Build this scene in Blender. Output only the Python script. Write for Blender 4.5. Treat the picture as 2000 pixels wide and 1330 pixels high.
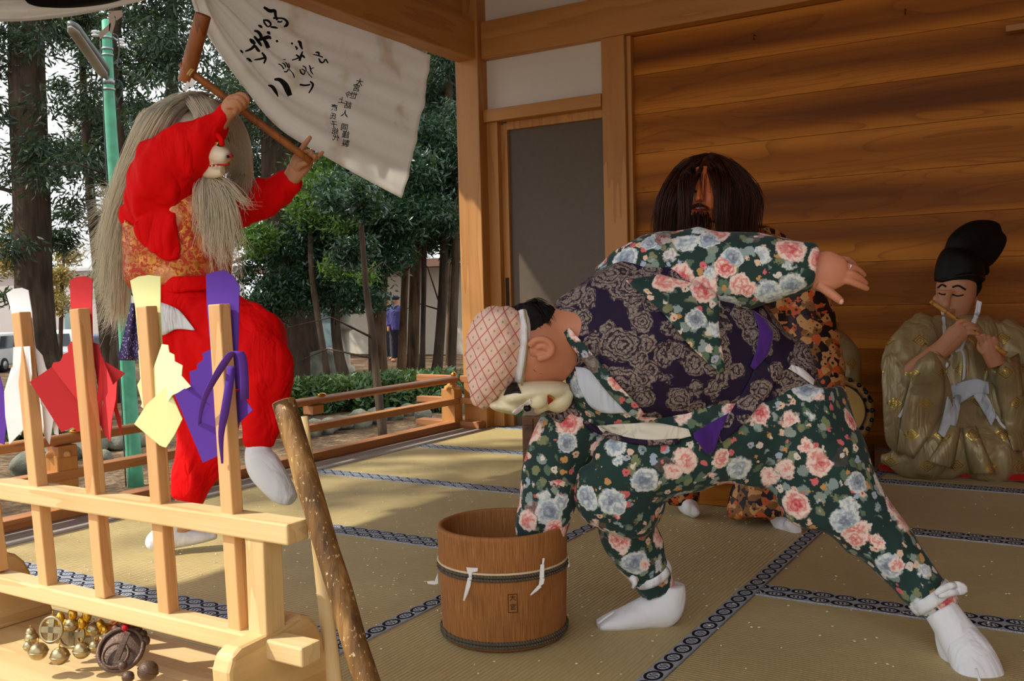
import bpy, bmesh, math, random
import numpy as np
from mathutils import Vector, Matrix, noise

for _o in list(bpy.data.objects):
    bpy.data.objects.remove(_o, do_unlink=True)
SC = bpy.context.scene
COL = SC.collection
PI = math.pi

# ------------------------------------------------------------------ camera
F = 1852.937                      # focal length in pixels of the 2000 px wide frame
PITCH, ROLL, YAW = -0.04766372, -0.02420755, -0.5494127
CAM = np.array([0.0, 0.0, 0.9])   # metres above the tatami
FW = np.array([math.sin(YAW) * math.cos(PITCH), math.cos(YAW) * math.cos(PITCH), math.sin(PITCH)])
_r0 = np.array([math.cos(YAW), -math.sin(YAW), 0.0])
_u0 = np.cross(_r0, FW)
RT = math.cos(ROLL) * _r0 + math.sin(ROLL) * _u0
UP = -math.sin(ROLL) * _r0 + math.cos(ROLL) * _u0
cd = bpy.data.cameras.new('camera')
cd.sensor_width = 36.0
cd.lens = F / 2000 * 36
cd.clip_end = 300
cam = bpy.data.objects.new('camera', cd)
COL.objects.link(cam)
cam.matrix_world = Matrix(((RT[0], UP[0], -FW[0], CAM[0]), (RT[1], UP[1], -FW[1], CAM[1]),
                           (RT[2], UP[2], -FW[2], CAM[2]), (0, 0, 0, 1)))
SC.camera = cam

# ------------------------------------------------------------------ world, sun, exposure
w = bpy.data.worlds.new('sky'); SC.world = w; w.use_nodes = True
bg = w.node_tree.nodes['Background']
bg.inputs['Color'].default_value = (0.96, 0.98, 1.0, 1)
bg.inputs['Strength'].default_value = 1.38
sd = bpy.data.lights.new('sun_offscreen', 'SUN'); sd.energy = 4.7; sd.angle = 0.012; sd.color = (1.0, 0.95, 0.86)
sun = bpy.data.objects.new('sun_offscreen', sd); COL.objects.link(sun)
SUN_DIR = Vector((-0.56, -0.46, 0.80)).normalized()      # towards the sun
sun.rotation_euler = SUN_DIR.to_track_quat('Z', 'Y').to_euler()
SC.view_settings.view_transform = 'Standard'
SC.view_settings.look = 'None'
SC.view_settings.gamma = 1.0
SC.view_settings.exposure = 0.15
SC.view_settings.use_curve_mapping = False

# ------------------------------------------------------------------ measuring helpers
def ray(px, py):
    return RT * ((px - 1000) / F) - UP * ((py - 665) / F) + FW
def at(px, py, d):
    """point seen at a photo pixel, d metres deep"""
    return CAM + ray(px, py) * d
def gz(px, py, z=0.0):
    v = ray(px, py); return CAM + v * ((z - CAM[2]) / v[2])
def ay(px, py, Y):
    v = ray(px, py); return CAM + v * (Y / v[1])
def ax(px, py, X):
    v = ray(px, py); return CAM + v * (X / v[0])
def dep(P):
    return float((np.array(P) - CAM) @ FW)

# ------------------------------------------------------------------ material helpers
class NT:
    def __init__(s, name):
        s.m = bpy.data.materials.new(name); s.m.use_nodes = True
        s.t = s.m.node_tree; s.p = s.t.nodes['Principled BSDF']; s.o = s.t.nodes['Material Output']
    def n(s, typ, ins=None, **kw):
        nd = s.t.nodes.new('ShaderNode' + typ)
        for k, v in kw.items(): setattr(nd, k, v)
        if ins:
            for k, v in ins.items(): s.set(nd.inputs[k], v)
        return nd
    def set(s, sock, v):
        if isinstance(v, bpy.types.NodeSocket): s.t.links.new(v, sock)
        elif isinstance(v, (tuple, list)) and len(v) == 3 and sock.type == 'RGBA': sock.default_value = (*v, 1)
        else: sock.default_value = v
    def coord(s, kind='Object'):
        return s.n('TexCoord').outputs[kind]
    def mapping(s, vec, scale=(1, 1, 1), rot=(0, 0, 0), loc=(0, 0, 0)):
        return s.n('Mapping', {'Vector': vec, 'Scale': scale, 'Rotation': rot, 'Location': loc}).outputs[0]
    def noise(s, vec, scale, detail=3, rough=.55, dist=0.0):
        return s.n('TexNoise', {'Vector': vec, 'Scale': scale, 'Detail': detail, 'Roughness': rough, 'Distortion': dist})
    def vor(s, vec, scale, feature='F1', rnd=1.0, dim='3D'):
        return s.n('TexVoronoi', {'Vector': vec, 'Scale': scale, 'Randomness': rnd}, feature=feature, voronoi_dimensions=dim)
    def math(s, op, a, b=0.0, c=0.0, clamp=False):
        nd = s.n('Math', operation=op, use_clamp=clamp)
        s.set(nd.inputs[0], a); s.set(nd.inputs[1], b); s.set(nd.inputs[2], c)
        return nd.outputs[0]
    def vmath(s, op, a, b=(0, 0, 0)):
        nd = s.n('VectorMath', operation=op); s.set(nd.inputs[0], a); s.set(nd.inputs[1], b)
        return nd.outputs[0]
    def ramp(s, fac, stops, interp='LINEAR'):
        nd = s.n('ValToRGB'); cr = nd.color_ramp; cr.interpolation = interp
        while len(cr.elements) > 1: cr.elements.remove(cr.elements[-1])
        for i, (p, c) in enumerate(stops):
            e = cr.elements[0] if i == 0 else cr.elements.new(p)
            e.position = p; e.color = (*c, 1) if len(c) == 3 else c
        s.set(nd.inputs[0], fac); return nd.outputs[0]
    def mix(s, fac, a, b, blend='MIX'):
        nd = s.n('Mix', data_type='RGBA', blend_type=blend)
        s.set(nd.inputs[0], fac); s.set(nd.inputs[6], a); s.set(nd.inputs[7], b); return nd.outputs[2]
    def step(s, v, edge, soft=.02):
        nd = s.n('MapRange', {'Value': v, 'From Min': edge - soft, 'From Max': edge + soft}); return nd.outputs[0]
    def bump(s, h, strength=.3, dist=.01):
        nd = s.n('Bump', {'Height': h, 'Strength': strength, 'Distance': dist})
        s.t.links.new(nd.outputs[0], s.p.inputs['Normal'])
    def out(s, color=None, rough=.6, metal=0.0, spec=.3, **kw):
        if color is not None: s.set(s.p.inputs['Base Color'], color)
        s.set(s.p.inputs['Roughness'], rough); s.set(s.p.inputs['Metallic'], metal)
        s.p.inputs['Specular IOR Level'].default_value = spec
        for k, v in kw.items(): s.set(s.p.inputs[k.replace('_', ' ')], v)
        return s.m

def srgb(r, g, b):
    f = lambda c: (c / 255 / 12.92) if c / 255 <= .04045 else ((c / 255 + .055) / 1.055) ** 2.4
    return (f(r), f(g), f(b))

def plain(name, col, rough=.6, metal=0.0, var=.12, scale=12, bump=0.0, spec=.3, **kw):
    t = NT(name); c = t.coord(); n = t.noise(c, scale, 4)
    k = t.n('MapRange', {'Value': n.outputs[0], 'From Min': .3, 'From Max': .7, 'To Min': 1 - var, 'To Max': 1 + var}).outputs[0]
    colr = t.mix(1.0, col, t.n('CombineColor', {'Red': k, 'Green': k, 'Blue': k}).outputs[0], 'MULTIPLY')
    if bump: t.bump(t.noise(c, scale * 4, 4).outputs[0], bump, .01)
    return t.out(colr, rough, metal, spec, **kw)

def wood(name, lo, hi, axis='X', scale=1.0, rough=.45, rings=9, bump=.15, spec=.4, knots=0.0, per_obj=True):
    """straight grained wood, grain along axis (object coordinates)"""
    t = NT(name); c = t.coord()
    if per_obj:
        oi = t.n('ObjectInfo').outputs['Random']
        off = t.n('CombineXYZ', {'X': t.math('MULTIPLY', oi, 37.0), 'Y': t.math('MULTIPLY', oi, 19.0), 'Z': t.math('MULTIPLY', oi, 53.0)}).outputs[0]
        c = t.vmath('ADD', c, off)
    st = {'X': (.09, 1, 1), 'Y': (1, .09, 1), 'Z': (1, 1, .09)}[axis]
    c2 = t.mapping(c, tuple(x * scale for x in st))
    n1 = t.noise(c2, 3.0, 3, .5)
    wv = t.math('FRACT', t.math('MULTIPLY', n1.outputs[0], rings))
    wv = t.math('POWER', wv, 2.2)
    st2 = tuple(.25 * x if x < 1 else x for x in st)
    fine = t.noise(t.mapping(c, tuple(x * scale for x in st2)), 85, 3, .6)
    big = t.noise(c2, 1.3, 2)
    v = t.math('ADD', t.math('MULTIPLY', wv, .45), t.math('MULTIPLY', fine.outputs[0], .45))
    v = t.math('ADD', v, t.math('MULTIPLY', t.math('SUBTRACT', big.outputs[0], .5), .9))
    colr = t.ramp(v, [(.0, hi), (.35, tuple(.65 * a + .35 * b for a, b in zip(hi, lo))), (.9, lo)])
    if knots:
        kv = t.vor(t.mapping(c, tuple(.35 if x < 1 else x for x in st)), 5.5, rnd=1.0)
        colr = t.mix(t.math('MULTIPLY', t.math('SUBTRACT', 1.0, t.step(kv.outputs['Distance'], .07, .05)), knots), colr, tuple(.35 * x for x in lo))
    t.bump(fine.outputs[0], bump, .003)
    return t.out(colr, rough, spec=spec)

# ------------------------------------------------------------------ geometry helpers
class G:
    """collects vertices and faces of one part"""
    def __init__(s): s.v = []; s.f = []; s.uv = {}
    def add(s, v, f):
        o = len(s.v); s.v += [tuple(map(float, x)) for x in v]; s.f += [tuple(i + o for i in q) for q in f]; return s
    def box(s, c, sz, R=None):
        h = np.array(sz) / 2; c = np.array(c, float)
        P = [np.array((x, y, z)) * h for z in (-1, 1) for y in (-1, 1) for x in (-1, 1)]
        if R is not None: P = [np.array(R) @ p for p in P]
        return s.add([c + p for p in P], [(0, 2, 3, 1), (4, 5, 7, 6), (0, 1, 5, 4), (2, 6, 7, 3), (0, 4, 6, 2), (1, 3, 7, 5)])
    def bar(s, a, b, w, h, up=(0, 0, 1)):
        """rectangular bar from a to b, w across, h along up"""
        a = np.array(a, float); b = np.array(b, float); t = b - a; L = np.linalg.norm(t); t /= L
        sd = np.cross(t, np.array(up, float)); sd /= np.linalg.norm(sd); u = np.cross(sd, t)
        return s.box((a + b) / 2, (L, w, h), np.column_stack((t, sd, u)))
    def tube(s, path, rad, n=12, ry=None, ref=None, cap=True, twist=0.0):
        """tube along path; rad = half width (list or number), ry = half thickness towards ref"""
        P = [np.array(p, float) for p in path]; m = len(P)
        ra = rad if hasattr(rad, '__len__') else [rad] * m
        rb = ra if ry is None else (ry if hasattr(ry, '__len__') else [ry] * m)
        vs = []; last = None
        for i in range(m):
            t = P[min(i + 1, m - 1)] - P[max(i - 1, 0)]; t /= (np.linalg.norm(t) + 1e-12)
            if ref is not None:
                sd = np.cross(t, np.array(ref, float))
            elif last is None:
                k = np.array((0, 0, 1.0)) if abs(t[2]) < .9 else np.array((1.0, 0, 0)); sd = np.cross(t, k)
            else:
                sd = last - t * (last @ t)
            if np.linalg.norm(sd) < 1e-6: sd = last if last is not None else np.array((1.0, 0, 0))
            sd /= np.linalg.norm(sd)
            if last is not None and sd @ last < 0: sd = -sd
            last = sd; nn = np.cross(sd, t)
            for k in range(n):
                a = 2 * PI * k / n + twist * i
                vs.append(P[i] + sd * ra[i] * math.cos(a) + nn * rb[i] * math.sin(a))
        fs = []
        for i in range(m - 1):
            for k in range(n):
                k2 = (k + 1) % n
                fs.append((i * n + k, i * n + k2, (i + 1) * n + k2, (i + 1) * n + k))
        if cap:
            fs.append(tuple(range(n - 1, -1, -1))); fs.append(tuple(range((m - 1) * n, m * n)))
        return s.add(vs, fs)
    def ball(s, c, r, n=14, m=9, R=None):
        r = np.array(r if hasattr(r, '__len__') else (r, r, r), float); c = np.array(c, float)
        M = np.eye(3) if R is None else np.array(R)
        vs = [c + M @ (r * (0, 0, 1))]
        for i in range(1, m):
            a = PI * i / m
            for k in range(n):
                b = 2 * PI * k / n; vs.append(c + M @ (r * (math.sin(a) * math.cos(b), math.sin(a) * math.sin(b), math.cos(a))))
        vs.append(c + M @ (r * (0, 0, -1)))
        fs = [(0, 1 + k, 1 + (k + 1) % n) for k in range(n)]
        for i in range(m - 2):
            for k in range(n):
                k2 = (k + 1) % n; o = 1 + i * n
                fs.append((o + k, o + n + k, o + n + k2, o + k2))
        e = len(vs) - 1; o = 1 + (m - 2) * n
        fs += [(o + (k + 1) % n, o + k, e) for k in range(n)]
        return s.add(vs, fs)
    def lathe(s, c, prof, n=24, axis=(0, 0, 1)):
        """profile [(radius, height)] turned about axis through c"""
        a = Vector(axis).normalized(); q = Vector((0, 0, 1)).rotation_difference(a).to_matrix()
        M = np.array(q); c = np.array(c, float)
        vs = [c + M @ np.array((r * math.cos(2 * PI * k / n), r * math.sin(2 * PI * k / n), h)) for r, h in prof for k in range(n)]
        fs = [(i * n + k, i * n + (k + 1) % n, (i + 1) * n + (k + 1) % n, (i + 1) * n + k) for i in range(len(prof) - 1) for k in range(n)]
        return s.add(vs, fs)
    def prism(s, pts, ext):
        """flat outline (3-D points) extruded by vector ext"""
        n = len(pts); e = np.array(ext, float); P = [np.array(p, float) for p in pts]
        return s.add(P + [p + e for p in P], [tuple(range(n - 1, -1, -1)), tuple(range(n, 2 * n))] +
                     [(i, (i + 1) % n, n + (i + 1) % n, n + i) for i in range(n)])
    def sheet(s, rows, thick=0.0):
        """grid of points; thick > 0 makes a closed slab"""
        R, C = len(rows), len(rows[0]); P = np.array(rows, float)
        if thick <= 0:
            return s.add(P.reshape(-1, 3), [(i * C + j, i * C + j + 1, (i + 1) * C + j + 1, (i + 1) * C + j) for i in range(R - 1) for j in range(C - 1)])
        du = np.gradient(P, axis=1); dv = np.gradient(P, axis=0); nn = np.cross(du, dv)
        nn /= np.linalg.norm(nn, axis=2, keepdims=True) + 1e-12
        A = (P + nn * thick / 2).reshape(-1, 3); B = (P - nn * thick / 2).reshape(-1, 3); N = R * C
        fs = []
        for i in range(R - 1):
            for j in range(C - 1):
                a, b, c, d = i * C + j, i * C + j + 1, (i + 1) * C + j + 1, (i + 1) * C + j
                fs.append((a, b, c, d)); fs.append((N + d, N + c, N + b, N + a))
        for j in range(C - 1):
            fs.append((j + 1, j, N + j, N + j + 1)); q = (R - 1) * C + j; fs.append((q, q + 1, N + q + 1, N + q))
        for i in range(R - 1):
            a, b = i * C, (i + 1) * C; fs.append((a, b, N + b, N + a)); a, b = i * C + C - 1, (i + 1) * C + C - 1; fs.append((b, a, N + a, N + b))
        return s.add(np.vstack((A, B)), fs)
    def mesh(s, name):
        me = bpy.data.meshes.new(name); me.from_pydata(s.v, [], s.f); me.update(); return me
    def obj(s, name, mat, parent=None, smooth=False, bevel=0.0, angle=None):
        me = s.mesh(name); return place(name, me, mat, parent, smooth, bevel)

def place(name, me, mat, parent=None, smooth=False, bevel=0.0):
    if mat is not None and len(me.materials) == 0: me.materials.append(mat)
    if smooth: me.polygons.foreach_set('use_smooth', [True] * len(me.polygons))
    o = bpy.data.objects.new(name, me); COL.objects.link(o)
    if parent is not None: attach(o, parent)
    if bevel:
        b = o.modifiers.new('edge', 'BEVEL'); b.width = bevel; b.segments = 2; b.limit_method = 'ANGLE'; b.angle_limit = .6
    return o

def world_of(o):
    M = Matrix.Translation(o.location) @ o.rotation_euler.to_matrix().to_4x4()
    return (world_of(o.parent) @ o.matrix_parent_inverse @ M) if o.parent else M
def attach(o, parent):
    o.parent = parent; o.matrix_parent_inverse = world_of(parent).inverted()

def thing(name, label, cat, loc=(0, 0, 0), group=None):
    o = bpy.data.objects.new(name, None); o.empty_display_size = .1; COL.objects.link(o); o.location = tuple(map(float, loc))
    return tag(o, label, cat, group)
def tag(o, label=None, cat=None, group=None, kind=None):
    if label: o['label'] = label
    if cat: o['category'] = cat
    if group: o['group'] = group
    if kind: o['kind'] = kind
    return o
def struct(o): o['kind'] = 'structure'; return o

def voxel(g, name, mat, parent=None, vox=.012, smooth=6, fold=None, sm_fac=.5):
    """union of overlapping closed shapes as one continuous surface"""
    me = g.mesh(name + '_src'); o = bpy.data.objects.new('tmp', me); COL.objects.link(o)
    r = o.modifiers.new('r', 'REMESH'); r.mode = 'VOXEL'; r.voxel_size = vox; r.adaptivity = 0
    if smooth:
        s = o.modifiers.new('s', 'SMOOTH'); s.iterations = smooth; s.factor = sm_fac
    dg = bpy.context.evaluated_depsgraph_get(); ev = o.evaluated_get(dg)
    nm = bpy.data.meshes.new_from_object(ev); nm.name = name
    bpy.data.objects.remove(o, do_unlink=True); bpy.data.meshes.remove(me)
    if fold:                              # cloth folds: (amplitude, scale, stretch vector)
        amp, sc, st = fold
        n = len(nm.vertices); co = np.empty(n * 3); nm.vertices.foreach_get('co', co); co = co.reshape(-1, 3)
        no = np.empty(n * 3); nm.vertices.foreach_get('normal', no); no = no.reshape(-1, 3)
        q = co * np.array(st) * sc
        h = np.array([.55 - 1.9 * abs(noise.noise(Vector(x))) + .55 * noise.noise(Vector(x * 2.3)) for x in q])
        nm.vertices.foreach_set('co', (co + no * (h * amp)[:, None]).ravel()); nm.update()
    return place(name, nm, mat, parent, True)

def join_meshes(name, objs, mat, parent=None):
    """merge separate meshes (same part) into one object"""
    bm = bmesh.new()
    for o in objs:
        bm.from_mesh(o.data)
    me = bpy.data.meshes.new(name); bm.to_mesh(me); bm.free()
    for o in objs: bpy.data.objects.remove(o, do_unlink=True)
    return place(name, me, mat, parent, True)

def bez(pts, n=24):
    """smooth Catmull-Rom path through points of any dimension"""
    P = [np.array(p, float) for p in pts]; P = [2 * P[0] - P[1]] + P + [2 * P[-1] - P[-2]]
    out = []; m = len(P) - 3
    for i in range(n):
        u = i / (n - 1) * m; k = min(int(u), m - 1); t = u - k
        a, b, c, d = P[k:k + 4]
        out.append(.5 * ((2 * b) + (c - a) * t + (2 * a - 5 * b + 4 * c - d) * t * t + (3 * b - a - 3 * c + d) * t ** 3))
    return out

def limb(g, pts, n=16, seg=20, flat=.8):
    """pts: (px, py, depth, half width in px [, thickness ratio]) -> smooth closed tube"""
    q = [p if len(p) == 5 else (*p, flat) for p in pts]
    B = bez(q, seg)
    path = [at(b[0], b[1], b[2]) for b in B]; ra = [max(b[3], .5) * b[2] / F for b in B]; rb = [r * b[4] for r, b in zip(ra, B)]
    return g.tube(path, ra, n, rb, ref=FW)
# ================================================================== MATERIALS OF THE STAGE
HINOKI = wood('hinoki_post', srgb(164, 106, 48), srgb(200, 144, 78), 'Z', 1.4, .5, 7)
HINOKI_Y = wood('hinoki_beam_y', srgb(164, 106, 48), srgb(200, 144, 78), 'Y', 1.4, .5, 7)
HINOKI_X = wood('hinoki_beam_x', srgb(164, 106, 48), srgb(200, 144, 78), 'X', 1.4, .5, 7)
RAILW = wood('rail_wood', srgb(146, 90, 48), srgb(192, 132, 80), 'Y', 1.6, .5, 7)
RAILX = wood('rail_wood_x', srgb(146, 90, 48), srgb(192, 132, 80), 'X', 1.6, .5, 7)
GREYW = wood('weathered_deck', srgb(120, 112, 104), srgb(168, 160, 150), 'Y', 2.0, .7, 9)
PLASTER = plain('white_plaster', srgb(222, 214, 200), .85, var=.03, scale=3, bump=.04)
DIRT = None

def plank_mat():
    t = NT('cedar_plank'); c = t.coord()
    oi = t.n('ObjectInfo').outputs['Random']
    off = t.n('CombineXYZ', {'X': t.math('MULTIPLY', oi, 41.0), 'Y': t.math('MULTIPLY', oi, 7.0), 'Z': t.math('MULTIPLY', oi, 23.0)}).outputs[0]
    c = t.vmath('ADD', c, off)
    m = t.mapping(c, (.28, 1, 2.6))
    n1 = t.noise(m, 1.7, 2, .45, .6)
    ring = t.math('FRACT', t.math('MULTIPLY', n1.outputs[0], 13.0))
    line = t.math('SUBTRACT', 1.0, t.step(ring, .13, .12))
    broad = t.noise(t.mapping(c, (.12, 1, 3.2)), 1.6, 2, .5)
    fine = t.noise(t.mapping(c, (.03, 1, 1.3)), 110, 3, .6)
    zz = t.n('SeparateXYZ', {'Vector': t.coord()}).outputs[2]
    f = t.math('FRACT', t.math('DIVIDE', t.math('SUBTRACT', 4.675, zz), .2425))          # across one board: pale sapwood edges, darker heart
    heart = t.math('SINE', t.math('MULTIPLY', f, PI))
    bv = t.math('SUBTRACT', t.math('ADD', .62, t.math('MULTIPLY', t.math('SUBTRACT', broad.outputs[0], .5), 1.5)), t.math('MULTIPLY', heart, .22))
    base = t.ramp(bv, [(.2, srgb(112, 62, 18)), (.45, srgb(166, 98, 26)), (.7, srgb(206, 132, 44))])
    base = t.mix(t.math('MULTIPLY', line, .38), base, srgb(98, 50, 18))
    base = t.mix(t.math('MULTIPLY', fine.outputs[0], .22), base, srgb(104, 56, 22))
    t.bump(fine.outputs[0], .08, .002)
    return t.out(base, .55, spec=.18)
PLANK = plank_mat()

def tatami_mat_m(name, a, b):
    t = NT(name); c = t.coord()
    sx = t.n('SeparateXYZ', {'Vector': c})
    rib = t.math('ABSOLUTE', t.math('SINE', t.math('MULTIPLY', sx.outputs[1], PI / .0125)))
    weave = t.math('ABSOLUTE', t.math('SINE', t.math('MULTIPLY', sx.outputs[0], PI / .003)))
    n = t.noise(t.mapping(c, (6, 60, 1)), 3, 4, .6); n2 = t.noise(c, 2.2, 3)
    v = t.math('ADD', t.math('MULTIPLY', n.outputs[0], .6), t.math('MULTIPLY', n2.outputs[0], .45))
    col = t.ramp(v, [(.2, b), (.75, a)])
    h = t.math('ADD', t.math('POWER', rib, .6), t.math('MULTIPLY', weave, .25))
    t.bump(h, .55, .004)
    return t.out(col, .55, spec=.35, Sheen_Weight=.15)
TATAMI = tatami_mat_m('straw', srgb(200, 178, 114), srgb(156, 136, 78))
TATAMI2 = TATAMI

def border_m():
    t = NT('tatami_brocade'); sx = t.n('SeparateXYZ', {'Vector': t.coord()})
    x, y = sx.outputs[0], sx.outputs[1]
    u = t.math('DIVIDE', t.math('SUBTRACT', t.math('FRACT', t.math('DIVIDE', x, .063)), .5), .47)
    v = t.math('DIVIDE', y, .0215)
    e = t.math('SQRT', t.math('ADD', t.math('MULTIPLY', u, u), t.math('MULTIPLY', v, v)))
    ring = t.math('MULTIPLY', t.step(e, .68, .03), t.math('SUBTRACT', 1.0, t.step(e, 1.02, .03)))
    inside = t.math('SUBTRACT', 1.0, t.step(e, .68, .03))
    marks = t.step(t.math('SINE', t.math('ADD', t.math('MULTIPLY', u, 16.0), t.math('MULTIPLY', t.math('SINE', t.math('MULTIPLY', v, 7.0)), 1.2))), .25, .2)
    inner = t.math('MULTIPLY', t.math('MULTIPLY', inside, marks), t.math('SUBTRACT', 1.0, t.step(e, .56, .05)))
    speck = t.step(t.noise(t.coord(), 420, 2).outputs[0], .55, .04)
    base = t.mix(t.math('MULTIPLY', speck, .55), srgb(172, 180, 192), srgb(40, 48, 62))
    base = t.mix(inside, base, srgb(180, 188, 198))
    k = t.math('MAXIMUM', ring, inner)
    return t.out(t.mix(k, base, srgb(18, 20, 30)), .8, spec=.15)
BORDER = border_m()

# ================================================================== GROUND AND STAGE FLOOR
def ground_m():
    t = NT('forest_floor'); c = t.coord()
    n = t.noise(c, 1.3, 6, .65); n2 = t.noise(c, 14, 5, .7)
    col = t.ramp(t.math('ADD', t.math('MULTIPLY', n.outputs[0], .5), t.math('MULTIPLY', n2.outputs[0], .5)),
                 [(.35, srgb(52, 40, 30)), (.5, srgb(92, 74, 56)), (.62, srgb(140, 118, 92)), (.7, srgb(176, 160, 132))])
    t.bump(n2.outputs[0], .6, .05); return t.out(col, .95, spec=.1)
GROUND = ground_m()
def zgr(x): return -.75 - 1.2 * min(max((-x - 20) / 10, 0), 1)      # the yard drops to the parking place
g = G()
N = 56
rows = []
for i in range(N + 1):
    rows.append([(-90 + 140 * j / N, -25 + 110 * i / N, zgr(-90 + 140 * j / N) - .03 * noise.noise(Vector((j * .7, i * .9, 0)))) for j in range(N + 1)])
g.sheet(rows); struct(g.obj('floor_ground', GROUND, smooth=True))

g = G(); g.box((-.35, 2.75, -.115), (6.75, 5.9, .10))
floor = struct(g.obj('floor', plain('subfloor_wood', srgb(110, 80, 50), .7), bevel=.004))
g = G(); g.box((-.35, 2.75, -.46), (6.3, 5.4, .58)); struct(g.obj('wall_stage_base', plain('stage_base', srgb(120, 110, 98), .8)))

XL, XA, XB, XC, XD = -3.49, -1.68, -.848, .962, 2.77
YS = [.05, .96, 1.868, 2.775, 3.69, 4.60, 5.46]
BW = .050
_mm = {}
def mat_piece(x0, x1, y0, y1, along):
    L, W = (x1 - x0, y1 - y0) if along == 'X' else (y1 - y0, x1 - x0)
    key = (round(L, 3), round(W, 3), along)
    if key not in _mm:
        a = G(); a.box((0, 0, -.0325), (L - .004, W - .004, .061)); ma = a.mesh('tatami_mat')
        b = G(); b.box((0, 0, -.03), (L - .003, BW, .064)); mb = b.mesh('border')
        ma.materials.append(TATAMI if along == 'X' else TATAMI2); mb.materials.append(BORDER); _mm[key] = (ma, mb, W)
    ma, mb, W = _mm[key]
    o = bpy.data.objects.new('tatami_mat', ma); COL.objects.link(o)
    o.location = ((x0 + x1) / 2, (y0 + y1) / 2, 0); o.rotation_euler = (0, 0, 0 if along == 'X' else PI / 2); attach(o, floor)
    for s in (-1, 1):
        e = bpy.data.objects.new('border', mb); COL.objects.link(e); e.parent = o; e.location = (0, s * (W / 2 - BW / 2 - .001), 0)
for i in range(6):
    mat_piece(XL, XA, YS[i], YS[i + 1], 'X')
    mat_piece(XB, XC, YS[i], YS[i + 1], 'X')
    mat_piece(XC, XD, YS[i], YS[i + 1], 'X')
for a, b in ((.96 - .91, .96), (.96, 2.775), (2.775, 4.60)):
    mat_piece(XA, XB, a, b, 'Y')
mat_piece(XA, XB, 4.60, 5.46, 'Y')
g = G(); g.box((-3.62, 2.72, -.033), (.25, 5.56, .066)); b = g.obj('edge_board', GREYW, floor, bevel=.004)

# ================================================================== BACK WALL
YW = 5.53
wall = struct(G().add([], []).obj('wall_back', None))
bpy.data.objects.remove(wall, do_unlink=True)
g = G(); g.box((-.3, YW + .10, 1.62), (6.6, .10, 3.4)); wall = struct(g.obj('wall_back', PLASTER))
def wpart(name, x0, x1, z0, z1, y0, mat, bevel=.003, y1=YW + .06):
    q = G(); q.box(((x0 + x1) / 2, (y0 + y1) / 2, (z0 + z1) / 2), (x1 - x0, y1 - y0, z1 - z0)); return q.obj(name, mat, wall, bevel=bevel)
wpart('corner_post', -3.715, -3.53, -.06, 3.3, 5.41, HINOKI, .006)
wpart('middle_post', -2.645, -2.485, -.02, 2.50, 5.475, HINOKI, .005)
wpart('wall_beam', -3.53, 3.0, 2.496, 2.746, 5.455, HINOKI_X, .006)
wpart('plaster_panel', -3.53, 3.0, 2.746, 3.3, 5.52, PLASTER, 0)
wpart('plaster_panel', -3.53, -2.645, 2.155, 2.496, 5.52, PLASTER, 0)
wpart('door_lintel', -3.53, -2.645, 2.075, 2.157, 5.46, HINOKI_X, .004)
wpart('bead', -2.485, -2.455, -.02, 2.496, 5.505, HINOKI, .004)
for k in range(-1, 10):
    z1 = 2.25 - .2425 * k; z0 = max(z1 - .2425 + .0018, 0.001); z1 = min(z1, 2.4955)
    if z1 - z0 < .01: continue
    q = G(); q.box((.27, 5.565, (z0 + z1) / 2), (5.45, .035, z1 - z0)); q.obj('plank', PLANK, wall, bevel=.0012)
a = ay(1966, 58, 5.53)
q = G(); q.bar((a[0], 5.50, 2.185), (a[0] + .45, 5.50, 2.185), .07, .032); q.obj('bracket_shelf', HINOKI_X, wall, bevel=.003)
for px, py in ((1474, 73), (1769, 23)):
    c = ay(px, py, 5.53); q = G(); q.tube(bez([c + (0, .01, .012), c + (0, -.02, .01), c + (0, -.028, -.008), c + (0, -.012, -.016), c + (0, -.006, -.004)], 12), .003, 6)
    q.obj('hook', plain('brass_hook', srgb(120, 80, 40), .4, .8), wall, True)

# sliding door
DOORP = plain('door_panel', srgb(96, 84, 70), .5, var=.05, scale=30, spec=.3)
DARKW = wood('door_frame', srgb(164, 106, 48), srgb(200, 144, 78), 'Z', 1.5, .5)
door = struct(G().box((-3.02, 5.585, 1.03), (.78, .03, 2.06)).obj('door_1', DOORP, bevel=.002))
def dpart(name, x0, x1, z0, z1, y0, y1, mat):
    q = G(); q.box(((x0 + x1) / 2, (y0 + y1) / 2, (z0 + z1) / 2), (x1 - x0, y1 - y0, z1 - z0)); return q.obj(name, mat, door, bevel=.002)
dpart('door_jamb', -3.53, -3.445, 0, 2.075, 5.50, 5.60, HINOKI)
dpart('door_stile', -3.445, -3.395, 0, 2.06, 5.545, 5.60, DARKW)
dpart('door_top_rail', -3.395, -2.645, 2.02, 2.075, 5.54, 5.60, DARKW)
pl = dpart('finger_pull', -3.432, -3.408, .78, 1.02, 5.538, 5.552, plain('pull_metal', srgb(40, 34, 28), .4, .6))

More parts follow.
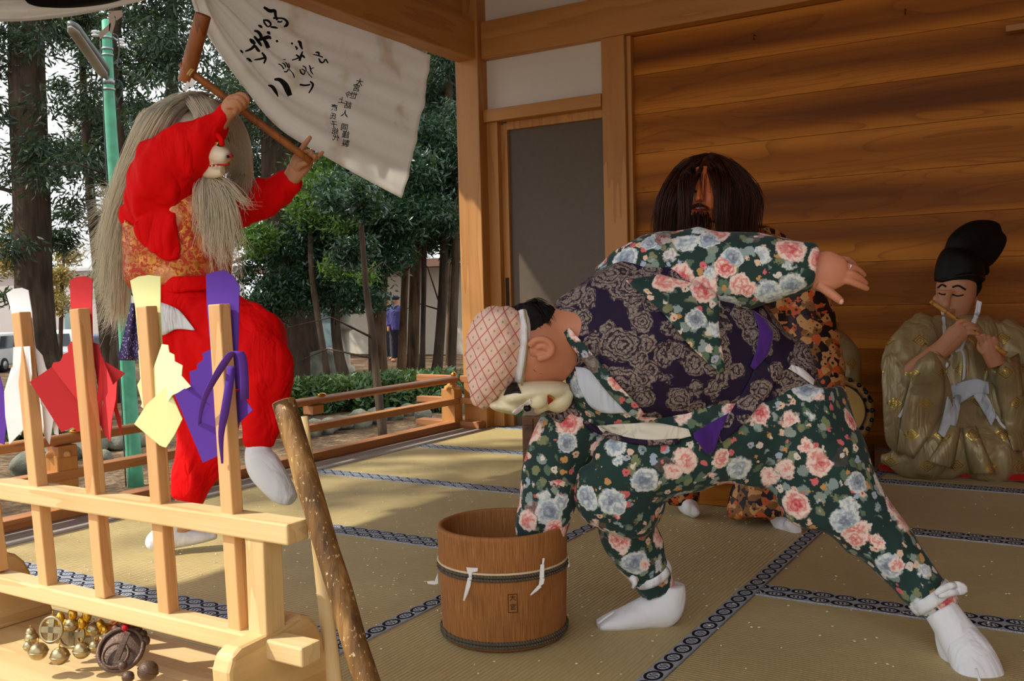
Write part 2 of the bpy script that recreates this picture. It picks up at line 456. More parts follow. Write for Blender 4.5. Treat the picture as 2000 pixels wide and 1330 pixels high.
# right hand wall (out of view) and ceiling close the stage off
g = G(); g.box((3.05, 2.6, 1.6), (.1, 6.0, 3.4)); struct(g.obj('wall_right', PLANK))
CEILM = wood('ceiling_board', srgb(140, 90, 46), srgb(184, 132, 78), 'X', 1.2, .55)
g = G(); g.box((-.8, 2.75, 3.30), (8.0, 6.2, .06)); ceil = struct(g.obj('ceiling', CEILM))
for k in range(15):
    q = G(); y = .1 + k * .40; q.box((-4.1, y, 3.225), (1.4, .06, .09)); q.obj('rafter', HINOKI_X, ceil, bevel=.003)
q = G(); q.box((-3.625, 2.6, 2.62), (.15, 5.66, .255)); b = q.obj('trim_1', HINOKI_Y, bevel=.006); struct(b)
q = G(); q.box((-3.625, 2.6, 3.16), (.12, 5.66, .06)); b = q.obj('trim_2', HINOKI_Y, bevel=.006); struct(b)
q = G(); q.box((-3.66, 2.6, 3.01), (.03, 5.66, .52)); struct(q.obj('trim_4', HINOKI_Y, bevel=.003))
q = G(); q.box((-3.62, .0, 1.25), (.17, .17, 2.62)); struct(q.obj('trim_3', HINOKI, bevel=.006))

# ================================================================== BALUSTRADE
rl = thing('balustrade', 'low brown wooden balustrade of three rails along the stage edge', 'railing', (-3.74, 4, 0))
X0 = -3.70
def rail(name, z0, z1, wdt, y0=-.1, y1=5.33, mat=RAILW, rnd=False):
    q = G()
    if rnd: q.tube([(X0 - wdt / 2, y0, (z0 + z1) / 2), (X0 - wdt / 2, y1, (z0 + z1) / 2)], wdt / 2, 14, (z1 - z0) / 2)
    else: q.box((X0 - wdt / 2, (y0 + y1) / 2, (z0 + z1) / 2), (wdt, y1 - y0, z1 - z0))
    return q.obj(name, mat, rl, smooth=rnd, bevel=0 if rnd else .004)
rail('bottom_rail', 0, .046, .09); rail('middle_rail', .165, .205, .075); rail('top_rail', .312, .358, .06, rnd=True)
for y in (5.33, 2.42):
    q = G(); q.box((X0 - .061, y, .135), (.11, .095, .27)); q.obj('post', HINOKI, rl, bevel=.004)
    q = G(); q.lathe((X0 - .055, y, .262), [(.02, .0), (.072, .0), (.070, .022), (.045, .032), (.03, .05), (.045, .058), (.05, .066), (.0, .07)], 4); c = q.obj('post_cap', HINOKI, rl, bevel=.006)
for y in (3.95, 2.42):
    q = G(); q.box((X0 - .04, y, .285), (.075, .09, .05)); q.obj('rail_block', RAILW, rl, bevel=.004)
    q = G(); q.ball((X0 - .03, y + .06, .362), (.018, .03, .012), 10, 6); q.obj('metal_fitting', plain('gilt_metal', srgb(210, 150, 60), .3, .9), rl, True)
q = G(); q.ball((X0 - .04, 5.33, .365), (.02, .02, .02), 10, 6); q.obj('metal_fitting', plain('gilt_metal2', srgb(210, 150, 60), .3, .9), rl, True)
for z0, z1, wd in ((0, .046, .09), (.165, .205, .06), (.312, .358, .05)):
    q = G(); q.box((-3.92, 5.33 + .035, (z0 + z1) / 2), (.30, wd, z1 - z0)); q.obj('return_rail', RAILX, rl, bevel=.004)
    q = G(); q.box((-3.62, 5.365, (z0 + z1) / 2), (.16, wd * .9, z1 - z0)); q.obj('return_rail', RAILX, rl, bevel=.004)

# ================================================================== CURTAIN OVER THE OPEN SIDE
def cloth_m():
    t = NT('white_cotton'); c = t.coord()
    n = t.noise(c, 2.4, 5, .6); st = t.noise(c, 5.0, 3)
    col = t.mix(t.math('MULTIPLY', t.step(st.outputs[0], .62, .08), .35), t.mix(n.outputs[0], srgb(242, 239, 232), srgb(250, 249, 245)), srgb(196, 170, 130))
    t.set(t.p.inputs['Base Color'], col); t.p.inputs['Roughness'].default_value = .9; t.p.inputs['Specular IOR Level'].default_value = .1
    t.bump(t.noise(c, 30, 3).outputs[0], .2, .01)
    tr = t.n('BsdfTranslucent', {'Color': col}); mx = t.n('MixShader', {0: .50})
    t.t.links.new(t.p.outputs[0], mx.inputs[1]); t.t.links.new(tr.outputs[0], mx.inputs[2]); t.t.links.new(mx.outputs[0], t.o.inputs[0])
    return t.m
CLOTH = cloth_m()
XCL = -3.71
def curtain(top, bot, fold, ns=70, nv=40, fan=1.0):
    """top / bot: lists of (Y, z); folds run from the gathered end s=0"""
    T = bez(top, ns); B = bez(bot, ns); rows = []
    for i in range(nv):
        v = i / (nv - 1); r = []
        for j in range(ns):
            s = j / (ns - 1); p = T[j] * (1 - v) + B[j] * v
            a = fold * (1 - s) ** fan + .006
            dx = a * (math.sin(v * 24 + .6 * math.sin(s * 5)) + .5 * math.sin(v * 51 + 2 * s)) + .012 * noise.noise(Vector((s * 4, v * 6, .3)))
            sag = .02 * math.sin(PI * v) * s
            r.append((XCL + dx + sag, p[0], p[1]))
        rows.append(r)
    q = G(); q.sheet(rows, .0025); return q
P_ = lambda px, py: tuple(ax(px, py, XCL)[1:])
bt = [P_(372, -60), P_(470, -45), P_(560, 2), P_(690, 45), P_(842, 108)]
bb = [P_(378, -30), P_(405, 55), P_(470, 160), P_(545, 248), P_(640, 308), P_(720, 352), P_(786, 387)]
ban = thing('shrine_curtain', 'white cotton curtain with black brush writing gathered up under the beam', 'curtain', (XCL, 4.2, 1.5))
qb = curtain(bt, bb, .030, fan=1.2); cl = qb.obj('cloth', CLOTH, ban, True)
from mathutils.bvhtree import BVHTree
bvh = BVHTree.FromPolygons([Vector(v) for v in qb.v], qb.f)
INK = plain('black_ink', srgb(16, 15, 18), .7, var=.1)
def on_cloth(px, py, off=.004, tree=None):
    v = Vector(ray(px, py)).normalized(); h = (tree or bvh).ray_cast(Vector(CAM), v)
    if h[0] is None:
        return np.array(ax(px, py, XCL)) + np.array((off, 0, 0))
    return np.array(h[0]) + np.array((off, 0, 0))
def stroke(g, pts, tree=None):
    """brush stroke through (x, y, half width) photo points laid on the cloth"""
    L = sum(math.hypot(b[0] - a[0], b[1] - a[1]) for a, b in zip(pts, pts[1:])); B = bez(pts, max(6, int(L / 3)))
    vs = []
    for i, b in enumerate(B):
        t = B[min(i + 1, len(B) - 1)] - B[max(i - 1, 0)]; l = math.hypot(t[0], t[1]) + 1e-9; nx, ny = -t[1] / l, t[0] / l
        vs.append(on_cloth(b[0] + nx * b[2], b[1] + ny * b[2], tree=tree)); vs.append(on_cloth(b[0], b[1], .0045, tree=tree)); vs.append(on_cloth(b[0] - nx * b[2], b[1] - ny * b[2], tree=tree))
    fs = []
    for i in range(len(B) - 1):
        for k in (0, 1):
            fs.append((i * 3 + k, i * 3 + k + 1, i * 3 + 3 + k + 1, i * 3 + 3 + k))
    g.add(vs, fs)
def brush(name, strokes, ox, oy, sc, tree=None):
    q = G()
    for s in strokes: stroke(q, [(ox + x / sc, oy + y / sc, w / sc) for x, y, w in s], tree)
    return q.obj(name, INK, ban, True)
# read off the photograph (crop origin 400,0, 6.05x)
brush('brush_character', [
    [(690, 85, 14), (760, 130, 22), (820, 130, 20), (830, 190, 16), (850, 240, 14)],
    [(800, 215, 12), (870, 215, 10), (930, 225, 12), (968, 262, 16), (960, 300, 18), (925, 318, 8)],
    [(850, 255, 12), (890, 262, 10), (910, 245, 6)], [(680, 240, 10), (740, 245, 14), (775, 290, 12), (740, 318, 9), (700, 275, 12), (690, 245, 8)],
    [(770, 320, 10), (820, 325, 14), (858, 335, 6)], [(625, 298, 8), (655, 315, 17), (672, 330, 8)]], 400, 0, 6.05)
brush('brush_character', [
    [(575, 365, 10), (620, 375, 18), (655, 420, 20), (665, 470, 18)], [(575, 430, 12), (610, 470, 18), (640, 510, 18), (665, 548, 10)],
    [(610, 480, 12), (690, 455, 22), (750, 440, 22), (775, 462, 10)], [(690, 470, 16), (720, 510, 24), (745, 570, 24)], [(728, 378, 10), (750, 390, 20), (762, 410, 8)]], 400, 0, 6.05)
brush('brush_character', [
    [(525, 460, 10), (555, 490, 26), (590, 520, 14)], [(590, 530, 18), (540, 580, 16), (470, 608, 8)], [(590, 545, 14), (620, 590, 18), (645, 610, 10)],
    [(668, 622, 10), (700, 665, 16), (712, 700, 14), (690, 752, 10)], [(710, 680, 12), (640, 700, 12), (575, 708, 6)],
    [(412, 592, 6), (430, 610, 14), (445, 632, 5)], [(485, 690, 6), (515, 705, 18), (552, 732, 6)]], 400, 0, 6.05)
brush('brush_character', [
    [(815, 940, 12), (880, 945, 24), (940, 1000, 34), (975, 1070, 36), (1000, 1132, 28)], [(742, 1010, 8), (790, 1025, 20), (830, 1080, 20), (860, 1145, 5)]], 400, 0, 6.05)
brush('brush_dot', [[(832, 480, 6), (848, 488, 16), (862, 496, 4)]], 400, 0, 6.05)
brush('brush_character', [
    [(1012, 508, 6), (1025, 516, 14), (1038, 520, 4)], [(1090, 490, 10), (1118, 500, 20), (1128, 545, 16), (1148, 585, 8)], [(1062, 545, 8), (1082, 572, 13), (1075, 590, 6)],
    [(1150, 608, 7), (1130, 660, 14), (1112, 722, 13)], [(1068, 648, 7), (1100, 668, 13), (1092, 690, 9), (1022, 712, 7)], [(1130, 650, 9), (1160, 668, 14), (1176, 688, 6)]], 400, 0, 6.05)
brush('brush_character', [
    [(1272, 645, 4), (1330, 655, 8), (1390, 678, 7)], [(1300, 620, 6), (1335, 622, 13), (1345, 650, 9)], [(1340, 690, 7), (1362, 735, 12), (1395, 738, 9), (1420, 700, 9), (1450, 748, 8)]], 400, 0, 6.05)
brush('brush_character', [
    [(862, 755, 6), (900, 775, 8), (930, 820, 8)], [(920, 705, 5), (950, 705, 6)], [(905, 745, 4), (935, 760, 9), (950, 800, 6)], [(940, 735, 4), (965, 760, 9), (975, 800, 7)],
    [(985, 745, 5), (992, 790, 9), (985, 815, 7)], [(930, 845, 8), (960, 850, 9), (985, 820, 7), (1020, 850, 5), (1045, 890, 8), (1050, 925, 5)]], 400, 0, 6.05)
brush('brush_character', [
    [(1120, 820, 8), (1130, 860, 10), (1165, 880, 9), (1175, 840, 7), (1140, 815, 8)], [(1150, 780, 6), (1185, 800, 8), (1190, 850, 6)], [(1225, 770, 5), (1240, 800, 10), (1250, 850, 8), (1275, 880, 5)],
    [(1205, 845, 4), (1225, 880, 5), (1262, 918, 5)], [(1240, 820, 5), (1282, 800, 5)]], 400, 0, 6.05)
brush('brush_character', [
    [(1115, 1000, 12), (1180, 1010, 10), (1240, 1000, 9)], [(1235, 962, 8), (1268, 990, 14), (1265, 1030, 12), (1222, 1102, 7)]], 400, 0, 6.05)
# the two small columns, mirrored because the cloth is seen from behind (crop origin 600,80, 4.157x)
def glyph(name, ch, px, py, size, slant):
    cu = bpy.data.curves.new('t', 'FONT'); cu.body = ch; cu.size = 1.0; cu.align_x = 'CENTER'; cu.align_y = 'CENTER'; cu.resolution_u = 2; cu.offset = .012
    o = bpy.data.objects.new('t', cu); COL.objects.link(o); dg = bpy.context.evaluated_depsgraph_get()
    me = bpy.data.meshes.new_from_object(o.evaluated_get(dg)); bpy.data.objects.remove(o, do_unlink=True)
    if len(me.vertices) < 8:
        bpy.data.meshes.remove(me); return
    c, s = math.cos(slant), math.sin(slant)
    for v in me.vertices:
        x, y = -v.co.x * size, -v.co.y * size
        v.co = on_cloth(px + x * c - y * s, py + x * s + y * c)
    me.materials.clear(); me.update(); place(name, me, INK, ban)
for ch, x, y in (('大', 420, 340), ('宮', 395, 385), ('世', 372, 448), ('話', 325, 525), ('人', 300, 595), ('一', 297, 648), ('同', 297, 705), ('謹', 308, 765), ('製', 308, 835)):
    glyph('written_character', ch, 600 + x / 4.157, 80 + y / 4.157, 15, .18)
for ch, x, y in (('今', 330, 440), ('上', 275, 485), ('廣', 215, 545), ('氏', 207, 615), ('子', 212, 680), ('総', 222, 735), ('代', 228, 790)):
    glyph('written_character', ch, 600 + x / 4.157, 80 + y / 4.157, 13.5, .15)

lt = [P_(-160, -90), P_(60, -110), P_(200, -110), P_(372, -60)]
lb = [P_(-160, 30), P_(0, 41), P_(90, 37), P_(190, 22), P_(290, -2), P_(372, -30)]
sw = thing('shrine_curtain', 'sagging white curtain swag with a black painted band above the lamp post', 'curtain', (XCL, 2.4, 2.0))
q = curtain(lt, lb, .018, ns=60, nv=28, fan=.3); q.obj('cloth', CLOTH, sw, True)
bv2 = BVHTree.FromPolygons([Vector(v) for v in q.v], q.f); ban_keep = ban; ban = sw
q = G(); lo = bez([(44, -2), (62, 11), (110, 16), (160, 14), (210, 7), (256, -6)], 40); hi = bez([(30, -20), (60, -24), (110, -26), (160, -26), (210, -26), (262, -28)], 40)
q.sheet([[on_cloth(*(a * (1 - k / 15) + b * k / 15), .007, bv2) for k in range(16)] for a, b in zip(lo, hi)], .002); q.obj('painted_band', INK, sw, True)
ban = ban_keep
# cord knot that gathers it
q = G(); q.tube(bez([P3 for P3 in (ax(368, -70, XCL), ax(376, -40, XCL), ax(372, -10, XCL))], 3), [.03, .045, .02], 10); kn = q.obj('gather_knot', CLOTH, ban_keep, True)
# folded paper streamer hung from the curtain rope
def zigzag(g, p, size, right=(0, 1, 0), out=(1, 0, 0), n=4, lean=.25):
    """folded paper lightning streamer hanging down from p"""
    p = np.array(p, float); r = np.array(right, float); o = np.array(out, float); z = np.array((0, 0, -1.0)); sgn = 1
    for k in range(n):
        a = p + r * sgn * size * .12; wv = r * size * .42; dv = z * size * .5 + r * size * lean * sgn + o * .12 * size * (-1) ** k
        g.add([a - wv * .5, a + wv * .5, a + wv * .5 + dv, a - wv * .5 + dv, *[x + o * .0015 for x in (a - wv * .5, a + wv * .5, a + wv * .5 + dv, a - wv * .5 + dv)]],
              [(0, 1, 2, 3), (7, 6, 5, 4), (0, 4, 5, 1), (1, 5, 6, 2), (2, 6, 7, 3), (3, 7, 4, 0)])
        p = a + dv - r * sgn * size * .1; sgn = -sgn
PAPER = plain('white_paper', srgb(240, 240, 240), .8, var=.03)
q = G()
for quad in ([(214, 22), (238, 20), (239, 32), (228, 40)], [(213, 25), (226, 34), (224, 48), (218, 68), (212, 60)], [(192, 66), (216, 44), (214, 60), (196, 76)]):
    q.prism([ax(x, y, -3.66) for x, y in quad], (.002, 0, 0))
q.obj('paper_streamer', PAPER, sw)
# ================================================================== THE GROVE OUTSIDE
ZG = -.75
rng = np.random.default_rng(7)
def bark_m(name, a, b):
    t = NT(name); c = t.coord()
    n = t.noise(t.mapping(c, (1, 1, .07)), 16, 5, .65); n2 = t.noise(c, 1.2, 3); n3 = t.noise(t.mapping(c, (1, 1, .2), loc=(7, 3, 5)), 9, 4)
    col = t.ramp(t.math('ADD', t.math('MULTIPLY', n3.outputs[0], .6), t.math('MULTIPLY', n2.outputs[0], .4)), [(.35, a), (.65, b)])
    t.bump(n.outputs[0], .9, .06); return t.out(col, .95, spec=.1)
BARK = bark_m('cedar_bark', srgb(52, 43, 36), srgb(92, 77, 63))
BARKR = bark_m('reddish_bark', srgb(46, 36, 28), srgb(128, 100, 76))
def leaf_m(name, stops, rough=.45, trans=.25):
    t = NT(name); geo = t.n('NewGeometry').outputs['Random Per Island']
    nz = t.noise(t.coord(), .9, 2)
    col = t.ramp(t.math('ADD', t.math('MULTIPLY', geo, .6), t.math('MULTIPLY', nz.outputs[0], .45)), stops)
    t.set(t.p.inputs['Base Color'], col); t.p.inputs['Roughness'].default_value = rough; t.p.inputs['Specular IOR Level'].default_value = .5
    tr = t.n('BsdfTranslucent', {'Color': t.mix(.5, col, srgb(120, 150, 40))}); mx = t.n('MixShader', {0: trans})
    t.t.links.new(t.p.outputs[0], mx.inputs[1]); t.t.links.new(tr.outputs[0], mx.inputs[2]); t.t.links.new(mx.outputs[0], t.o.inputs[0]); return t.m
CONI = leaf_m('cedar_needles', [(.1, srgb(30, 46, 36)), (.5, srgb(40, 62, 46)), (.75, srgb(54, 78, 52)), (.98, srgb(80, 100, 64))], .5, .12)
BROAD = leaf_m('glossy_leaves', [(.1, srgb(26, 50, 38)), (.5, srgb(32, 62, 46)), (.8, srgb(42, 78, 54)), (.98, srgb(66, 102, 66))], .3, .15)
SUNLIT = leaf_m('sunlit_painted_leaves', [(.1, srgb(52, 84, 34)), (.5, srgb(66, 100, 40)), (.95, srgb(92, 122, 52))], .45, .4)  # sunlight on the foliage is painted in as a lighter leaf colour
BROWNL = leaf_m('withered_leaves', [(.1, srgb(110, 86, 46)), (.9, srgb(190, 160, 96))], .7, .3)

def leaf_mesh(name, cen, rad, n, size, kind='broad'):
    """scatter n leaves through ellipsoid clumps; cen (k,3), rad (k,3)"""
    cen = np.array(cen, float); rad = np.array(rad, float); wv = np.prod(rad, axis=1) ** (2 / 3); wv /= wv.sum()
    idx = rng.choice(len(cen), n, p=wv)
    d = np.clip(rng.normal(size=(n, 3)) * .52, -1.25, 1.25)
    P = cen[idx] + d * rad[idx]
    a = rng.normal(size=(n, 3))
    if kind == 'coni':
        a = d * np.array((1, 1, .2)) + rng.normal(size=(n, 3)) * .45; a[:, 2] -= .5
    a /= np.linalg.norm(a, axis=1, keepdims=True); b = np.cross(a, rng.normal(size=(n, 3))); b /= np.linalg.norm(b, axis=1, keepdims=True)
    s = size * (.55 + .9 * rng.random((n, 1)))
    wd = .22 if kind == 'coni' else .32
    V = np.stack((P - a * s, P + b * s * wd - a * s * .1, P + a * s, P - b * s * wd - a * s * .1), 1).reshape(-1, 3)
    me = bpy.data.meshes.new(name); me.vertices.add(n * 4); me.vertices.foreach_set('co', V.ravel())
    me.loops.add(n * 4); me.loops.foreach_set('vertex_index', np.arange(n * 4))
    me.polygons.add(n); me.polygons.foreach_set('loop_start', np.arange(n) * 4); me.polygons.foreach_set('loop_total', np.full(n, 4)); me.update(calc_edges=True)
    return me
def clumps(spec, d, jit=.6):
    """spec: (px, py, half width px, half height px) at depth d"""
    c = []; r = []
    for px, py, hw, hh in spec:
        dd = d + rng.uniform(-jit, jit); c.append(at(px, py, dd)); r.append((hw * dd / F, hw * dd / F, hh * dd / F))
    return c, r
def fill(x0, x1, y0, y1, n, hw, hh, skip=None):
    o = []
    while len(o) < n:
        x, y = rng.uniform(x0, x1), rng.uniform(y0, y1)
        if skip and skip(x, y): continue
        k = rng.uniform(.6, 1.3); o.append((x, y, hw * k, hh * k))
    return o
DENS = 2.6
def tree(label, pts, d, spec=None, n=4000, size=.16, leaf=None, kind='coni', bark=None, twigs=0, group='trees around the shrine yard', jit=.8, name='tree', base_z=ZG):
    """pts: trunk (px, py, half width px) from the ground up"""
    B = bez(pts, 26); path = [at(b[0], b[1], d) for b in B]; rad = [b[2] * d / F for b in B]
    path[0][2] = min(path[0][2], base_z - .05)
    t = thing(name, label, 'tree', (path[0][0], path[0][1], base_z), group)
    q = G(); n_ = 18
    q.tube(path, rad, n_); k = len(q.v)
    q.v = [tuple(np.array(v) + np.array((1, 1, 0)) * .10 * rad[i // n_] * noise.noise(Vector((math.cos(6.28 * (i % n_) / n_) * 3, math.sin(6.28 * (i % n_) / n_) * 3, (i // n_) * .25)))) for i, v in enumerate(q.v)]
    q.obj('trunk', bark or BARK, t, True)
    if twigs:
        for _ in range(twigs):
            i = rng.integers(8, 24); a = np.array(path[i]); dr = rng.normal(size=3); dr[2] = abs(dr[2]) * .3 - .05; dr /= np.linalg.norm(dr); L = rng.uniform(.8, 2.2)
            q = G(); r0 = max(rad[i] * .2, .015)
            q.tube([a, a + dr * L * .5 + (0, 0, .1), a + dr * L + (0, 0, -.15)], [r0, r0 * .6, r0 * .15], 6); q.obj('branch', bark or BARK, t, True)
    if spec:
        c, r = clumps(spec, d, jit)
        tag(place('foliage', leaf_mesh('foliage', c, r, int(n * (DENS if kind == 'coni' else 4.2)), size * (.52 if kind == 'coni' else .52), kind), leaf or CONI, t), kind='stuff')
    return t

L_ = 'tall dark cedar trunk at the far left of the lamp post, beside the parked cars'
tree(L_, [(88, 735, 46), (74, 690, 38), (64, 520, 34), (58, 300, 33), (52, 60, 32), (46, -300, 28), (42, -700, 18)], 17.5,
     fill(-60, 200, -40, 350, 34, 50, 32) + fill(-60, 170, 360, 590, 12, 40, 18) + fill(-150, 260, -600, -40, 30, 110, 60), 17000, .15, twigs=5)
tree('slender dark tree leaning between the left cedar and the lamp post', [(210, 725, 11), (205, 640, 12), (180, 420, 9), (168, 250, 8), (160, 100, 6), (155, -150, 4)], 20.0,
     fill(90, 290, 30, 400, 20, 36, 22) + fill(90, 260, 400, 560, 9, 34, 16), 7000, .14, twigs=7)
tree('dark straight trunk standing just behind the green lamp post', [(226, 730, 14), (236, 560, 12), (232, 350, 12), (228, 160, 11), (224, -60, 10), (222, -400, 6)], 16.0,
     fill(180, 420, -30, 240, 20, 55, 36) + fill(250, 430, -30, 70, 8, 46, 30) + fill(200, 330, -400, -40, 14, 110, 60), 8000, .14, twigs=6)
tree('massive old cedar with a flared fluted base behind the red dancer', [(588, 748, 76), (585, 725, 62), (574, 640, 52), (563, 520, 47), (556, 300, 42), (550, 60, 39), (545, -300, 32), (540, -800, 20)], 19.5,
     fill(440, 660, -40, 240, 18, 66, 40) + fill(520, 640, 240, 400, 7, 34, 26) + fill(350, 800, -700, -60, 30, 140, 70), 14000, .15, twigs=6)
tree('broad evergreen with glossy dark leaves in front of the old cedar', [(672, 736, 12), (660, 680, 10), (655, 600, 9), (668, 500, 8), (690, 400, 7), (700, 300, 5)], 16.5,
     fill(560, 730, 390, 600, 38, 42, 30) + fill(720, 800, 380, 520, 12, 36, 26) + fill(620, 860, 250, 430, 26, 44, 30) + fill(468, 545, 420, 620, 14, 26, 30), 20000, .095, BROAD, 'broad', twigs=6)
tree('thin young tree rising close behind the balustrade', [(748, 848, 9), (738, 760, 8), (728, 660, 7), (715, 560, 6), (706, 450, 5), (690, 330, 3.5)], 11.2,
     fill(640, 790, 330, 540, 9, 34, 24), 2600, .07, BROAD, 'broad', twigs=4)
tree('upright trunk with sunlit left edge beside the thin young tree', [(742, 742, 21), (738, 700, 18), (738, 600, 17), (742, 450, 16), (748, 250, 14), (752, 0, 12), (755, -400, 8)], 19.6,
     fill(640, 880, 60, 470, 44, 46, 34), 12000, .14, CONI, bark=BARKR, twigs=5)
tree('slim sunlit reddish trunk directly before the pale outbuilding', [(783, 738, 10), (787, 660, 8), (790, 560, 7), (794, 400, 7), (798, 200, 6), (802, -100, 5)], 19.0,
     fill(760, 920, 60, 480, 34, 40, 32), 10000, .13, CONI, bark=BARKR, twigs=4)
tree('thick reddish trunk beside the slim sunlit one by the outbuilding', [(805, 742, 16), (807, 700, 12), (810, 560, 11), (815, 400, 11), (820, 150, 10), (824, -200, 8)], 18.4,
     fill(760, 900, 360, 500, 9, 32, 22), 4000, .12, CONI, bark=BARKR, twigs=4)
tree('very thin brown trunk touching the thick reddish one', [(824, 742, 7), (826, 660, 5), (828, 520, 5), (830, 350, 4), (832, 100, 3)], 18.2)
tree('dark leaning trunk nearest the stage corner post', [(850, 742, 13), (857, 690, 10), (864, 580, 9), (870, 420, 8), (876, 200, 8), (880, -100, 6)], 18.0,
     fill(830, 920, 120, 430, 14, 34, 30), 6000, .12, CONI, twigs=3)
tree('straight dark trunk half hidden by the stage corner post', [(881, 738, 10), (884, 690, 8), (888, 560, 8), (893, 400, 7), (899, 200, 7), (902, 0, 6)], 17.4,
     fill(860, 940, 300, 560, 9, 26, 26), 3500, .12, CONI)
tree('pinkish trunk glimpsed behind the dark leaning one', [(874, 728, 5), (876, 640, 4), (878, 500, 4), (880, 300, 4)], 23.0, fill(840, 910, 200, 420, 7, 36, 28), 2500, .14, CONI, bark=BARKR)
tree('tree with sunlight painted into its yellow green leaves behind the raised mallet arm', [(640, 738, 7), (628, 660, 6), (612, 560, 6), (606, 460, 5), (612, 380, 4)], 15.6,
     fill(585, 700, 315, 450, 12, 46, 36) + fill(640, 740, 460, 540, 4, 36, 26) + fill(474, 520, 440, 560, 5, 26, 28), 4200, .09, SUNLIT, 'broad')
tree('distant tree with withered tan leaves before the grey building', [(118, 690, 4), (120, 600, 4), (122, 540, 3), (126, 480, 2)], 30.0,
     fill(96, 150, 500, 600, 6, 22, 16) + fill(0, 30, 420, 520, 4, 26, 22), 1500, .13, BROWNL, 'broad')
tree('far cedar filling the gap behind the wig', [(330, 700, 14), (332, 500, 13), (335, 250, 12), (336, -100, 9)], 27.0,
     fill(150, 520, 20, 330, 26, 42, 26) + fill(450, 560, 200, 520, 14, 32, 28), 9000, .2, CONI, twigs=4)
# unseen trees added on the sunny side: they dapple the stage and shade the yard
for label, c, s_ in (('unseen cedar added with a loose crown to dapple the stage light', (-11.4, -2.3, 10.5), 1), ('second unseen cedar added with a loose crown to shade the yard trees', (-20.5, 6.0, 10.5), 2)):
    t = thing('tree', label, 'tree', (c[0] - .6, c[1], ZG), 'trees around the shrine yard')
    q = G(); q.tube([(c[0] - .6, c[1], ZG - .1), (c[0] - .4, c[1], 5), (c[0], c[1], 14)], [.32, .25, .1], 14); q.obj('trunk', BARK, t, True)
    cc = rng.normal(size=(26, 3)) * (1.5 * s_, 1.4 * s_, 1.3) + np.array(c); tag(place('foliage', leaf_mesh('foliage', cc, np.full((26, 3), .8), 3000 * s_, .16, 'coni'), CONI, t), kind='stuff')

# low hedge and stones round the yard
def rock_m():
    t = NT('grey_stone'); c = t.coord(); n = t.noise(t.mapping(c, loc=(9, 4, 2)), 5, 4)
    t.bump(t.noise(c, 7, 5, .65).outputs[0], .6, .05); return t.out(t.ramp(n.outputs[0], [(.3, srgb(84, 84, 76)), (.7, srgb(128, 128, 112))]), .9, spec=.2)
ROCK = rock_m()
def rock(px, py, d, r, label, grp):
    p = at(px, py, d); bm = bmesh.new(); bmesh.ops.create_icosphere(bm, subdivisions=3, radius=1)
    s = Vector(rng.uniform(0, 50, 3)); k = rng.uniform(.75, 1.25, 3)
    for v in bm.verts:
        v.co *= 1 + .32 * noise.noise(v.co * 1.3 + s) + .12 * noise.noise(v.co * 3 + s)
        v.co = Vector((v.co.x * r * k[0], v.co.y * r * k[1], v.co.z * r * .8 * k[2]))
    me = bpy.data.meshes.new('stone'); bm.to_mesh(me); bm.free()
    o = place('stone', me, ROCK, None, True); o.location = (p[0], p[1], ZG + r * .45); return tag(o, label, 'stone', grp)
G1 = 'stones edging the bed behind the balustrade'
for px, py, r in ((795, 798, .15), (812, 790, .19), (850, 780, .2), (868, 786, .16), (826, 806, .13), (905, 792, .2), (765, 805, .14), (735, 812, .16), (880, 806, .12), (700, 818, .17), (668, 822, .14),
                  (640, 830, .17), (612, 834, .15), (590, 840, .13)):
    p = gz(px, py, ZG + .1); rock(px, py, dep(p), r, 'rounded grey boulder edging the hedge bed behind the balustrade', G1)
for px, py, r in ((125, 880, .16), (155, 874, .18), (190, 866, .15), (225, 860, .16), (60, 905, .17), (262, 856, .13), (205, 884, .1), (95, 892, .12)):
    p = gz(px, py, ZG + .1); rock(px, py, dep(p), r, 'rounded grey boulder lying near the foot of the lamp post', 'stones by the lamp post')
HEDGE = leaf_m('hedge_leaves', [(.1, srgb(36, 62, 32)), (.5, srgb(50, 80, 40)), (.9, srgb(88, 112, 58))], .5, .2)
def hedge(label, spec, d, n, size):
    c, r = clumps(spec, d, .3); p = np.mean(c, axis=0); t = thing('low_hedge', label, 'hedge', (p[0], p[1], ZG))
    q = G(); c2 = []; r2 = []
    for a, b in zip(c, r):
        top = a[2] + b[2]; hh = (top - ZG) / 2; c2.append((a[0], a[1], ZG + hh * .9)); r2.append((b[0] * 1.1, b[1] * 1.1, hh * 1.1))
        q.ball((a[0], a[1], ZG + hh * .8), (b[0] * .7, b[1] * .7, hh * .85), 12, 6)
    c, r = c2, r2
    q2 = voxel(q, 'twigs', plain('hedge_twigs', srgb(84, 70, 50), .9), t, .12, 3)
    tag(place('leaves', leaf_mesh('leaves', c, r, int(n * 1.8), size, 'broad'), HEDGE, t), kind='stuff'); return t
hedge('long low clipped hedge behind the stones and the balustrade', [(580 + 40 * k, 766 - 2.2 * k, 34, 20) for k in range(8)], 13.9, 11000, .055)
hedge('rough grass bank under the red trunks', [(760 + 36 * k, 748, 30, 10) for k in range(6)], 16.0, 3500, .06)
hedge('small shrub mound to the right of the lamp post', [(450 + 26 * k, 742 + 2 * k, 26, 22) for k in range(3)], 13.4, 3500, .055)
hedge('dark shrub behind the white paper wand', [(10, 880, 60, 60), (70, 860, 40, 50)], 12.0, 2600, .06)

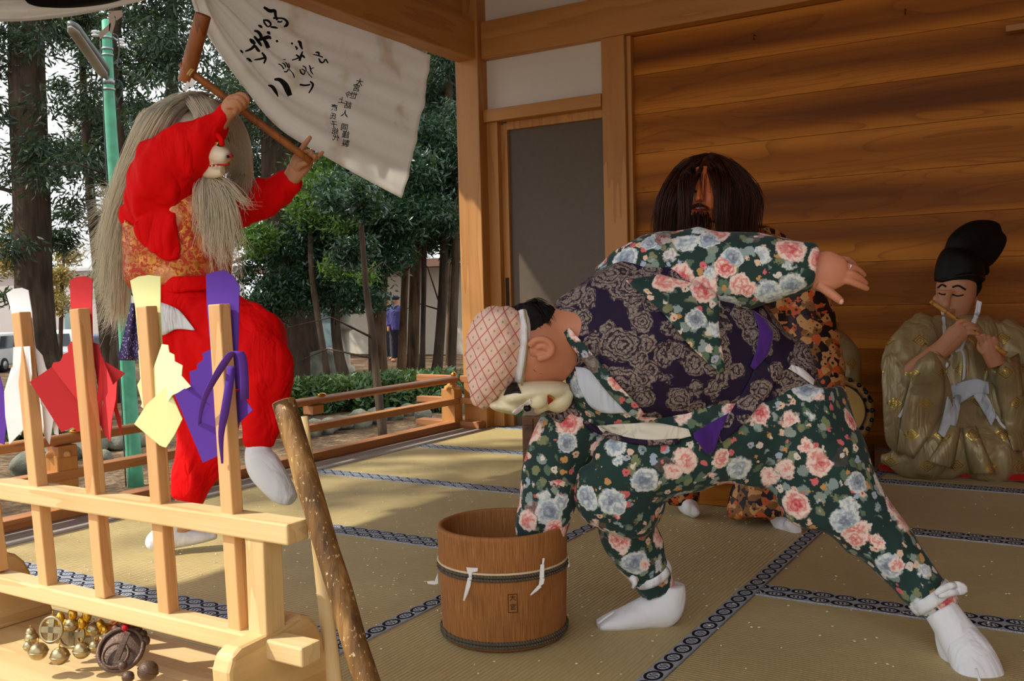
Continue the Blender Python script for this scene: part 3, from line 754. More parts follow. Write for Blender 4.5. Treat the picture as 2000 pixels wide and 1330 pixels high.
# green lamp post
PL = at(264, 942, 8.6); pd_ = 8.6
lp = thing('street_lamp', 'mint green lamp post with a long fluorescent lamp head and cables', 'lamp post', (PL[0], PL[1], ZG))
GREEN = plain('green_paint', srgb(82, 156, 124), .5, var=.18, scale=9, bump=.1); GALV = plain('galvanised', srgb(150, 156, 158), .4, .6, var=.1)
pp = bez([(266, 955, 15), (252, 760, 14), (240, 560, 13), (224, 350, 11.5), (214, 200, 10.5), (208, 42, 9)], 20)
q = G(); q.tube([at(b[0], b[1], pd_) for b in pp], [b[2] * pd_ / F for b in pp], 16); q.obj('pole', GREEN, lp, True)
q = G(); q.ball(at(208, 42, pd_), (.042, .042, .02), 12, 6); q.obj('pole_cap', GREEN, lp, True)
for py, h in ((96, .02), (74, .02), (108, .015), (160, .05), (175, .02)):
    b = min(pp, key=lambda b: abs(b[1] - py)); xx = np.interp(py, [c[1] for c in pp[::-1]], [c[0] for c in pp[::-1]]); rr = np.interp(py, [c[1] for c in pp[::-1]], [c[2] for c in pp[::-1]]) * pd_ / F + .006
    c = at(xx, py, pd_); q = G(); q.tube([c - (0, 0, h / 2), c + (0, 0, h / 2)], rr, 16); q.obj('band', GALV, lp, True)
hd = [at(139, 46, pd_ - .75), at(172, 94, pd_ - .35), at(208, 146, pd_ - .04)]
LH = plain('lamp_housing', srgb(96, 98, 96), .45, .3); LD = plain('lamp_diffuser', srgb(150, 146, 132), .6, var=.05)
q = G(); q.tube(bez(hd, 12), [.035] + [.062] * 10 + [.03], 12, [.025] + [.05] * 10 + [.02], ref=FW); q.obj('lamp_head', LH, lp, True)
dn = np.array((0, 0, -.035)) - FW * .02
q = G(); q.tube([p + dn for p in bez(hd, 12)], [.02] + [.05] * 10 + [.02], 12, [.012] + [.022] * 10 + [.012], ref=(0, 0, 1)); q.obj('diffuser', LD, lp, True)
q = G(); q.tube([at(208, 146, pd_ - .04), at(214, 165, pd_)], .016, 8); q.obj('lamp_arm', GALV, lp, True)
for x, y in ((186, 62), (186, 69), (236, 78), (236, 84), (237, 90)):
    c = at(x, y, pd_); q = G(); q.ball(c, (.035, .035, .013), 12, 6); q.obj('insulator', plain('porcelain', srgb(225, 225, 225), .25), lp, True)
for a, b in (((188, 66), (206, 72)), ((220, 72), (236, 84))):
    q = G(); q.tube([at(*a, pd_), at(*b, pd_)], .008, 6); q.obj('insulator_arm', GALV, lp, True)
WIRE = plain('cable', srgb(60, 66, 66), .6)
for pts in (((221, 66), (230, 72), (233, 100), (229, 128), (236, 133)), ((222, 155), (236, 160), (240, 176), (232, 196)), ((196, 80), (200, 160), (206, 300), (222, 560), (236, 760), (246, 950))):
    q = G(); q.tube(bez([at(x, y, pd_ - .07) for x, y in pts], 20), .006, 6); q.obj('cable', WIRE, lp, True)

# buildings
def windows(parent, o, ux, uz, rects, mf, mg, nrm):
    for x0, x1, z0, z1 in rects:
        c = o + ux * (x0 + x1) / 2 + np.array((0, 0, (z0 + z1) / 2)); R = np.column_stack((ux, nrm, (0, 0, 1)))
        a = G(); a.box(c + nrm * .02, (x1 - x0, .1, z1 - z0), R); wn = a.obj('window', mf, parent)
        a = G(); a.box(c + nrm * .06, (x1 - x0 - .14, .06, z1 - z0 - .14), R); a.obj('pane', mg, wn)
GLASS = plain('window_glass', srgb(110, 130, 130), .12, var=.1, spec=.6); FRM = plain('window_frame', srgb(170, 170, 168), .5)
def building(label, A, B, z1, depth, wallm, roofm, rects, eave=.5, rt=.18):
    A = np.array((A[0], A[1], 0.)); B = np.array((B[0], B[1], 0.)); u = B - A; L = np.linalg.norm(u); u /= L; n = np.array((u[1], -u[0], 0))
    if n @ (CAM * (1, 1, 0) - A) < 0: n = -n
    t = thing('building', label, 'building', ((A + B) / 2 * (1, 1, 0) + (0, 0, ZG)))
    R = np.column_stack((u, n, (0, 0, 1))); q = G(); q.box((A + B) / 2 - n * depth / 2 + (0, 0, (z1 + ZG) / 2 - .7), (L, depth, z1 - ZG + 1.4), R); q.obj('wall', wallm, t)
    q = G(); q.box((A + B) / 2 - n * (depth / 2 - eave / 2) + (0, 0, z1 + rt / 2), (L + eave, depth + eave, rt), R); q.obj('roof', roofm, t)
    windows(t, A, u, 0, [(a, b, c, d) for a, b, c, d in rects], FRM, GLASS, n); return t
b0, b1 = at(-160, 690, 62), at(330, 690, 56)
building('distant grey pink two storey building behind the parked cars', b0, b1, 3.0, 8, plain('grey_render', srgb(186, 176, 170), .9, var=.04), plain('flat_roof', srgb(200, 200, 200), .7),
         [(x, x + 1.0, -.9, 1.0) for x in (2.2, 5.4, 8.9, 12.0)], .3)
b0, b1 = at(540, 700, 30), at(960, 700, 26.5)
building('pale beige outbuilding with a brown tiled eave beyond the trunks', b0, b1, 1.75, 6, plain('beige_wall', srgb(196, 186, 170), .9, var=.05), plain('brown_roof', srgb(120, 92, 76), .8), [(1.2, 2.4, -.6, 1.1)], .9, .22)

# parked cars
TYRE = plain('tyre', srgb(24, 24, 26), .8); RED_L = plain('tail_light', srgb(170, 30, 34), .3); CGL = plain('car_glass', srgb(44, 52, 60), .1, spec=.6)
def car(label, loc, head, colr, van=False):
    t = thing('car', label, 'car', loc, 'cars parked in front of the grey building'); ca, sa = math.cos(head), math.sin(head)
    R = np.array(((ca, -sa, 0), (sa, ca, 0), (0, 0, 1))); T = lambda p: R @ np.array(p, float) + np.array(loc)
    paint = plain('car_paint', colr, .3, .2, var=.03)
    prof = [(-2.1, .3), (-2.15, .75), (-2.05, 1.0), (-1.85, 1.62), (-1.5, 1.72), (.3, 1.72), (1.05, 1.08), (2.0, .92), (2.15, .6), (2.1, .3)] if van else \
           [(-2.1, .3), (-2.15, .7), (-2.0, .95), (-1.5, 1.40), (-1.0, 1.47), (.2, 1.45), (1.0, .98), (2.0, .85), (2.15, .6), (2.1, .3)]
    q = G(); q.prism([T((x, -.82, z)) for x, z in prof], R @ np.array((0, 1.64, 0))); q.obj('body', paint, t, bevel=.06)
    top = prof[4][1]
    for s in (-1, 1):
        q = G(); q.prism([T((x, s * .83, z)) for x, z in ((-1.75, 1.05), (-1.55, top - .12), (.15, top - .12), (.8, 1.05))], R @ np.array((0, s * .012, 0))); q.obj('side_window', CGL, t)
        q = G(); q.box(T((-2.12, s * .68, .85)), (.08, .2, .24), R); q.obj('tail_light', RED_L, t)
        for x in (-1.35, 1.35):
            q = G(); q.tube([T((x, s * .66, .32)), T((x, s * .86, .32))], .32, 18); wl = q.obj('wheel', TYRE, t, True)
            q = G(); q.tube([T((x, s * .86, .32)), T((x, s * .875, .32))], .19, 14); q.obj('hub_cap', GALV, wl, True)
    q = G(); q.prism([T((-2.10, y, z)) for y, z in ((-.68, 1.04), (.68, 1.04), (.6, top - .14), (-.6, top - .14))], R @ np.array((-.03, 0, 0))); 
    q.v = [tuple(np.array(v) + R @ np.array((.20 * ((v[2] - loc[2]) - 1.0) / .5, 0, 0))) for v in q.v]; q.obj('rear_window', CGL, t)
    q = G(); q.box(T((-2.14, 0, .42)), (.12, 1.6, .2), R); q.obj('bumper', plain('bumper', srgb(150, 150, 152), .5), t, bevel=.03)
    return t
for label, px, py, d, hdg, colr, van in (('silver estate car seen from behind at the left edge of the yard', 2, 716, 43.0, 2.15, srgb(190, 192, 190), True),
                                    ('white van with a red light strip between the white and red paper wands', 120, 706, 45.5, 2.45, srgb(240, 242, 244), True),
                                    ('dark blue car parked beyond the red paper wand', 206, 700, 47.0, 2.6, srgb(70, 84, 104), False)):
    p = at(px, py, d); car(label, (p[0], p[1], zgr(p[0])), hdg, colr, van)

# stone stele and lantern among the trunks
p = at(636, 735, 18.0); q = G(); q.prism([(p[0] - .25, p[1], ZG), (p[0] + .2, p[1] + .12, ZG), (p[0] + .18, p[1] + .12, ZG + .62), (p[0] - .02, p[1] + .05, ZG + .72), (p[0] - .24, p[1], ZG + .66)], (.06, -.22, 0))
tag(q.obj('stone_stele', ROCK, bevel=.02), 'dark upright stone slab beside the flared cedar base', 'stone slab')
p = at(676, 738, 21.0); t = thing('stone_lantern', 'pale stone lantern post seen between the trunks', 'lantern', (p[0], p[1], ZG))
LST = plain('pale_stone', srgb(170, 164, 150), .9, bump=.2)
q = G(); q.lathe((p[0], p[1], ZG), [(0, 0), (.22, 0), (.2, .15), (.11, .2), (.1, .9), (.12, .95), (.24, 1.0), (.24, 1.08), (.15, 1.1), (.15, 1.4), (0, 1.4)], 12); q.obj('shaft', LST, t, True)
q = G(); q.lathe((p[0], p[1], ZG + 1.4), [(0, 0), (.34, .0), (.32, .06), (.12, .2), (.06, .22), (.08, .3), (0, .38)], 6); q.obj('cap', LST, t)
# ================================================================== FOREGROUND RACK WITH PAPER WANDS
PINE = wood('pale_pine', srgb(194, 160, 106), srgb(222, 194, 144), 'X', 3.0, .5, 7, knots=.5)
PINEZ = wood('pale_pine_upright', srgb(192, 160, 106), srgb(222, 196, 146), 'Z', 3.0, .5, 7)
PINEY = wood('pale_pine_foot', srgb(188, 148, 94), srgb(218, 184, 130), 'Y', 3.0, .5, 7)
STICKW = wood('wand_stick', srgb(184, 132, 80), srgb(218, 172, 118), 'Z', 3.0, .55, 5)
ZT = .275
tb = thing('low_table', 'low pale wooden table under the wand rack and the bells', 'table', (-1.5, .85, 0))
q = G(); q.box((-1.53, .84, ZT - .0125), (1.0, .62, .025)); q.obj('table_top', PINE, tb, bevel=.004)
for x in (-1.99, -1.08):
    for y in (.57, 1.11):
        q = G(); q.box((x, y, (ZT - .025) / 2), (.04, .04, ZT - .025)); q.obj('leg', PINEZ, tb, bevel=.003)
rk = thing('wand_rack', 'pale pine rack with two rails and rounded feet holding the paper wands', 'rack', (-1.45, 1.0, ZT))
q = G(); q.box((-1.51, .992, .566), (1.066, .044, .031)); q.obj('upper_rail', PINE, rk, bevel=.003)
q = G(); q.box((-1.49, .990, .391), (1.066, .040, .029)); q.obj('lower_rail', PINE, rk, bevel=.003)
prof = [(.905, ZT), (.900, .38), (.908, .40), (.925, .409), (.985, .412), (1.045, .421), (1.062, .414), (1.080, .395), (1.091, .37), (1.093, .35), (1.107, .342), (1.122, .32), (1.132, .29), (1.135, ZT)]
for x in (-1.066, -1.846):
    q = G(); q.prism([(x, y, z) for y, z in prof], (.038, 0, 0)); q.obj('foot', PINEY, rk, bevel=.006)
    q = G(); q.box((x + .018, .992, .482), (.038, .038, .145)); q.obj('upright', PINEZ, rk, bevel=.002)

def paper_m(name, c, tr=.12):
    t = NT(name); n = t.noise(t.coord(), 260, 3); t.bump(n.outputs[0], .15, .001)
    t.out(c, .85, spec=.15); b = t.n('BsdfTranslucent', {'Color': c}); mx = t.n('MixShader', {0: tr})
    t.t.links.new(t.p.outputs[0], mx.inputs[1]); t.t.links.new(b.outputs[0], mx.inputs[2]); t.t.links.new(mx.outputs[0], t.o.inputs[0]); return t.m
PW, PR, PY_, PP = paper_m('paper_white', srgb(246, 246, 246)), paper_m('paper_red', srgb(214, 62, 66)), paper_m('paper_yellow', srgb(246, 246, 178)), paper_m('paper_purple', srgb(98, 62, 160))
YK = .99
def leaf_px(g, pts, yo, tilt=0.0, curl=0.0, th=.0012):
    """a paper leaf: outline in photo pixels standing at rack depth YK + yo, turned by tilt and curled"""
    xs = [p[0] for p in pts]; ys = [p[1] for p in pts]; xm, ym = sum(xs) / len(xs), min(ys); P = []
    for x, y in pts:
        yy = YK + yo + tilt * (x - xm) / 1000 + curl * ((y - ym) / 200) ** 2 * .05; P.append(ay(x, y, yy))
    g.prism(P, (0, th, 0))
def wand(label, top, bot, papers, mat):
    a, b = ay(*bot, YK), ay(*top, YK)
    t = thing('paper_wand', label, 'paper wand', (a[0], a[1], .406), 'coloured paper wands in the rack')
    q = G(); q.bar(a, b, .022, .026, up=(1, 0, 0)); q.obj('stick', STICKW, t, bevel=.002)
    for nm, pts, yo, ti, cu in papers:
        q = G(); leaf_px(q, pts, yo, ti, cu); q.obj(nm, mat, t)
    return t
wand('white paper wand standing in the rack', (41, 610), (95, 1143), [
    ('paper_top', [(12, 573), (26, 564), (42, 562), (55, 567), (62, 610), (66, 660), (72, 700), (48, 700), (28, 640), (20, 600)], .014, .1, 0),
    ('paper_fold', [(26, 678), (58, 676), (62, 730), (52, 832), (18, 868), (10, 812), (8, 770), (24, 738)], -.014, .3, .2),
    ('paper_fold', [(22, 718), (50, 706), (56, 800), (40, 850), (12, 820), (8, 765)], .016, -.2, .1),
    ('paper_fold', [(66, 676), (82, 694), (88, 716), (94, 730), (97, 800), (80, 790), (74, 730)], .018, .3, -.1),
    ('paper_fold', [(74, 760), (92, 790), (104, 820), (96, 868), (84, 846), (76, 800)], .02, -.3, .1),
    ('paper_fold', [(98, 806), (112, 818), (114, 850), (106, 848)], .024, .3, 0)], PW)
wand('red paper wand standing in the rack', (155, 603), (206, 1165), [
    ('paper_top', [(136, 548), (148, 541), (164, 539), (180, 544), (179, 600), (181, 672), (186, 752), (150, 758), (142, 690), (138, 600)], .014, .1, 0),
    ('paper_fold', [(150, 664), (137, 668), (132, 678), (133, 688), (123, 692), (118, 706), (104, 708), (101, 716), (120, 742), (158, 790), (164, 700)], -.0125, .4, 0),
    ('paper_fold', [(104, 714), (124, 700), (160, 760), (164, 842), (150, 842), (140, 832), (128, 836)], .0145, .35, 0),
    ('paper_fold', [(58, 746), (102, 716), (150, 770), (160, 843), (142, 834), (120, 844)], -.013, .5, .1),
    ('paper_fold', [(178, 668), (192, 672), (196, 690), (202, 704), (224, 760), (206, 800), (190, 750)], .018, -.4, 0),
    ('paper_fold', [(204, 706), (243, 729), (208, 766), (196, 760)], .022, .4, 0),
    ('paper_fold', [(196, 690), (206, 712), (200, 770), (194, 832), (188, 800)], .012, .8, .2),
    ('paper_fold', [(228, 744), (214, 760), (200, 790), (194, 826), (205, 850), (215, 862), (218, 820), (226, 780)], .006, -.6, .3),
    ('paper_fold', [(228, 760), (222, 800), (230, 830), (237, 850), (236, 822), (228, 795)], .028, .4, .2)], PR)
wand('pale yellow paper wand standing in the rack', (286, 598), (330, 1197), [
    ('paper_top', [(254, 548), (270, 540), (290, 537), (313, 540), (313, 600), (317, 690), (300, 740), (272, 690), (264, 600)], .014, .1, 0),
    ('paper_fold', [(270, 684), (276, 680), (290, 700), (290, 800), (278, 790), (268, 752), (274, 740)], .018, .2, 0),
    ('paper_fold', [(316, 672), (328, 674), (330, 688), (340, 693), (341, 706), (356, 714), (354, 734), (372, 755), (336, 772), (318, 800), (284, 800), (275, 794), (296, 730)], -.0135, -.3, 0),
    ('paper_fold', [(286, 790), (330, 750), (352, 820), (340, 846), (330, 866), (320, 873), (312, 870), (262, 828)], -.0160, .3, 0),
    ('paper_fold', [(330, 760), (356, 818), (340, 850), (324, 874), (316, 872)], -.0125, .3, 0)], PY_)
wand('purple paper wand standing in the rack', (428, 594), (468, 1232), [
    ('paper_top', [(402, 536), (418, 531), (436, 527), (455, 538), (467, 558), (466, 640), (464, 690), (470, 760), (430, 760), (412, 690), (404, 600)], .014, .1, 0),
    ('paper_fold', [(420, 682), (408, 684), (395, 690), (397, 702), (384, 712), (386, 720), (370, 726), (372, 752), (400, 800), (430, 790), (432, 700)], -.0125, .3, 0),
    ('paper_fold', [(341, 771), (374, 750), (420, 752), (436, 800), (440, 884), (396, 904), (374, 850)], -.0135, .3, 0),
    ('paper_fold', [(470, 756), (480, 782), (493, 801), (468, 824), (440, 870), (436, 800)], .018, -.4, 0)], PP)
pw = [o for o in COL.objects if o.name.startswith('paper_wand')][-1]
def ribbon(name, pts, wpx, yo0, yo1, mat, parent):
    B = bez(pts, 22); q = G(); rows = []
    for i, b in enumerate(B):
        s = i / 21; yo = yo0 + (yo1 - yo0) * math.sin(PI * s); w = wpx * (1 - .75 * max(0, s - .55) / .45)
        p = ay(b[0], b[1], YK + yo); k = w * 1.3 / F; rows.append([p + np.array((-k * .6, -k * .8, 0)), p + np.array((k * .6, k * .8, 0))])
    q.sheet(rows, .0012); return q.obj(name, mat, parent, True)
ribbon('paper_loop', [(478, 780), (476, 720), (470, 690), (455, 688), (440, 706), (420, 738), (402, 772), (392, 806), (389, 834)], 9, -.014, -.034, PP, pw)
ribbon('paper_loop', [(452, 715), (448, 750), (440, 800), (432, 850), (434, 905)], 9, -.016, -.03, PP, pw)
wand('dark purple edged wand at the hidden end of the rack', (-66, 612), (0, 1115), [('paper_fold', [(-40, 690), (-10, 700), (6, 760), (12, 830), (8, 868), (-20, 860)], -.014, .3, 0)], PP)

# ------------------------------------------------------------------ bells on the table
BRASS = plain('old_brass', srgb(164, 148, 112), .34, .9, var=.25, scale=40); IRON = plain('brown_iron', srgb(92, 74, 64), .5, .6, var=.25, scale=60, bump=.2)
GOLDB = plain('bright_brass', srgb(206, 164, 60), .28, .9, var=.2, scale=60); CORD = plain('red_cord', srgb(180, 24, 36), .8)
def small_bell(g, c, r):
    g.ball(c, (r, r, r * .96), 18, 10)
def torus(g, c, R, r, nrm, n=32, m=8):
    nrm = Vector(nrm).normalized(); u = nrm.orthogonal().normalized(); v = nrm.cross(u); P = []
    for k in range(n):
        a = 2 * PI * k / n; d = u * math.cos(a) + v * math.sin(a)
        for j in range(m):
            b = 2 * PI * j / m; P.append(np.array(c) + np.array(d * (R + r * math.cos(b)) + nrm * r * math.sin(b)))
    g.add(P, [(k * m + j, ((k + 1) % n) * m + j, ((k + 1) % n) * m + (j + 1) % m, k * m + (j + 1) % m) for k in range(n) for j in range(m)])
bz = ZT
bl = thing('bell_wand', 'brass ritual bell wand with round jingle bells lying under the rack', 'bells', gz(110, 1290, bz))
def bpt(px, py, d): return at(px, py, d)
for px, py, r in ((75, 1272, 18), (117, 1281, 18), (160, 1270, 17), (62, 1246, 13), (57, 1262, 11), (104, 1212, 13), (186, 1262, 12), (140, 1220, 14), (184, 1228, 14), (60, 1234, 9), (208, 1240, 11)):
    d = 1.60 if py > 1255 else 1.66; c = bpt(px, py, d); rr = r * d / F; c[2] = max(c[2], bz + rr)
    q = G(); small_bell(q, c, rr); bo = q.obj('jingle_bell', BRASS, bl, True)
    q = G(); torus(q, c, rr * 1.0, rr * .07, (0, 0, 1), 24, 6); q.obj('bell_seam', BRASS, bo, True)
    q = G(); torus(q, c + np.array((0, 0, rr * 1.2)), rr * .22, rr * .07, (.6, .8, 0), 12, 6); q.obj('bell_loop', GOLDB, bo, True)
for px, py, R, d, nr in ((100, 1230, 27, 1.62, (.35, -.9, .2)), (140, 1240, 27, 1.66, (.5, -.8, .2)), (172, 1240, 22, 1.69, (.6, -.75, .2))):
    c = bpt(px, py, d); rr = R * d / F; nv = Vector(nr).normalized(); u = nv.cross(Vector((0, 0, 1))).normalized(); v = nv.cross(u)
    q = G(); torus(q, c, rr * .88, rr * .12, nr, 32, 6); ho = q.obj('spoked_ring', BRASS, bl, True)
    for dv in (u, v):
        a = np.array(dv) * rr * .85; q = G(); q.bar(c - a, c + a, .010, .003, up=nv); q.obj('spoke', BRASS, ho)
for px, py in ((118, 1208), (130, 1220), (142, 1200), (160, 1216), (196, 1222), (170, 1202), (205, 1232)):
    c = bpt(px, py, 1.66); q = G(); q.ball(c, (.008, .008, .012), 8, 6); q.obj('gilt_link', GOLDB, bl, True)
q = G(); q.tube([bpt(170, 1228, 1.68), bpt(215, 1228, 1.76), bpt(252, 1192, 1.86)], [.012, .011, .009], 10); q.obj('handle', GOLDB, bl, True)
q = G(); q.tube(bez([bpt(222, 1190, 1.84), bpt(238, 1184, 1.84), bpt(254, 1190, 1.85), bpt(246, 1240, 1.70)], 14), .006, 6); q.obj('cord', CORD, bl, True)
rt = thing('iron_rattle', 'brown iron disc rattle with a strap and a round bell on the table', 'rattle', gz(240, 1300, bz))
nr = (.45, -.62, .65); c = bpt(236, 1268, 1.56); k = 1.56 / F
q = G(); torus(q, c, 42 * k, 5 * k, nr, 40, 8); q.obj('rim', IRON, rt, True)
M = np.array(Vector((0, 0, 1)).rotation_difference(Vector(nr).normalized()).to_matrix())
q = G(); q.lathe(c - np.array(Vector(nr).normalized()) * .004, [(0, .004), (.03, .004), (42 * k, 0), (42 * k, -.004), (0, -.004)], 32, nr); q.obj('disc', IRON, rt, True)
c2 = c + M @ np.array((.004, -.012, .008))
q = G(); torus(q, c2, 24 * k, 3 * k, nr, 32, 8); q.obj('inner_ring', IRON, rt, True)
q = G(); q.bar(bpt(250, 1234, 1.53), bpt(228, 1288, 1.52), .010, .004, up=nr); q.obj('strap', IRON, rt, bevel=.001)
for dx in range(6):
    a = 1.0 + dx * .32; p = c + M @ np.array((math.cos(a) * 46 * k, math.sin(a) * 46 * k, -.004)); q = G(); q.ball(p, .008, 10, 6); q.obj('rim_bead', IRON, rt, True)
for px, py, r, d in ((289, 1310, 20, 1.50), (250, 1322, 12, 1.50), (240, 1300, 9, 1.51)):
    cc = bpt(px, py, d); cc[2] = max(cc[2], bz + r * d / F); q = G(); small_bell(q, cc, r * d / F); bo = q.obj('jingle_bell', IRON, rt, True)
    q = G(); torus(q, cc, r * d / F, r * .06 * d / F, (.2, .3, .9), 24, 6); q.obj('bell_seam', IRON, bo, True)
q = G(); q.tube(bez([bpt(244, 1228, 1.56), bpt(243, 1216, 1.60), bpt(242, 1206, 1.64)], 6), .005, 6); q.obj('cord', CORD, rt, True)

# ------------------------------------------------------------------ poles leaning on the rack
def bark_pole():
    t = NT('bark_stick'); c = t.coord(); n = t.noise(t.mapping(c, (1, 1, .12)), 60, 5, .6); s = t.step(t.noise(t.mapping(c, (1, 1, .6)), 210, 2).outputs[0], .66, .03)
    n4 = t.noise(t.mapping(c, (1, 1, .12), loc=(5, 8, 2)), 45, 4)
    col = t.ramp(n4.outputs[0], [(.3, srgb(70, 46, 22)), (.55, srgb(124, 88, 46)), (.75, srgb(174, 136, 82))]); col = t.mix(t.math('MULTIPLY', s, .7), col, srgb(214, 190, 142))
    t.bump(n.outputs[0], .5, .006); return t.out(col, .6, spec=.35)
BP = bark_pole()
T_ = at(554, 785, 1.40); M_ = at(716, 1330, 1.32); dv = (M_ - T_); kz = T_[2] / (T_[2] - M_[2]); B_ = T_ + dv * kz
t = thing('bark_staff', 'thick brown bark covered staff leaning against the rack end', 'staff', (B_[0], B_[1], 0)); 
q = G(); pth = [B_ + (T_ - B_) * s for s in np.linspace(0, 1, 30)]
q.tube([p + np.array((.003 * noise.noise(Vector((0, i * .4, 0))), 0, .0)) for i, p in enumerate(pth)], [.0175 + .0012 * noise.noise(Vector((i * .5, 3, 0))) for i in range(30)], 16); q.obj('shaft', BP, t, True)
ax_ = (T_ - B_) / np.linalg.norm(T_ - B_); q = G(); q.tube([T_ - ax_ * .002, T_ + ax_ * .0012], .0168, 16); q.obj('cut_end', plain('cut_end', srgb(176, 138, 84), .8, var=.2, scale=90), t)
T_ = at(592, 813, 1.52); M_ = at(648, 1290, 1.50); B_ = T_ + (M_ - T_) * (T_[2] / (T_[2] - M_[2]))
q = G(); q.tube([B_ + (T_ - B_) * s for s in np.linspace(0, 1, 12)], [.017 - .009 * s for s in np.linspace(0, 1, 12)], 10, [.009 - .003 * s for s in np.linspace(0, 1, 12)], ref=FW)
tag(q.obj('pale_staff', PINEZ, None, True), 'slim pale wooden staff standing behind the bark staff', 'staff')

# ------------------------------------------------------------------ wooden tub
def tub_m():
    t = NT('tub_wood'); g_ = t.coord(); 
    sx = t.n('SeparateXYZ', {'Vector': g_}); ang = t.math('ARCTAN2', sx.outputs[1], sx.outputs[0])
    st = t.n('CombineXYZ', {'X': t.math('MULTIPLY', ang, 4.0), 'Y': t.math('MULTIPLY', sx.outputs[2], .5), 'Z': 0.0}).outputs[0]
    n = t.noise(st, 26, 3, .5); n2 = t.noise(g_, 6, 4); f = t.noise(st, 120, 2)
    v = t.math('ADD', t.math('MULTIPLY', n.outputs[0], .65), t.math('MULTIPLY', f.outputs[0], .35))
    col = t.ramp(v, [(.3, srgb(104, 62, 26)), (.5, srgb(160, 104, 54)), (.68, srgb(190, 134, 78))])
    col = t.mix(t.math('MULTIPLY', t.step(n2.outputs[0], .6, .1), .35), col, srgb(96, 58, 26))
    t.bump(n.outputs[0], .3, .004); return t.out(col, .6, spec=.3)
BC = np.array((-1.345, 2.122, 0.0)); TUBM = tub_m()
tub = thing('wooden_tub', 'round wooden tub with rope hoops and white paper streamers', 'tub', BC)
def local(o, c):                      # keep a round part's own axis as its origin
    me = o.data; me.transform(Matrix.Translation(-Vector(c))); o.location = tuple(c); attach(o, o.parent); return o
q = G(); q.lathe(BC, [(.0, .012), (.150, .012), (.1535, .10), (.158, .290), (.1585, .294), (.166, .296), (.1735, .293), (.1735, .285), (.1685, .10), (.1655, .012), (.1645, .004), (.150, .004), (.0, .006)], 64)
local(q.obj('tub_wall', TUBM, tub, True), BC)
def ropem():
    t = NT('rope'); c = t.coord(); w_ = t.n('TexWave', {'Vector': c, 'Scale': 60.0, 'Distortion': 1.0}, bands_direction='DIAGONAL'); t.bump(w_.outputs[0], .8, .003)
    return t.out(t.mix(t.noise(c, 40, 3).outputs[0], srgb(82, 74, 62), srgb(104, 95, 80)), .8)
ROPE = ropem()
for z, R, r in ((.196, .1725, .0045), (.187, .1725, .0045), (.024, .1680, .005), (.014, .1670, .005)):
    q = G(); torus(q, BC + (0, 0, z), R, r, (0, 0, 1), 64, 8); q.obj('rope_hoop', ROPE, tub, True)
q = G(); torus(q, BC + (0, 0, .203), .1725, .003, (0, 0, 1), 64, 6); q.obj('cord_hoop', plain('straw_cord', srgb(214, 196, 160), .8), tub, True)
def on_tub(px, z, off=.002):
    """point on the tub's front under a photo column"""
    v = ray(px, 1120)[:2]; v = v / np.linalg.norm(v); R = .1665 + .0075 * (z / .29) + off; p0 = -BC[:2]; b = p0 @ v; cc = p0 @ p0 - R * R; D = b * b - cc
    t_ = -b - math.sqrt(max(D, 0)); x = -p0 + 0 * v; P = v * t_; return np.array((P[0], P[1], z))
def shide(pxs, base):
    q = G()
    for quad in pxs:
        P = []
        for px, py in quad:
            z = BC[2]; p = None
            lo, hi = 0.0, .29
            v = ray(px, py); d_ = 2.39 if 880 < px < 1090 else 2.52
            Pp = at(px, py, d_); c = Pp[:2] - BC[:2]; l = np.linalg.norm(c); R = .1665 + .0075 * (Pp[2] / .29) + .004
            c = c / l * max(R, l if l < R + .03 else R); P.append(np.array((BC[0] + c[0], BC[1] + c[1], Pp[2])))
        q.prism(P, (0, -.0012, 0))
    return q.obj('paper_streamer', PW, tub)
shide([[(911, 1108), (938, 1106), (937, 1113), (922, 1117), (914, 1119)], [(915, 1114), (924, 1114), (924, 1128), (918, 1130)], [(914, 1128), (924, 1127), (920, 1142), (911, 1143)], [(911, 1141), (921, 1141), (914, 1160), (907, 1174), (905, 1172)]], 0)
shide([[(1060, 1090), (1064, 1090), (1062, 1104), (1059, 1104)], [(1056, 1102), (1063, 1102), (1063, 1128), (1054, 1128)], [(1055, 1127), (1064, 1130), (1062, 1140), (1052, 1147)], [(1052, 1142), (1058, 1146), (1050, 1154), (1036, 1162), (1034, 1160)]], 0)
shide([[(1103, 1086), (1110, 1084), (1113, 1106), (1104, 1109)], [(1097, 1118), (1104, 1115), (1102, 1128), (1096, 1126)], [(1098, 1127), (1104, 1128), (1103, 1143), (1099, 1144)]], 0)
shide([[(856, 1082), (860, 1080), (862, 1100), (857, 1098)], [(857, 1096), (862, 1098), (860, 1122), (855, 1120)], [(855, 1120), (862, 1124), (856, 1140), (848, 1142), (850, 1134)], [(848, 1134), (850, 1142), (836, 1140), (834, 1135)]], 0)
BRN = plain('brand_ink', srgb(40, 24, 14), .8)
def brand(ch, px, py, size):
    cu = bpy.data.curves.new('t', 'FONT'); cu.body = ch; cu.size = size; cu.align_x = 'CENTER'; cu.align_y = 'CENTER'; cu.resolution_u = 2
    o = bpy.data.objects.new('t', cu); COL.objects.link(o); dg = bpy.context.evaluated_depsgraph_get()
    me = bpy.data.meshes.new_from_object(o.evaluated_get(dg)); bpy.data.objects.remove(o, do_unlink=True)
    p = on_tub(px, .0); a0 = math.atan2(p[1] - BC[1], p[0] - BC[0]); zc = at(px, py, 2.395)[2]
    for v in me.vertices:
        R = .1665 + .0075 * ((zc + v.co.y) / .29) + .0012; a = a0 + v.co.x / R; v.co = (BC[0] + R * math.cos(a), BC[1] + R * math.sin(a), zc + v.co.y)
    me.materials.clear(); me.update(); place('brand_mark', me, BRN, tub)
brand('大', 1000, 1164, .017); brand('宮', 1000, 1182, .017)
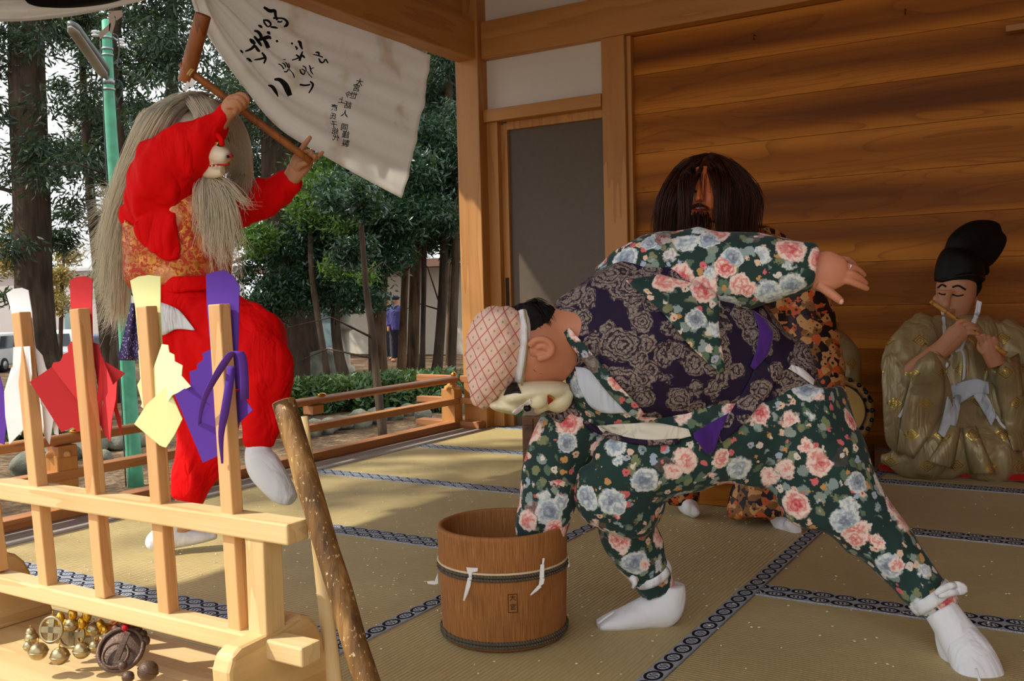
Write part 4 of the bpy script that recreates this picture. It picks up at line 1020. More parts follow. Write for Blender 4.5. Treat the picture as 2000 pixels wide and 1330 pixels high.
def brand_line(pts):
    q = G(); P = []
    for (px, py) in pts:
        zc = at(px, py, 2.395)[2]; p = on_tub(px, zc, .0012); P.append(p)
    q.tube(P, .0007, 4); q.obj('brand_frame', BRN, tub)
brand_line([(991, 1156), (991, 1192)]); brand_line([(1009, 1156), (1009, 1192)]); brand_line([(991, 1156), (1000, 1156), (1009, 1156)]); brand_line([(991, 1192), (1000, 1192), (1009, 1192)])

# ------------------------------------------------------------------ drums, stool, cloth
DARKB = wood('dark_cradle', srgb(52, 32, 16), srgb(116, 78, 42), 'X', 2.0, .5, 9); SKIN = plain('drum_skin', srgb(206, 170, 96), .5, var=.12, scale=10); STUD = plain('black_stud', srgb(16, 14, 14), .35)
dc = gz(1030, 920); d0 = thing('barrel_drum', 'barrel drum with studded yellow skin resting on a dark wooden cradle', 'drum', (dc[0] + .12, dc[1] + .2, 0))
C0 = np.array((dc[0] + .22, dc[1] + .26, .40)); AXD = np.array((-.35, -.86, .36)); AXD /= np.linalg.norm(AXD)
q = G(); q.lathe(C0, [(0, -.24), (.17, -.24), (.205, -.12), (.215, 0), (.205, .12), (.17, .24), (0, .24)], 36, AXD); q.obj('barrel', DARKB, d0, True)
q = G(); q.lathe(C0 + AXD * .235, [(.0, .012), (.165, .010), (.178, 0), (.184, -.03), (.17, -.03)], 36, AXD); q.obj('drum_skin', SKIN, d0, True)
M = np.array(Vector((0, 0, 1)).rotation_difference(Vector(AXD)).to_matrix())
for k in range(26):
    a = 2 * PI * k / 26; q = G(); q.ball(C0 + AXD * .222 + M @ np.array((math.cos(a) * .186, math.sin(a) * .186, 0)), .008, 8, 5); q.obj('stud', STUD, d0, True)
for sx in (0, .42):
    q = G(); b = np.array((dc[0] - .02 + sx, dc[1] + .02, 0)); prf = [(-.02, 0), (.05, 0), (.06, .27), (-.03, .30)]
    q.box(b + (.03, .2, .135), (.06, .44, .27)); q.obj('cradle_board', DARKB, d0, bevel=.006)
q = G(); q.box((dc[0] + .22, dc[1] + .03, .15), (.5, .05, .26)); q.obj('cradle_board', DARKB, d0, bevel=.006)

dp = at(1634, 803, 4.70); d1 = thing('hand_drum', 'flat drum with amber skin and black flowered rim standing beside the musician', 'drum', (dp[0], dp[1], 0))
AX1 = np.array((.25, -.95, .18)); AX1 /= np.linalg.norm(AX1); R1 = .174; C1 = np.array((dp[0], dp[1], dp[2]))
def rim_m():
    t = NT('flowered_rim'); v = t.vor(t.coord(), 34); return t.out(t.mix(t.step(v.outputs['Distance'], .42, .06), srgb(14, 14, 14), srgb(150, 108, 48)), .45)
RIMM = rim_m()
q = G(); q.lathe(C1, [(.0, -.05), (.15, -.05), (.15, -.02), (R1, -.02), (R1 + .005, .0), (R1, .02), (.135, .024), (.135, .018), (0, .018)], 48, AX1); q.obj('drum_shell', RIMM, d1, True)
q = G(); q.lathe(C1, [(0, .024), (.13, .024), (.135, .018)], 48, AX1); q.obj('drum_skin', SKIN, d1, True)
q = G(); torus(q, C1 + AX1 * .024, .134, .004, AX1, 48, 6); q.obj('skin_line', STUD, d1, True)
M = np.array(Vector((0, 0, 1)).rotation_difference(Vector(AX1)).to_matrix())
for k in range(22):
    a = 2 * PI * k / 22; q = G(); q.ball(C1 + AX1 * .022 + M @ np.array((math.cos(a) * .166, math.sin(a) * .166, 0)), (.012, .012, .005), 8, 5, M); q.obj('stud', STUD, d1, True)
q = G(); q.box((C1[0], C1[1] + .06, (C1[2] - R1) / 2), (.3, .18, max(C1[2] - R1, .02))); q.obj('drum_stand', DARKB, d1, bevel=.004)

sp = gz(1395, 988); st = thing('box_stool', 'plain brown wooden box stool under the long haired dancer', 'stool', (sp[0], sp[1] + .2, 0))
for a, b in (((0, .02, .19), (.46, .025, .38)), ((-.22, .21, .19), (.025, .36, .38)), ((.22, .21, .19), (.025, .36, .38)), ((0, .40, .19), (.46, .025, .38))):
    q = G(); q.box(np.array((sp[0], sp[1], 0)) + a, b); q.obj('side_panel', PLANK, st, bevel=.003)
q = G(); q.box((sp[0], sp[1] + .21, .39), (.48, .42, .025)); q.obj('seat', PLANK, st, bevel=.004)

REDF = plain('red_felt', srgb(176, 22, 18), .95, var=.15, scale=30, bump=.2, Sheen_Weight=.4)
fc = gz(1750, 935); fr = gz(2000, 938)
q = G(); rows = []
X0c, X1c, Y0c = -.88, .30, 4.80
for i in range(9):
    rows.append([(X0c + (X1c - X0c) * j / 30 + .02 * noise.noise(Vector((i * .7, j * .3, 2))), Y0c + .55 * i / 8 + .012 * noise.noise(Vector((j * .5, i, 0))), .022 + .006 * noise.noise(Vector((j * .6, i * .6, 5)))) for j in range(31)])
q.sheet(rows, .034); tag(q.obj('felt_mat', REDF, None, True, bevel=.01), 'folded red felt mat under the kneeling flute player', 'floor mat')

# ------------------------------------------------------------------ scattered rice on the mats
rg = np.random.default_rng(3); q = G(); cnt = 0
while cnt < 900:
    x, y = rg.uniform(-3.45, .4), rg.uniform(1.3, 5.2)
    if rg.random() > math.exp(-((x + 1.9) ** 2 / 2.4 + (y - 2.7) ** 2 / 2.6)): continue
    if (x - BC[0]) ** 2 + (y - BC[1]) ** 2 < .04: continue
    if x < -2.0 + .0 and x > -2.75 and y > 4.05: continue
    if abs(x - sp[0]) < .28 and abs(y - sp[1] - .2) < .28: continue
    if x > -.92 and y > 4.75: continue
    if -1.5 < x < -.9 and y > 4.2: continue
    a = rg.uniform(0, PI); R = np.array(((math.cos(a), -math.sin(a), 0), (math.sin(a), math.cos(a), 0), (0, 0, 1)))
    q.ball((x, y, .0032), (.0042, .0021, .0016), 6, 4, R); cnt += 1
tag(q.obj('scattered_rice', plain('rice', srgb(240, 232, 208), .5), None, True), 'white rice grains scattered over the straw mats', 'rice', kind='stuff')
# ================================================================== PEOPLE: CLOTH, SKIN AND HAIR
def floral_m():
    t = NT('rose_print'); c0 = t.coord(); nz = t.noise(c0, 26, 3, .6)
    wob = t.vmath('SCALE', t.vmath('SUBTRACT', nz.outputs['Color'], (.5, .5, .5)));  wob.node.inputs['Scale'].default_value = .022
    wb2 = t.vmath('SCALE', t.vmath('SUBTRACT', t.noise(c0, 95, 2, .6).outputs['Color'], (.5, .5, .5))); wb2.node.inputs['Scale'].default_value = .014
    c = t.vmath('ADD', t.vmath('ADD', c0, wob), wb2)
    base = t.mix(t.noise(c0, 5, 2).outputs[0], srgb(26, 48, 46), srgb(44, 70, 66))
    lf = t.vor(t.mapping(c, (1.0, 1.6, 1.0), (.5, .3, .9)), 27); ln = t.noise(c0, 11, 2)
    lm = t.math('MULTIPLY', t.math('SUBTRACT', 1.0, t.step(lf.outputs['Distance'], .40, .03)), t.step(ln.outputs[0], .43, .02))
    lcol = t.ramp(t.n('SeparateColor', {'Color': lf.outputs['Color']}).outputs[0], [(.2, srgb(96, 118, 96)), (.5, srgb(150, 168, 168)), (.8, srgb(126, 134, 96))])
    col = t.mix(lm, base, lcol)
    sf = t.vor(t.vmath('ADD', c, (3.1, 1.7, .4)), 34); sr = t.n('SeparateColor', {'Color': sf.outputs['Color']})
    sm = t.math('MULTIPLY', t.math('SUBTRACT', 1.0, t.step(sf.outputs['Distance'], .33, .03)), t.step(sr.outputs[1], .30, .01))
    scol = t.ramp(sr.outputs[0], [(.0, srgb(226, 196, 170)), (.3, srgb(200, 150, 92)), (.5, srgb(224, 214, 204)), (.7, srgb(214, 110, 112)), (.9, srgb(164, 180, 196))], 'CONSTANT')
    scol = t.mix(t.math('SUBTRACT', 1.0, t.step(sf.outputs['Distance'], .10, .03)), scol, srgb(150, 60, 50)); col = t.mix(sm, col, scol)
    for sc, off, thr, rad in ((12.0, (0, 0, 0), .20, .43), (15.0, (5.2, 2.2, 7.7), .50, .40)):
        v = t.vor(t.vmath('ADD', c, off), sc); d = v.outputs['Distance']; r = t.n('SeparateColor', {'Color': v.outputs['Color']})
        m = t.math('MULTIPLY', t.math('SUBTRACT', 1.0, t.step(d, rad, .025)), t.step(r.outputs[1], thr, .01))
        pet = t.vor(c, sc * 4.6, 'DISTANCE_TO_EDGE').outputs['Distance']
        rings = t.math('SINE', t.math('ADD', t.math('MULTIPLY', d, 44.0), t.math('MULTIPLY', t.noise(c0, 60, 2).outputs[0], 9.0)))
        f = t.math('ADD', t.math('MULTIPLY', d, 1.9), t.math('ADD', t.math('MULTIPLY', rings, .10), t.math('MULTIPLY', pet, 1.2)))
        pink = t.ramp(f, [(.05, srgb(176, 50, 62)), (.35, srgb(216, 104, 108)), (.62, srgb(230, 160, 152)), (.9, srgb(242, 220, 208))])
        blue = t.ramp(f, [(.05, srgb(104, 116, 136)), (.4, srgb(142, 154, 170)), (.75, srgb(186, 200, 208)), (.95, srgb(222, 226, 222))])
        fc = t.mix(t.step(r.outputs[0], .66, .01), pink, blue); col = t.mix(m, col, fc)
    t.bump(t.noise(c0, 14, 3).outputs[0], .25, .02)
    return t.out(col, .75, spec=.2, Sheen_Weight=.1)
FLORAL = floral_m()
def vest_m():
    t = NT('paisley_vest'); c0 = t.coord(); nz = t.noise(c0, 24, 3, .6)
    wob = t.vmath('SCALE', t.vmath('SUBTRACT', nz.outputs['Color'], (.5, .5, .5))); wob.node.inputs['Scale'].default_value = .035; c = t.vmath('ADD', c0, wob)
    col = t.mix(t.noise(c0, 6, 2).outputs[0], srgb(30, 22, 46), srgb(48, 36, 62))
    for sc, off, rad, thr, fq, st in ((14.0, (1, 4, 2), .46, .25, 36.0, (1, 1, 1)), (17.0, (0, 0, 0), .50, .0, 40.0, (1, 1, 1)), (8.0, (3.3, 1.2, 8.8), .50, .50, 52.0, (1, 1, 1.45))):
        v = t.vor(t.mapping(t.vmath('ADD', c, off), st, (.3, .5, .2)), sc); d = v.outputs['Distance']; r = t.n('SeparateColor', {'Color': v.outputs['Color']})
        m = t.math('MULTIPLY', t.math('SUBTRACT', 1.0, t.step(d, rad, .02)), t.step(r.outputs[1], thr, .01))
        rim = t.math('MULTIPLY', t.step(d, rad - .07, .015), .0)
        rings = t.step(t.math('SINE', t.math('ADD', t.math('MULTIPLY', d, fq), t.math('MULTIPLY', t.noise(c0, 55, 2).outputs[0], 14.0))), .45, .25)
        fil = t.math('SUBTRACT', 1.0, t.step(t.vor(c, 95, 'DISTANCE_TO_EDGE').outputs['Distance'], .07, .05))
        ln = t.math('MAXIMUM', rings, t.math('MULTIPLY', fil, .7)); tau = t.mix(ln, srgb(146, 132, 124), srgb(54, 44, 54)); col = t.mix(m, col, tau)
    t.bump(t.noise(c0, 12, 3).outputs[0], .25, .02); return t.out(col, .8, spec=.15)
VEST = vest_m()
def brocade_m(name, bgc, golds, sc, thr, metal=.6):
    t = NT(name); c0 = t.coord(); n = t.noise(c0, sc, 4, .6, 1.5); v = t.vor(c0, sc * .55); big = t.vor(c0, 8.5)
    g1 = t.step(n.outputs[0], thr, .03); col = t.mix(g1, bgc, t.ramp(v.outputs['Distance'], [(.1, golds[0]), (.6, golds[1])]))
    rd = t.math('MULTIPLY', t.math('SUBTRACT', 1.0, t.step(big.outputs['Distance'], .40, .04)), t.step(t.n('SeparateColor', {'Color': big.outputs['Color']}).outputs[0], .35, .01))
    col = t.mix(rd, col, t.mix(t.math('MULTIPLY', g1, .4), golds[2], golds[0])); t.bump(n.outputs[0], .35, .006)
    return t.out(col, t.math('SUBTRACT', .62, t.math('MULTIPLY', g1, .28)), t.math('MULTIPLY', g1, metal), spec=.4)
FOXVEST = brocade_m('red_gold_brocade', srgb(190, 48, 18), (srgb(226, 160, 70), srgb(176, 110, 40), srgb(214, 140, 100)), 44, .50)
def dark_brocade():
    t = NT('black_gold_brocade'); c0 = t.coord(); nz = t.noise(c0, 12, 2); wob = t.vmath('SCALE', t.vmath('SUBTRACT', nz.outputs['Color'], (.5, .5, .5))); wob.node.inputs['Scale'].default_value = .02
    v = t.n('TexVoronoi', {'Vector': t.vmath('ADD', c0, wob), 'Scale': 34.0}, distance='MANHATTAN'); r = t.n('SeparateColor', {'Color': v.outputs['Color']}); big = t.noise(c0, 16, 3, .6)
    col = t.ramp(t.math('ADD', t.math('MULTIPLY', r.outputs[0], .75), t.math('MULTIPLY', big.outputs[0], .35)), [(.0, srgb(20, 16, 18)), (.36, srgb(54, 24, 26)), (.44, srgb(130, 84, 40)), (.58, srgb(190, 140, 84)), (.78, srgb(190, 84, 34)), (.9, srgb(30, 20, 30))], 'CONSTANT')
    col = t.mix(t.math('SUBTRACT', 1.0, t.step(v.outputs['Distance'], .28, .06)), col, srgb(26, 18, 20)); t.bump(big.outputs[0], .4, .01)
    return t.out(col, .5, .15, spec=.35)
DKBROC = dark_brocade()
def gold_robe():
    t = NT('gold_satin'); c0 = t.coord(); sx = t.n('SeparateXYZ', {'Vector': t.mapping(c0, (1, 1, 1), (0, 0, .0))})
    u = t.math('ADD', t.math('MULTIPLY', sx.outputs[0], 7.0), t.math('MULTIPLY', sx.outputs[1], 3.0)); w_ = t.math('MULTIPLY', sx.outputs[2], 7.0)
    row = t.math('FLOOR', w_); u = t.math('ADD', u, t.math('MULTIPLY', row, .5))
    fu = t.math('ABSOLUTE', t.math('SUBTRACT', t.math('FRACT', u), .5)); fw_ = t.math('ABSOLUTE', t.math('SUBTRACT', t.math('FRACT', w_), .5))
    d = t.math('ADD', fu, t.math('MULTIPLY', fw_, 1.25)); rings = t.step(t.math('SINE', t.math('MULTIPLY', d, 62.0)), .1, .3)
    m = t.math('MULTIPLY', t.math('SUBTRACT', 1.0, t.step(d, .30, .01)), rings)
    base = t.mix(t.noise(c0, 4, 2).outputs[0], srgb(140, 122, 84), srgb(184, 168, 126)); col = t.mix(m, base, srgb(206, 176, 70))
    rz = t.math('ABSOLUTE', t.math('SUBTRACT', t.noise(t.mapping(c0, (1, 1, .35)), 8, 3, .5, .8).outputs[0], .5)); t.bump(rz, .55, .07)
    return t.out(col, t.math('SUBTRACT', .42, t.math('MULTIPLY', m, .15)), t.math('ADD', .25, t.math('MULTIPLY', m, .55)), spec=.5)
GOLDR = gold_robe()
def fabric(name, c, rough=.8, sheen=.25, fold=.3, **kw):
    t = NT(name); c0 = t.coord(); rz = t.math('ABSOLUTE', t.math('SUBTRACT', t.noise(t.mapping(c0, (1, 1, .45), (.3, .5, 0)), 9, 3, .5, .6).outputs[0], .5)); t.bump(rz, min(1.0, fold * 2.5), .08)
    return t.out(t.mix(t.noise(c0, 9, 3).outputs[0], tuple(.9 * x for x in c), c), rough, spec=.15, Sheen_Weight=sheen, **kw)
RED = fabric('scarlet_cloth', srgb(236, 4, 8), .8, .0, .22); WHITE = fabric('white_cotton_cloth', srgb(232, 234, 238), .85, .2); TABI = fabric('white_tabi', srgb(236, 238, 242), .8, .2, .15)
PURPLE = fabric('purple_sash', srgb(74, 34, 124), .7); CREAM = fabric('cream_lining', srgb(226, 220, 200), .8); BLUEW = fabric('pale_undershirt', srgb(206, 214, 226), .85)
def skin_m(name, c):
    t = NT(name); c0 = t.coord(); n = t.noise(c0, 22, 4)
    return t.out(t.mix(n.outputs[0], tuple(.86 * x for x in c), c), .5, spec=.35, Subsurface_Weight=.08)
SKIN1 = skin_m('tanned_skin', srgb(196, 128, 92)); SKIN2 = skin_m('light_skin', srgb(200, 142, 106)); SKIN3 = skin_m('ruddy_skin', srgb(204, 136, 104))
def hair_m(name, a, b, rough=.45):
    t = NT(name); r = t.n('NewGeometry').outputs['Random Per Island']; return t.out(t.mix(r, a, b), rough, spec=.4)
def pale_hair():
    t = NT('white_wig_hair'); r = t.n('NewGeometry').outputs['Random Per Island']; c = t.mix(r, srgb(252, 242, 214), srgb(255, 254, 246)); t.out(c, .5, spec=.3, Sheen_Weight=.9, Sheen_Roughness=.5)
    b = t.n('BsdfTranslucent', {'Color': c}); mx = t.n('MixShader', {0: .6}); t.t.links.new(t.p.outputs[0], mx.inputs[1]); t.t.links.new(b.outputs[0], mx.inputs[2]); t.t.links.new(mx.outputs[0], t.o.inputs[0]); return t.m
WHITEH = pale_hair(); DARKH = hair_m('dark_wig_hair', srgb(22, 11, 9), srgb(84, 42, 26)); BLACKH = hair_m('black_hair', srgb(8, 8, 9), srgb(24, 22, 22))

def strands(name, guides, mat, parent, rad=.0012, S=12, seed=1, wild=.02):
    """guides: (n, [(px, py, depth, spread px)...]) -> n hairs following each guide"""
    r = np.random.default_rng(seed); V = []; FC = []; base = 0
    for n, pts in guides:
        B = np.array(bez(pts, S)); C = np.array([at(b[0], b[1], b[2]) for b in B]); sp = B[:, 3] * B[:, 2] / F
        u = r.normal(size=(n, 1, 3)); u /= np.linalg.norm(u, axis=2, keepdims=True); u *= r.random((n, 1, 1)) ** .5
        ph = r.normal(size=(n, 1, 3)); tt = np.linspace(0, 1, S)[None, :, None]
        ln = r.uniform(.72, 1.0, (n, 1, 1)); 
        P = C[None] + u * sp[None, :, None] + np.sin(tt * (3 + 3 * r.random((n, 1, 1))) + ph) * ph * wild * tt * tt
        idx = np.clip(ln * tt * (S - 1), 0, S - 1)[..., 0]; i0 = np.floor(idx).astype(int); i1 = np.minimum(i0 + 1, S - 1); fr = (idx - i0)[..., None]; ar = np.arange(n)[:, None]
        P = P[ar, i0] * (1 - fr) + P[ar, i1] * fr
        dr = np.array([[1, 0, 0], [-.5, .6, .62], [-.5, -.6, -.62]]); rd = rad * (1 - .8 * np.linspace(0, 1, S) ** 2)
        T = P[:, :, None, :] + dr[None, None] * rd[None, :, None, None]
        V.append(T.reshape(-1, 3))
        for k in range(3):
            k2 = (k + 1) % 3
            a = (np.arange(n)[:, None] * S + np.arange(S - 1)[None]) * 3
            FC.append(np.stack((a + k, a + k2, a + 3 + k2, a + 3 + k), -1).reshape(-1, 4) + base)
        base += n * S * 3
    V = np.vstack(V); FC = np.vstack(FC); me = bpy.data.meshes.new(name); m = len(FC)
    me.vertices.add(len(V)); me.vertices.foreach_set('co', V.ravel()); me.loops.add(m * 4); me.loops.foreach_set('vertex_index', FC.ravel())
    me.polygons.add(m); me.polygons.foreach_set('loop_start', np.arange(m) * 4); me.polygons.foreach_set('loop_total', np.full(m, 4)); me.update(calc_edges=True)
    return tag(place(name, me, mat, parent, True), kind='stuff')

def finger(g, pts, d, r, seg=10):
    """pts (px, py [, depth offset]); r half width px"""
    q = [(p[0], p[1], d + (p[2] if len(p) > 2 else 0)) for p in pts]; B = bez(q, seg); P = [at(*b) for b in B]; k = d / F
    ra = [r * k * (1.0 - .28 * i / (seg - 1)) * (.72 if i == seg - 1 else 1) for i in range(seg)]; g.tube(P, ra, 8)
    g.ball(P[-1], ra[-2] * .92, 8, 6)
def foot(g, heel, toe, d0, d1, h, wd, split=True, ankle=None):
    """tabi: heel and toe px, depths, ankle height px, half width px"""
    hx, hy = heel; tx, ty = toe
    def P(s, up): return (hx + (tx - hx) * s, hy + (ty - hy) * s - up)
    q = [(*P(0, h * .18), d0, h * .20, 1.2), (*P(.08, h * .30), d0, h * .32, 1.0), (*P(.3, h * .34), d0 + (d1 - d0) * .3, h * .36, .9), (*P(.6, h * .22), d0 + (d1 - d0) * .6, h * .25, 1.35), (*P(.85, h * .16), d0 + (d1 - d0) * .85, h * .18, 1.6), (*P(1.0, h * .13), d1, h * .13, 1.5)]
    limb(g, q, 14, 16)
def wrist_cut(o): return o

# ================================================================== FOX DANCER
D = 3.40
fp = gz(350, 1072); fox = thing('person', 'person in scarlet costume, fox mask and long white wig raising a mallet', 'person', (fp[0], fp[1], 0))
# body
g = G()
limb(g, [(352, 250, 3.36, 40, 1.1), (360, 300, 3.36, 44, 1.1), (365, 345, 3.38, 24, 1), (352, 385, 3.40, 70, .6), (348, 460, 3.42, 74, .65), (352, 540, 3.42, 66, .7), (360, 610, 3.42, 70, .7)], 16, 24)
limb(g, [(300, 380, 3.36, 30), (318, 330, 3.30, 28), (375, 270, 3.24, 22), (425, 232, 3.21, 17), (446, 214, 3.20, 14)], 12, 16)
limb(g, [(410, 395, 3.46, 28), (480, 402, 3.52, 24), (540, 380, 3.50, 20), (568, 345, 3.46, 16), (578, 325, 3.45, 17)], 12, 16)
limb(g, [(360, 620, 3.42, 55), (380, 740, 3.44, 44), (398, 850, 3.46, 32), (372, 950, 3.45, 26), (352, 1040, 3.44, 18)], 12, 18)
limb(g, [(385, 620, 3.40, 52), (460, 655, 3.32, 42), (530, 690, 3.26, 34), (530, 760, 3.27, 28), (515, 830, 3.29, 20), (508, 880, 3.30, 18)], 12, 18)
core = voxel(g, 'body', SKIN2, None, .011, 4)
g = G(); hd_ = 3.19; k = hd_ / F     # near hand gripping the handle
limb(g, [(428, 246, 3.205, 15), (440, 225, 3.20, 16), (452, 207, 3.19, 19, .7), (462, 195, 3.185, 17, .7)], 12, 12)
for pts in ([(456, 190, -.012), (472, 184, -.02), (484, 194, -.012), (480, 208, .004)], [(452, 194, -.018), (466, 190, -.028), (478, 200, -.018), (473, 213, .002)], [(447, 200, -.02), (460, 198, -.03), (470, 207, -.02), (466, 218, 0)], [(444, 208, -.018), (455, 207, -.026), (462, 214, -.018), (458, 222, 0)]):
    finger(g, pts, hd_, 6.2)
finger(g, [(448, 218, .01), (444, 204, .026), (452, 190, .026), (462, 186, .01)], hd_, 6.5)
h1 = voxel(g, 'hand', SKIN2, None, .0028, 3)
g = G(); hd_ = 3.45                 # far hand, palm open, middle fingers on the handle end
limb(g, [(570, 352, 3.46, 15), (578, 338, 3.45, 17, .6), (588, 320, 3.45, 22, .45), (597, 303, 3.45, 20, .4)], 12, 12)
finger(g, [(578, 318), (585, 298), (596, 281, -.005), (605, 269, -.008)], hd_, 6.5)
finger(g, [(590, 306), (598, 297, -.02), (608, 298, -.035), (606, 308, -.03)], hd_, 6.2)
finger(g, [(600, 308), (608, 302, -.02), (615, 305, -.03), (611, 313, -.022)], hd_, 6)
finger(g, [(604, 318), (614, 310), (622, 305), (630, 298, .005)], hd_, 5.4)
finger(g, [(580, 332, -.01), (588, 322, -.03), (598, 318, -.04), (604, 314, -.035)], hd_, 7)
h2 = voxel(g, 'hand', SKIN2, None, .0028, 3)
join_meshes('body', [core, h1, h2], SKIN2, fox)
# scarlet jacket
g = G()
limb(g, [(284, 424, 3.36, 40, .9), (300, 374, 3.32, 54, .9), (334, 322, 3.27, 66, .75), (374, 284, 3.23, 52, .7), (404, 260, 3.215, 33, .8), (425, 237, 3.205, 24, .9)], 18, 22)
limb(g, [(418, 258, 3.21, 20, .8), (428, 232, 3.20, 18, .8), (432, 208, 3.20, 17, .6), (430, 202, 3.20, 13, .5)], 14, 10)
limb(g, [(410, 408, 3.46, 46), (470, 398, 3.52, 44), (520, 385, 3.52, 36), (560, 362, 3.48, 26), (578, 345, 3.46, 20)], 16, 18)
limb(g, [(310, 420, 3.38, 58, .7), (350, 400, 3.40, 82, .62), (350, 470, 3.42, 88, .68), (352, 540, 3.42, 84, .7), (358, 600, 3.42, 88, .75)], 18, 20)
limb(g, [(300, 425, 3.30, 42, .5), (318, 462, 3.285, 38, .4), (338, 492, 3.28, 22, .3), (350, 506, 3.285, 8, .3)], 14, 14)
limb(g, [(250, 400, 3.38, 16, .8), (262, 425, 3.36, 24, .7), (305, 434, 3.29, 18, .6), (340, 430, 3.275, 12, .6)], 12, 12)
voxel(g, 'jacket', RED, fox, .0095, 4, (.017, 10, (1, 1, .5)))
q = G(); q.tube(bez([at(424, 262, 3.19), at(432, 272, 3.18), at(434, 283, 3.19)], 8), .009, 8); q.obj('sleeve_tie', RED, fox, True)
# brocade vest
g = G()
limb(g, [(300, 395, 3.40, 52, .74), (345, 400, 3.40, 104, .66), (348, 450, 3.42, 106, .70), (348, 510, 3.42, 104, .72), (346, 556, 3.42, 98, .74), (346, 562, 3.42, 70, .6)], 22, 20)
voxel(g, 'brocade_vest', FOXVEST, fox, .010, 3, (.004, 16, (1, 1, 1)))
# trousers
g = G()
limb(g, [(352, 560, 3.42, 92, .72), (365, 610, 3.42, 104, .72), (380, 660, 3.42, 96, .72), (392, 720, 3.44, 72, .8), (402, 800, 3.45, 60), (405, 850, 3.46, 54), (385, 910, 3.46, 44), (362, 975, 3.45, 32)], 20, 26)
limb(g, [(390, 640, 3.42, 100, .7), (440, 668, 3.36, 94, .75), (490, 680, 3.30, 80, .8), (518, 704, 3.27, 58, .9), (526, 730, 3.27, 45)], 20, 18)
limb(g, [(518, 690, 3.27, 52, .9), (522, 740, 3.27, 48), (514, 800, 3.28, 42), (508, 845, 3.29, 28), (506, 868, 3.30, 25)], 18, 16)
limb(g, [(330, 590, 3.40, 60, .6), (320, 640, 3.40, 50, .6), (340, 700, 3.42, 60, .7)], 14, 12)
FOXT_ = voxel(g, 'trousers', RED, fox, .0095, 4, (.018, 8, (1, 1, .4)))
g = G(); limb(g, [(300, 560, 3.36, 14, .5), (345, 556, 3.28, 18, .4), (400, 552, 3.30, 16, .4), (440, 545, 3.38, 14, .5)], 10, 14); voxel(g, 'red_sash', RED, fox, .008, 3)
FOXT = FOXT_
q = G(); rows = []
for i in range(10):
    v = i / 9; rows.append([at(264 - 10 * v + (j / 8 - .5) * (14 + 34 * v), 592 + 112 * v, 3.36 + .02 * math.sin(j * 1.4 + 1) + .02 * v) for j in range(9)])
def dotted():
    t = NT('purple_dotted'); v = t.vor(t.coord(), 110); return t.out(t.mix(t.step(v.outputs['Distance'], .3, .06), srgb(200, 190, 210), srgb(70, 58, 110)), .8)
q.sheet(rows, .004); q.obj('dotted_hand_cloth', dotted(), fox, True)
# feet
g = G(); foot(g, (296, 1080), (424, 1052), 3.42, 3.50, 70, 26); limb(g, [(322, 1050, 3.44, 22), (338, 1020, 3.44, 24), (352, 985, 3.45, 26)], 14, 8); t1 = voxel(g, 'tabi_sock', TABI, fox, .006, 3)
g = G(); limb(g, [(508, 862, 3.30, 22), (505, 885, 3.30, 27, 1.0), (516, 912, 3.29, 34, .8), (537, 942, 3.28, 30, .9), (556, 964, 3.28, 25, 1.0), (572, 976, 3.27, 13, 1.2)], 16, 18); limb(g, [(494, 892, 3.30, 15), (500, 910, 3.30, 17), (520, 925, 3.29, 20)], 12, 8); voxel(g, 'tabi_sock', TABI, fox, .006, 3)
# mask
MASKW = plain('mask_white', srgb(236, 226, 200), .35, var=.05, spec=.5); MRED = plain('mask_red', srgb(180, 40, 34), .5); MBLK = plain('mask_black', srgb(20, 18, 18), .35); MGOLD = plain('mask_gold', srgb(220, 170, 60), .3, .8)
g = G()
limb(g, [(396, 242, 3.29, 28, 1.4), (404, 280, 3.29, 34, 1.3), (402, 316, 3.29, 30, 1.2), (398, 342, 3.30, 16, 1)], 16, 16)
limb(g, [(404, 294, 3.27, 28, 1.0), (424, 300, 3.235, 22, 1.0), (438, 306, 3.215, 17, 1.0), (446, 309, 3.21, 11, 1.0)], 14, 14)
limb(g, [(404, 332, 3.27, 17, 1.0), (422, 334, 3.245, 14, 1.0), (436, 334, 3.23, 10, 1.0)], 12, 10)
fm = voxel(g, 'fox_mask', MASKW, fox, .006, 3)
for nm, m, c, r in (('mask_eye', MGOLD, (428, 281, 3.215), (11, 6)), ('pupil', MBLK, (430, 282, 3.208), (7, 6)), ('nostril', MBLK, (445, 306, 3.186), (3, 3)), ('nose', MRED, (451, 305, 3.196), (5, 4))):
    q = G(); kk = c[2] / F; q.ball(at(*c), (r[0] * kk, r[0] * kk, r[1] * kk), 10, 8); q.obj(nm, m, fm, True)
q = G(); q.tube(bez([at(410, 324, 3.205), at(425, 322, 3.195), at(440, 322, 3.192), at(448, 318, 3.196)], 10), .004, 6); q.obj('mouth_line', MRED, fm, True)
for x in (414, 422, 430):
    q = G(); p = at(x, 322, 3.194); q.tube([p, p + (0, 0, -.012)], [.004, .001], 6); q.obj('tooth', MASKW, fm, True)
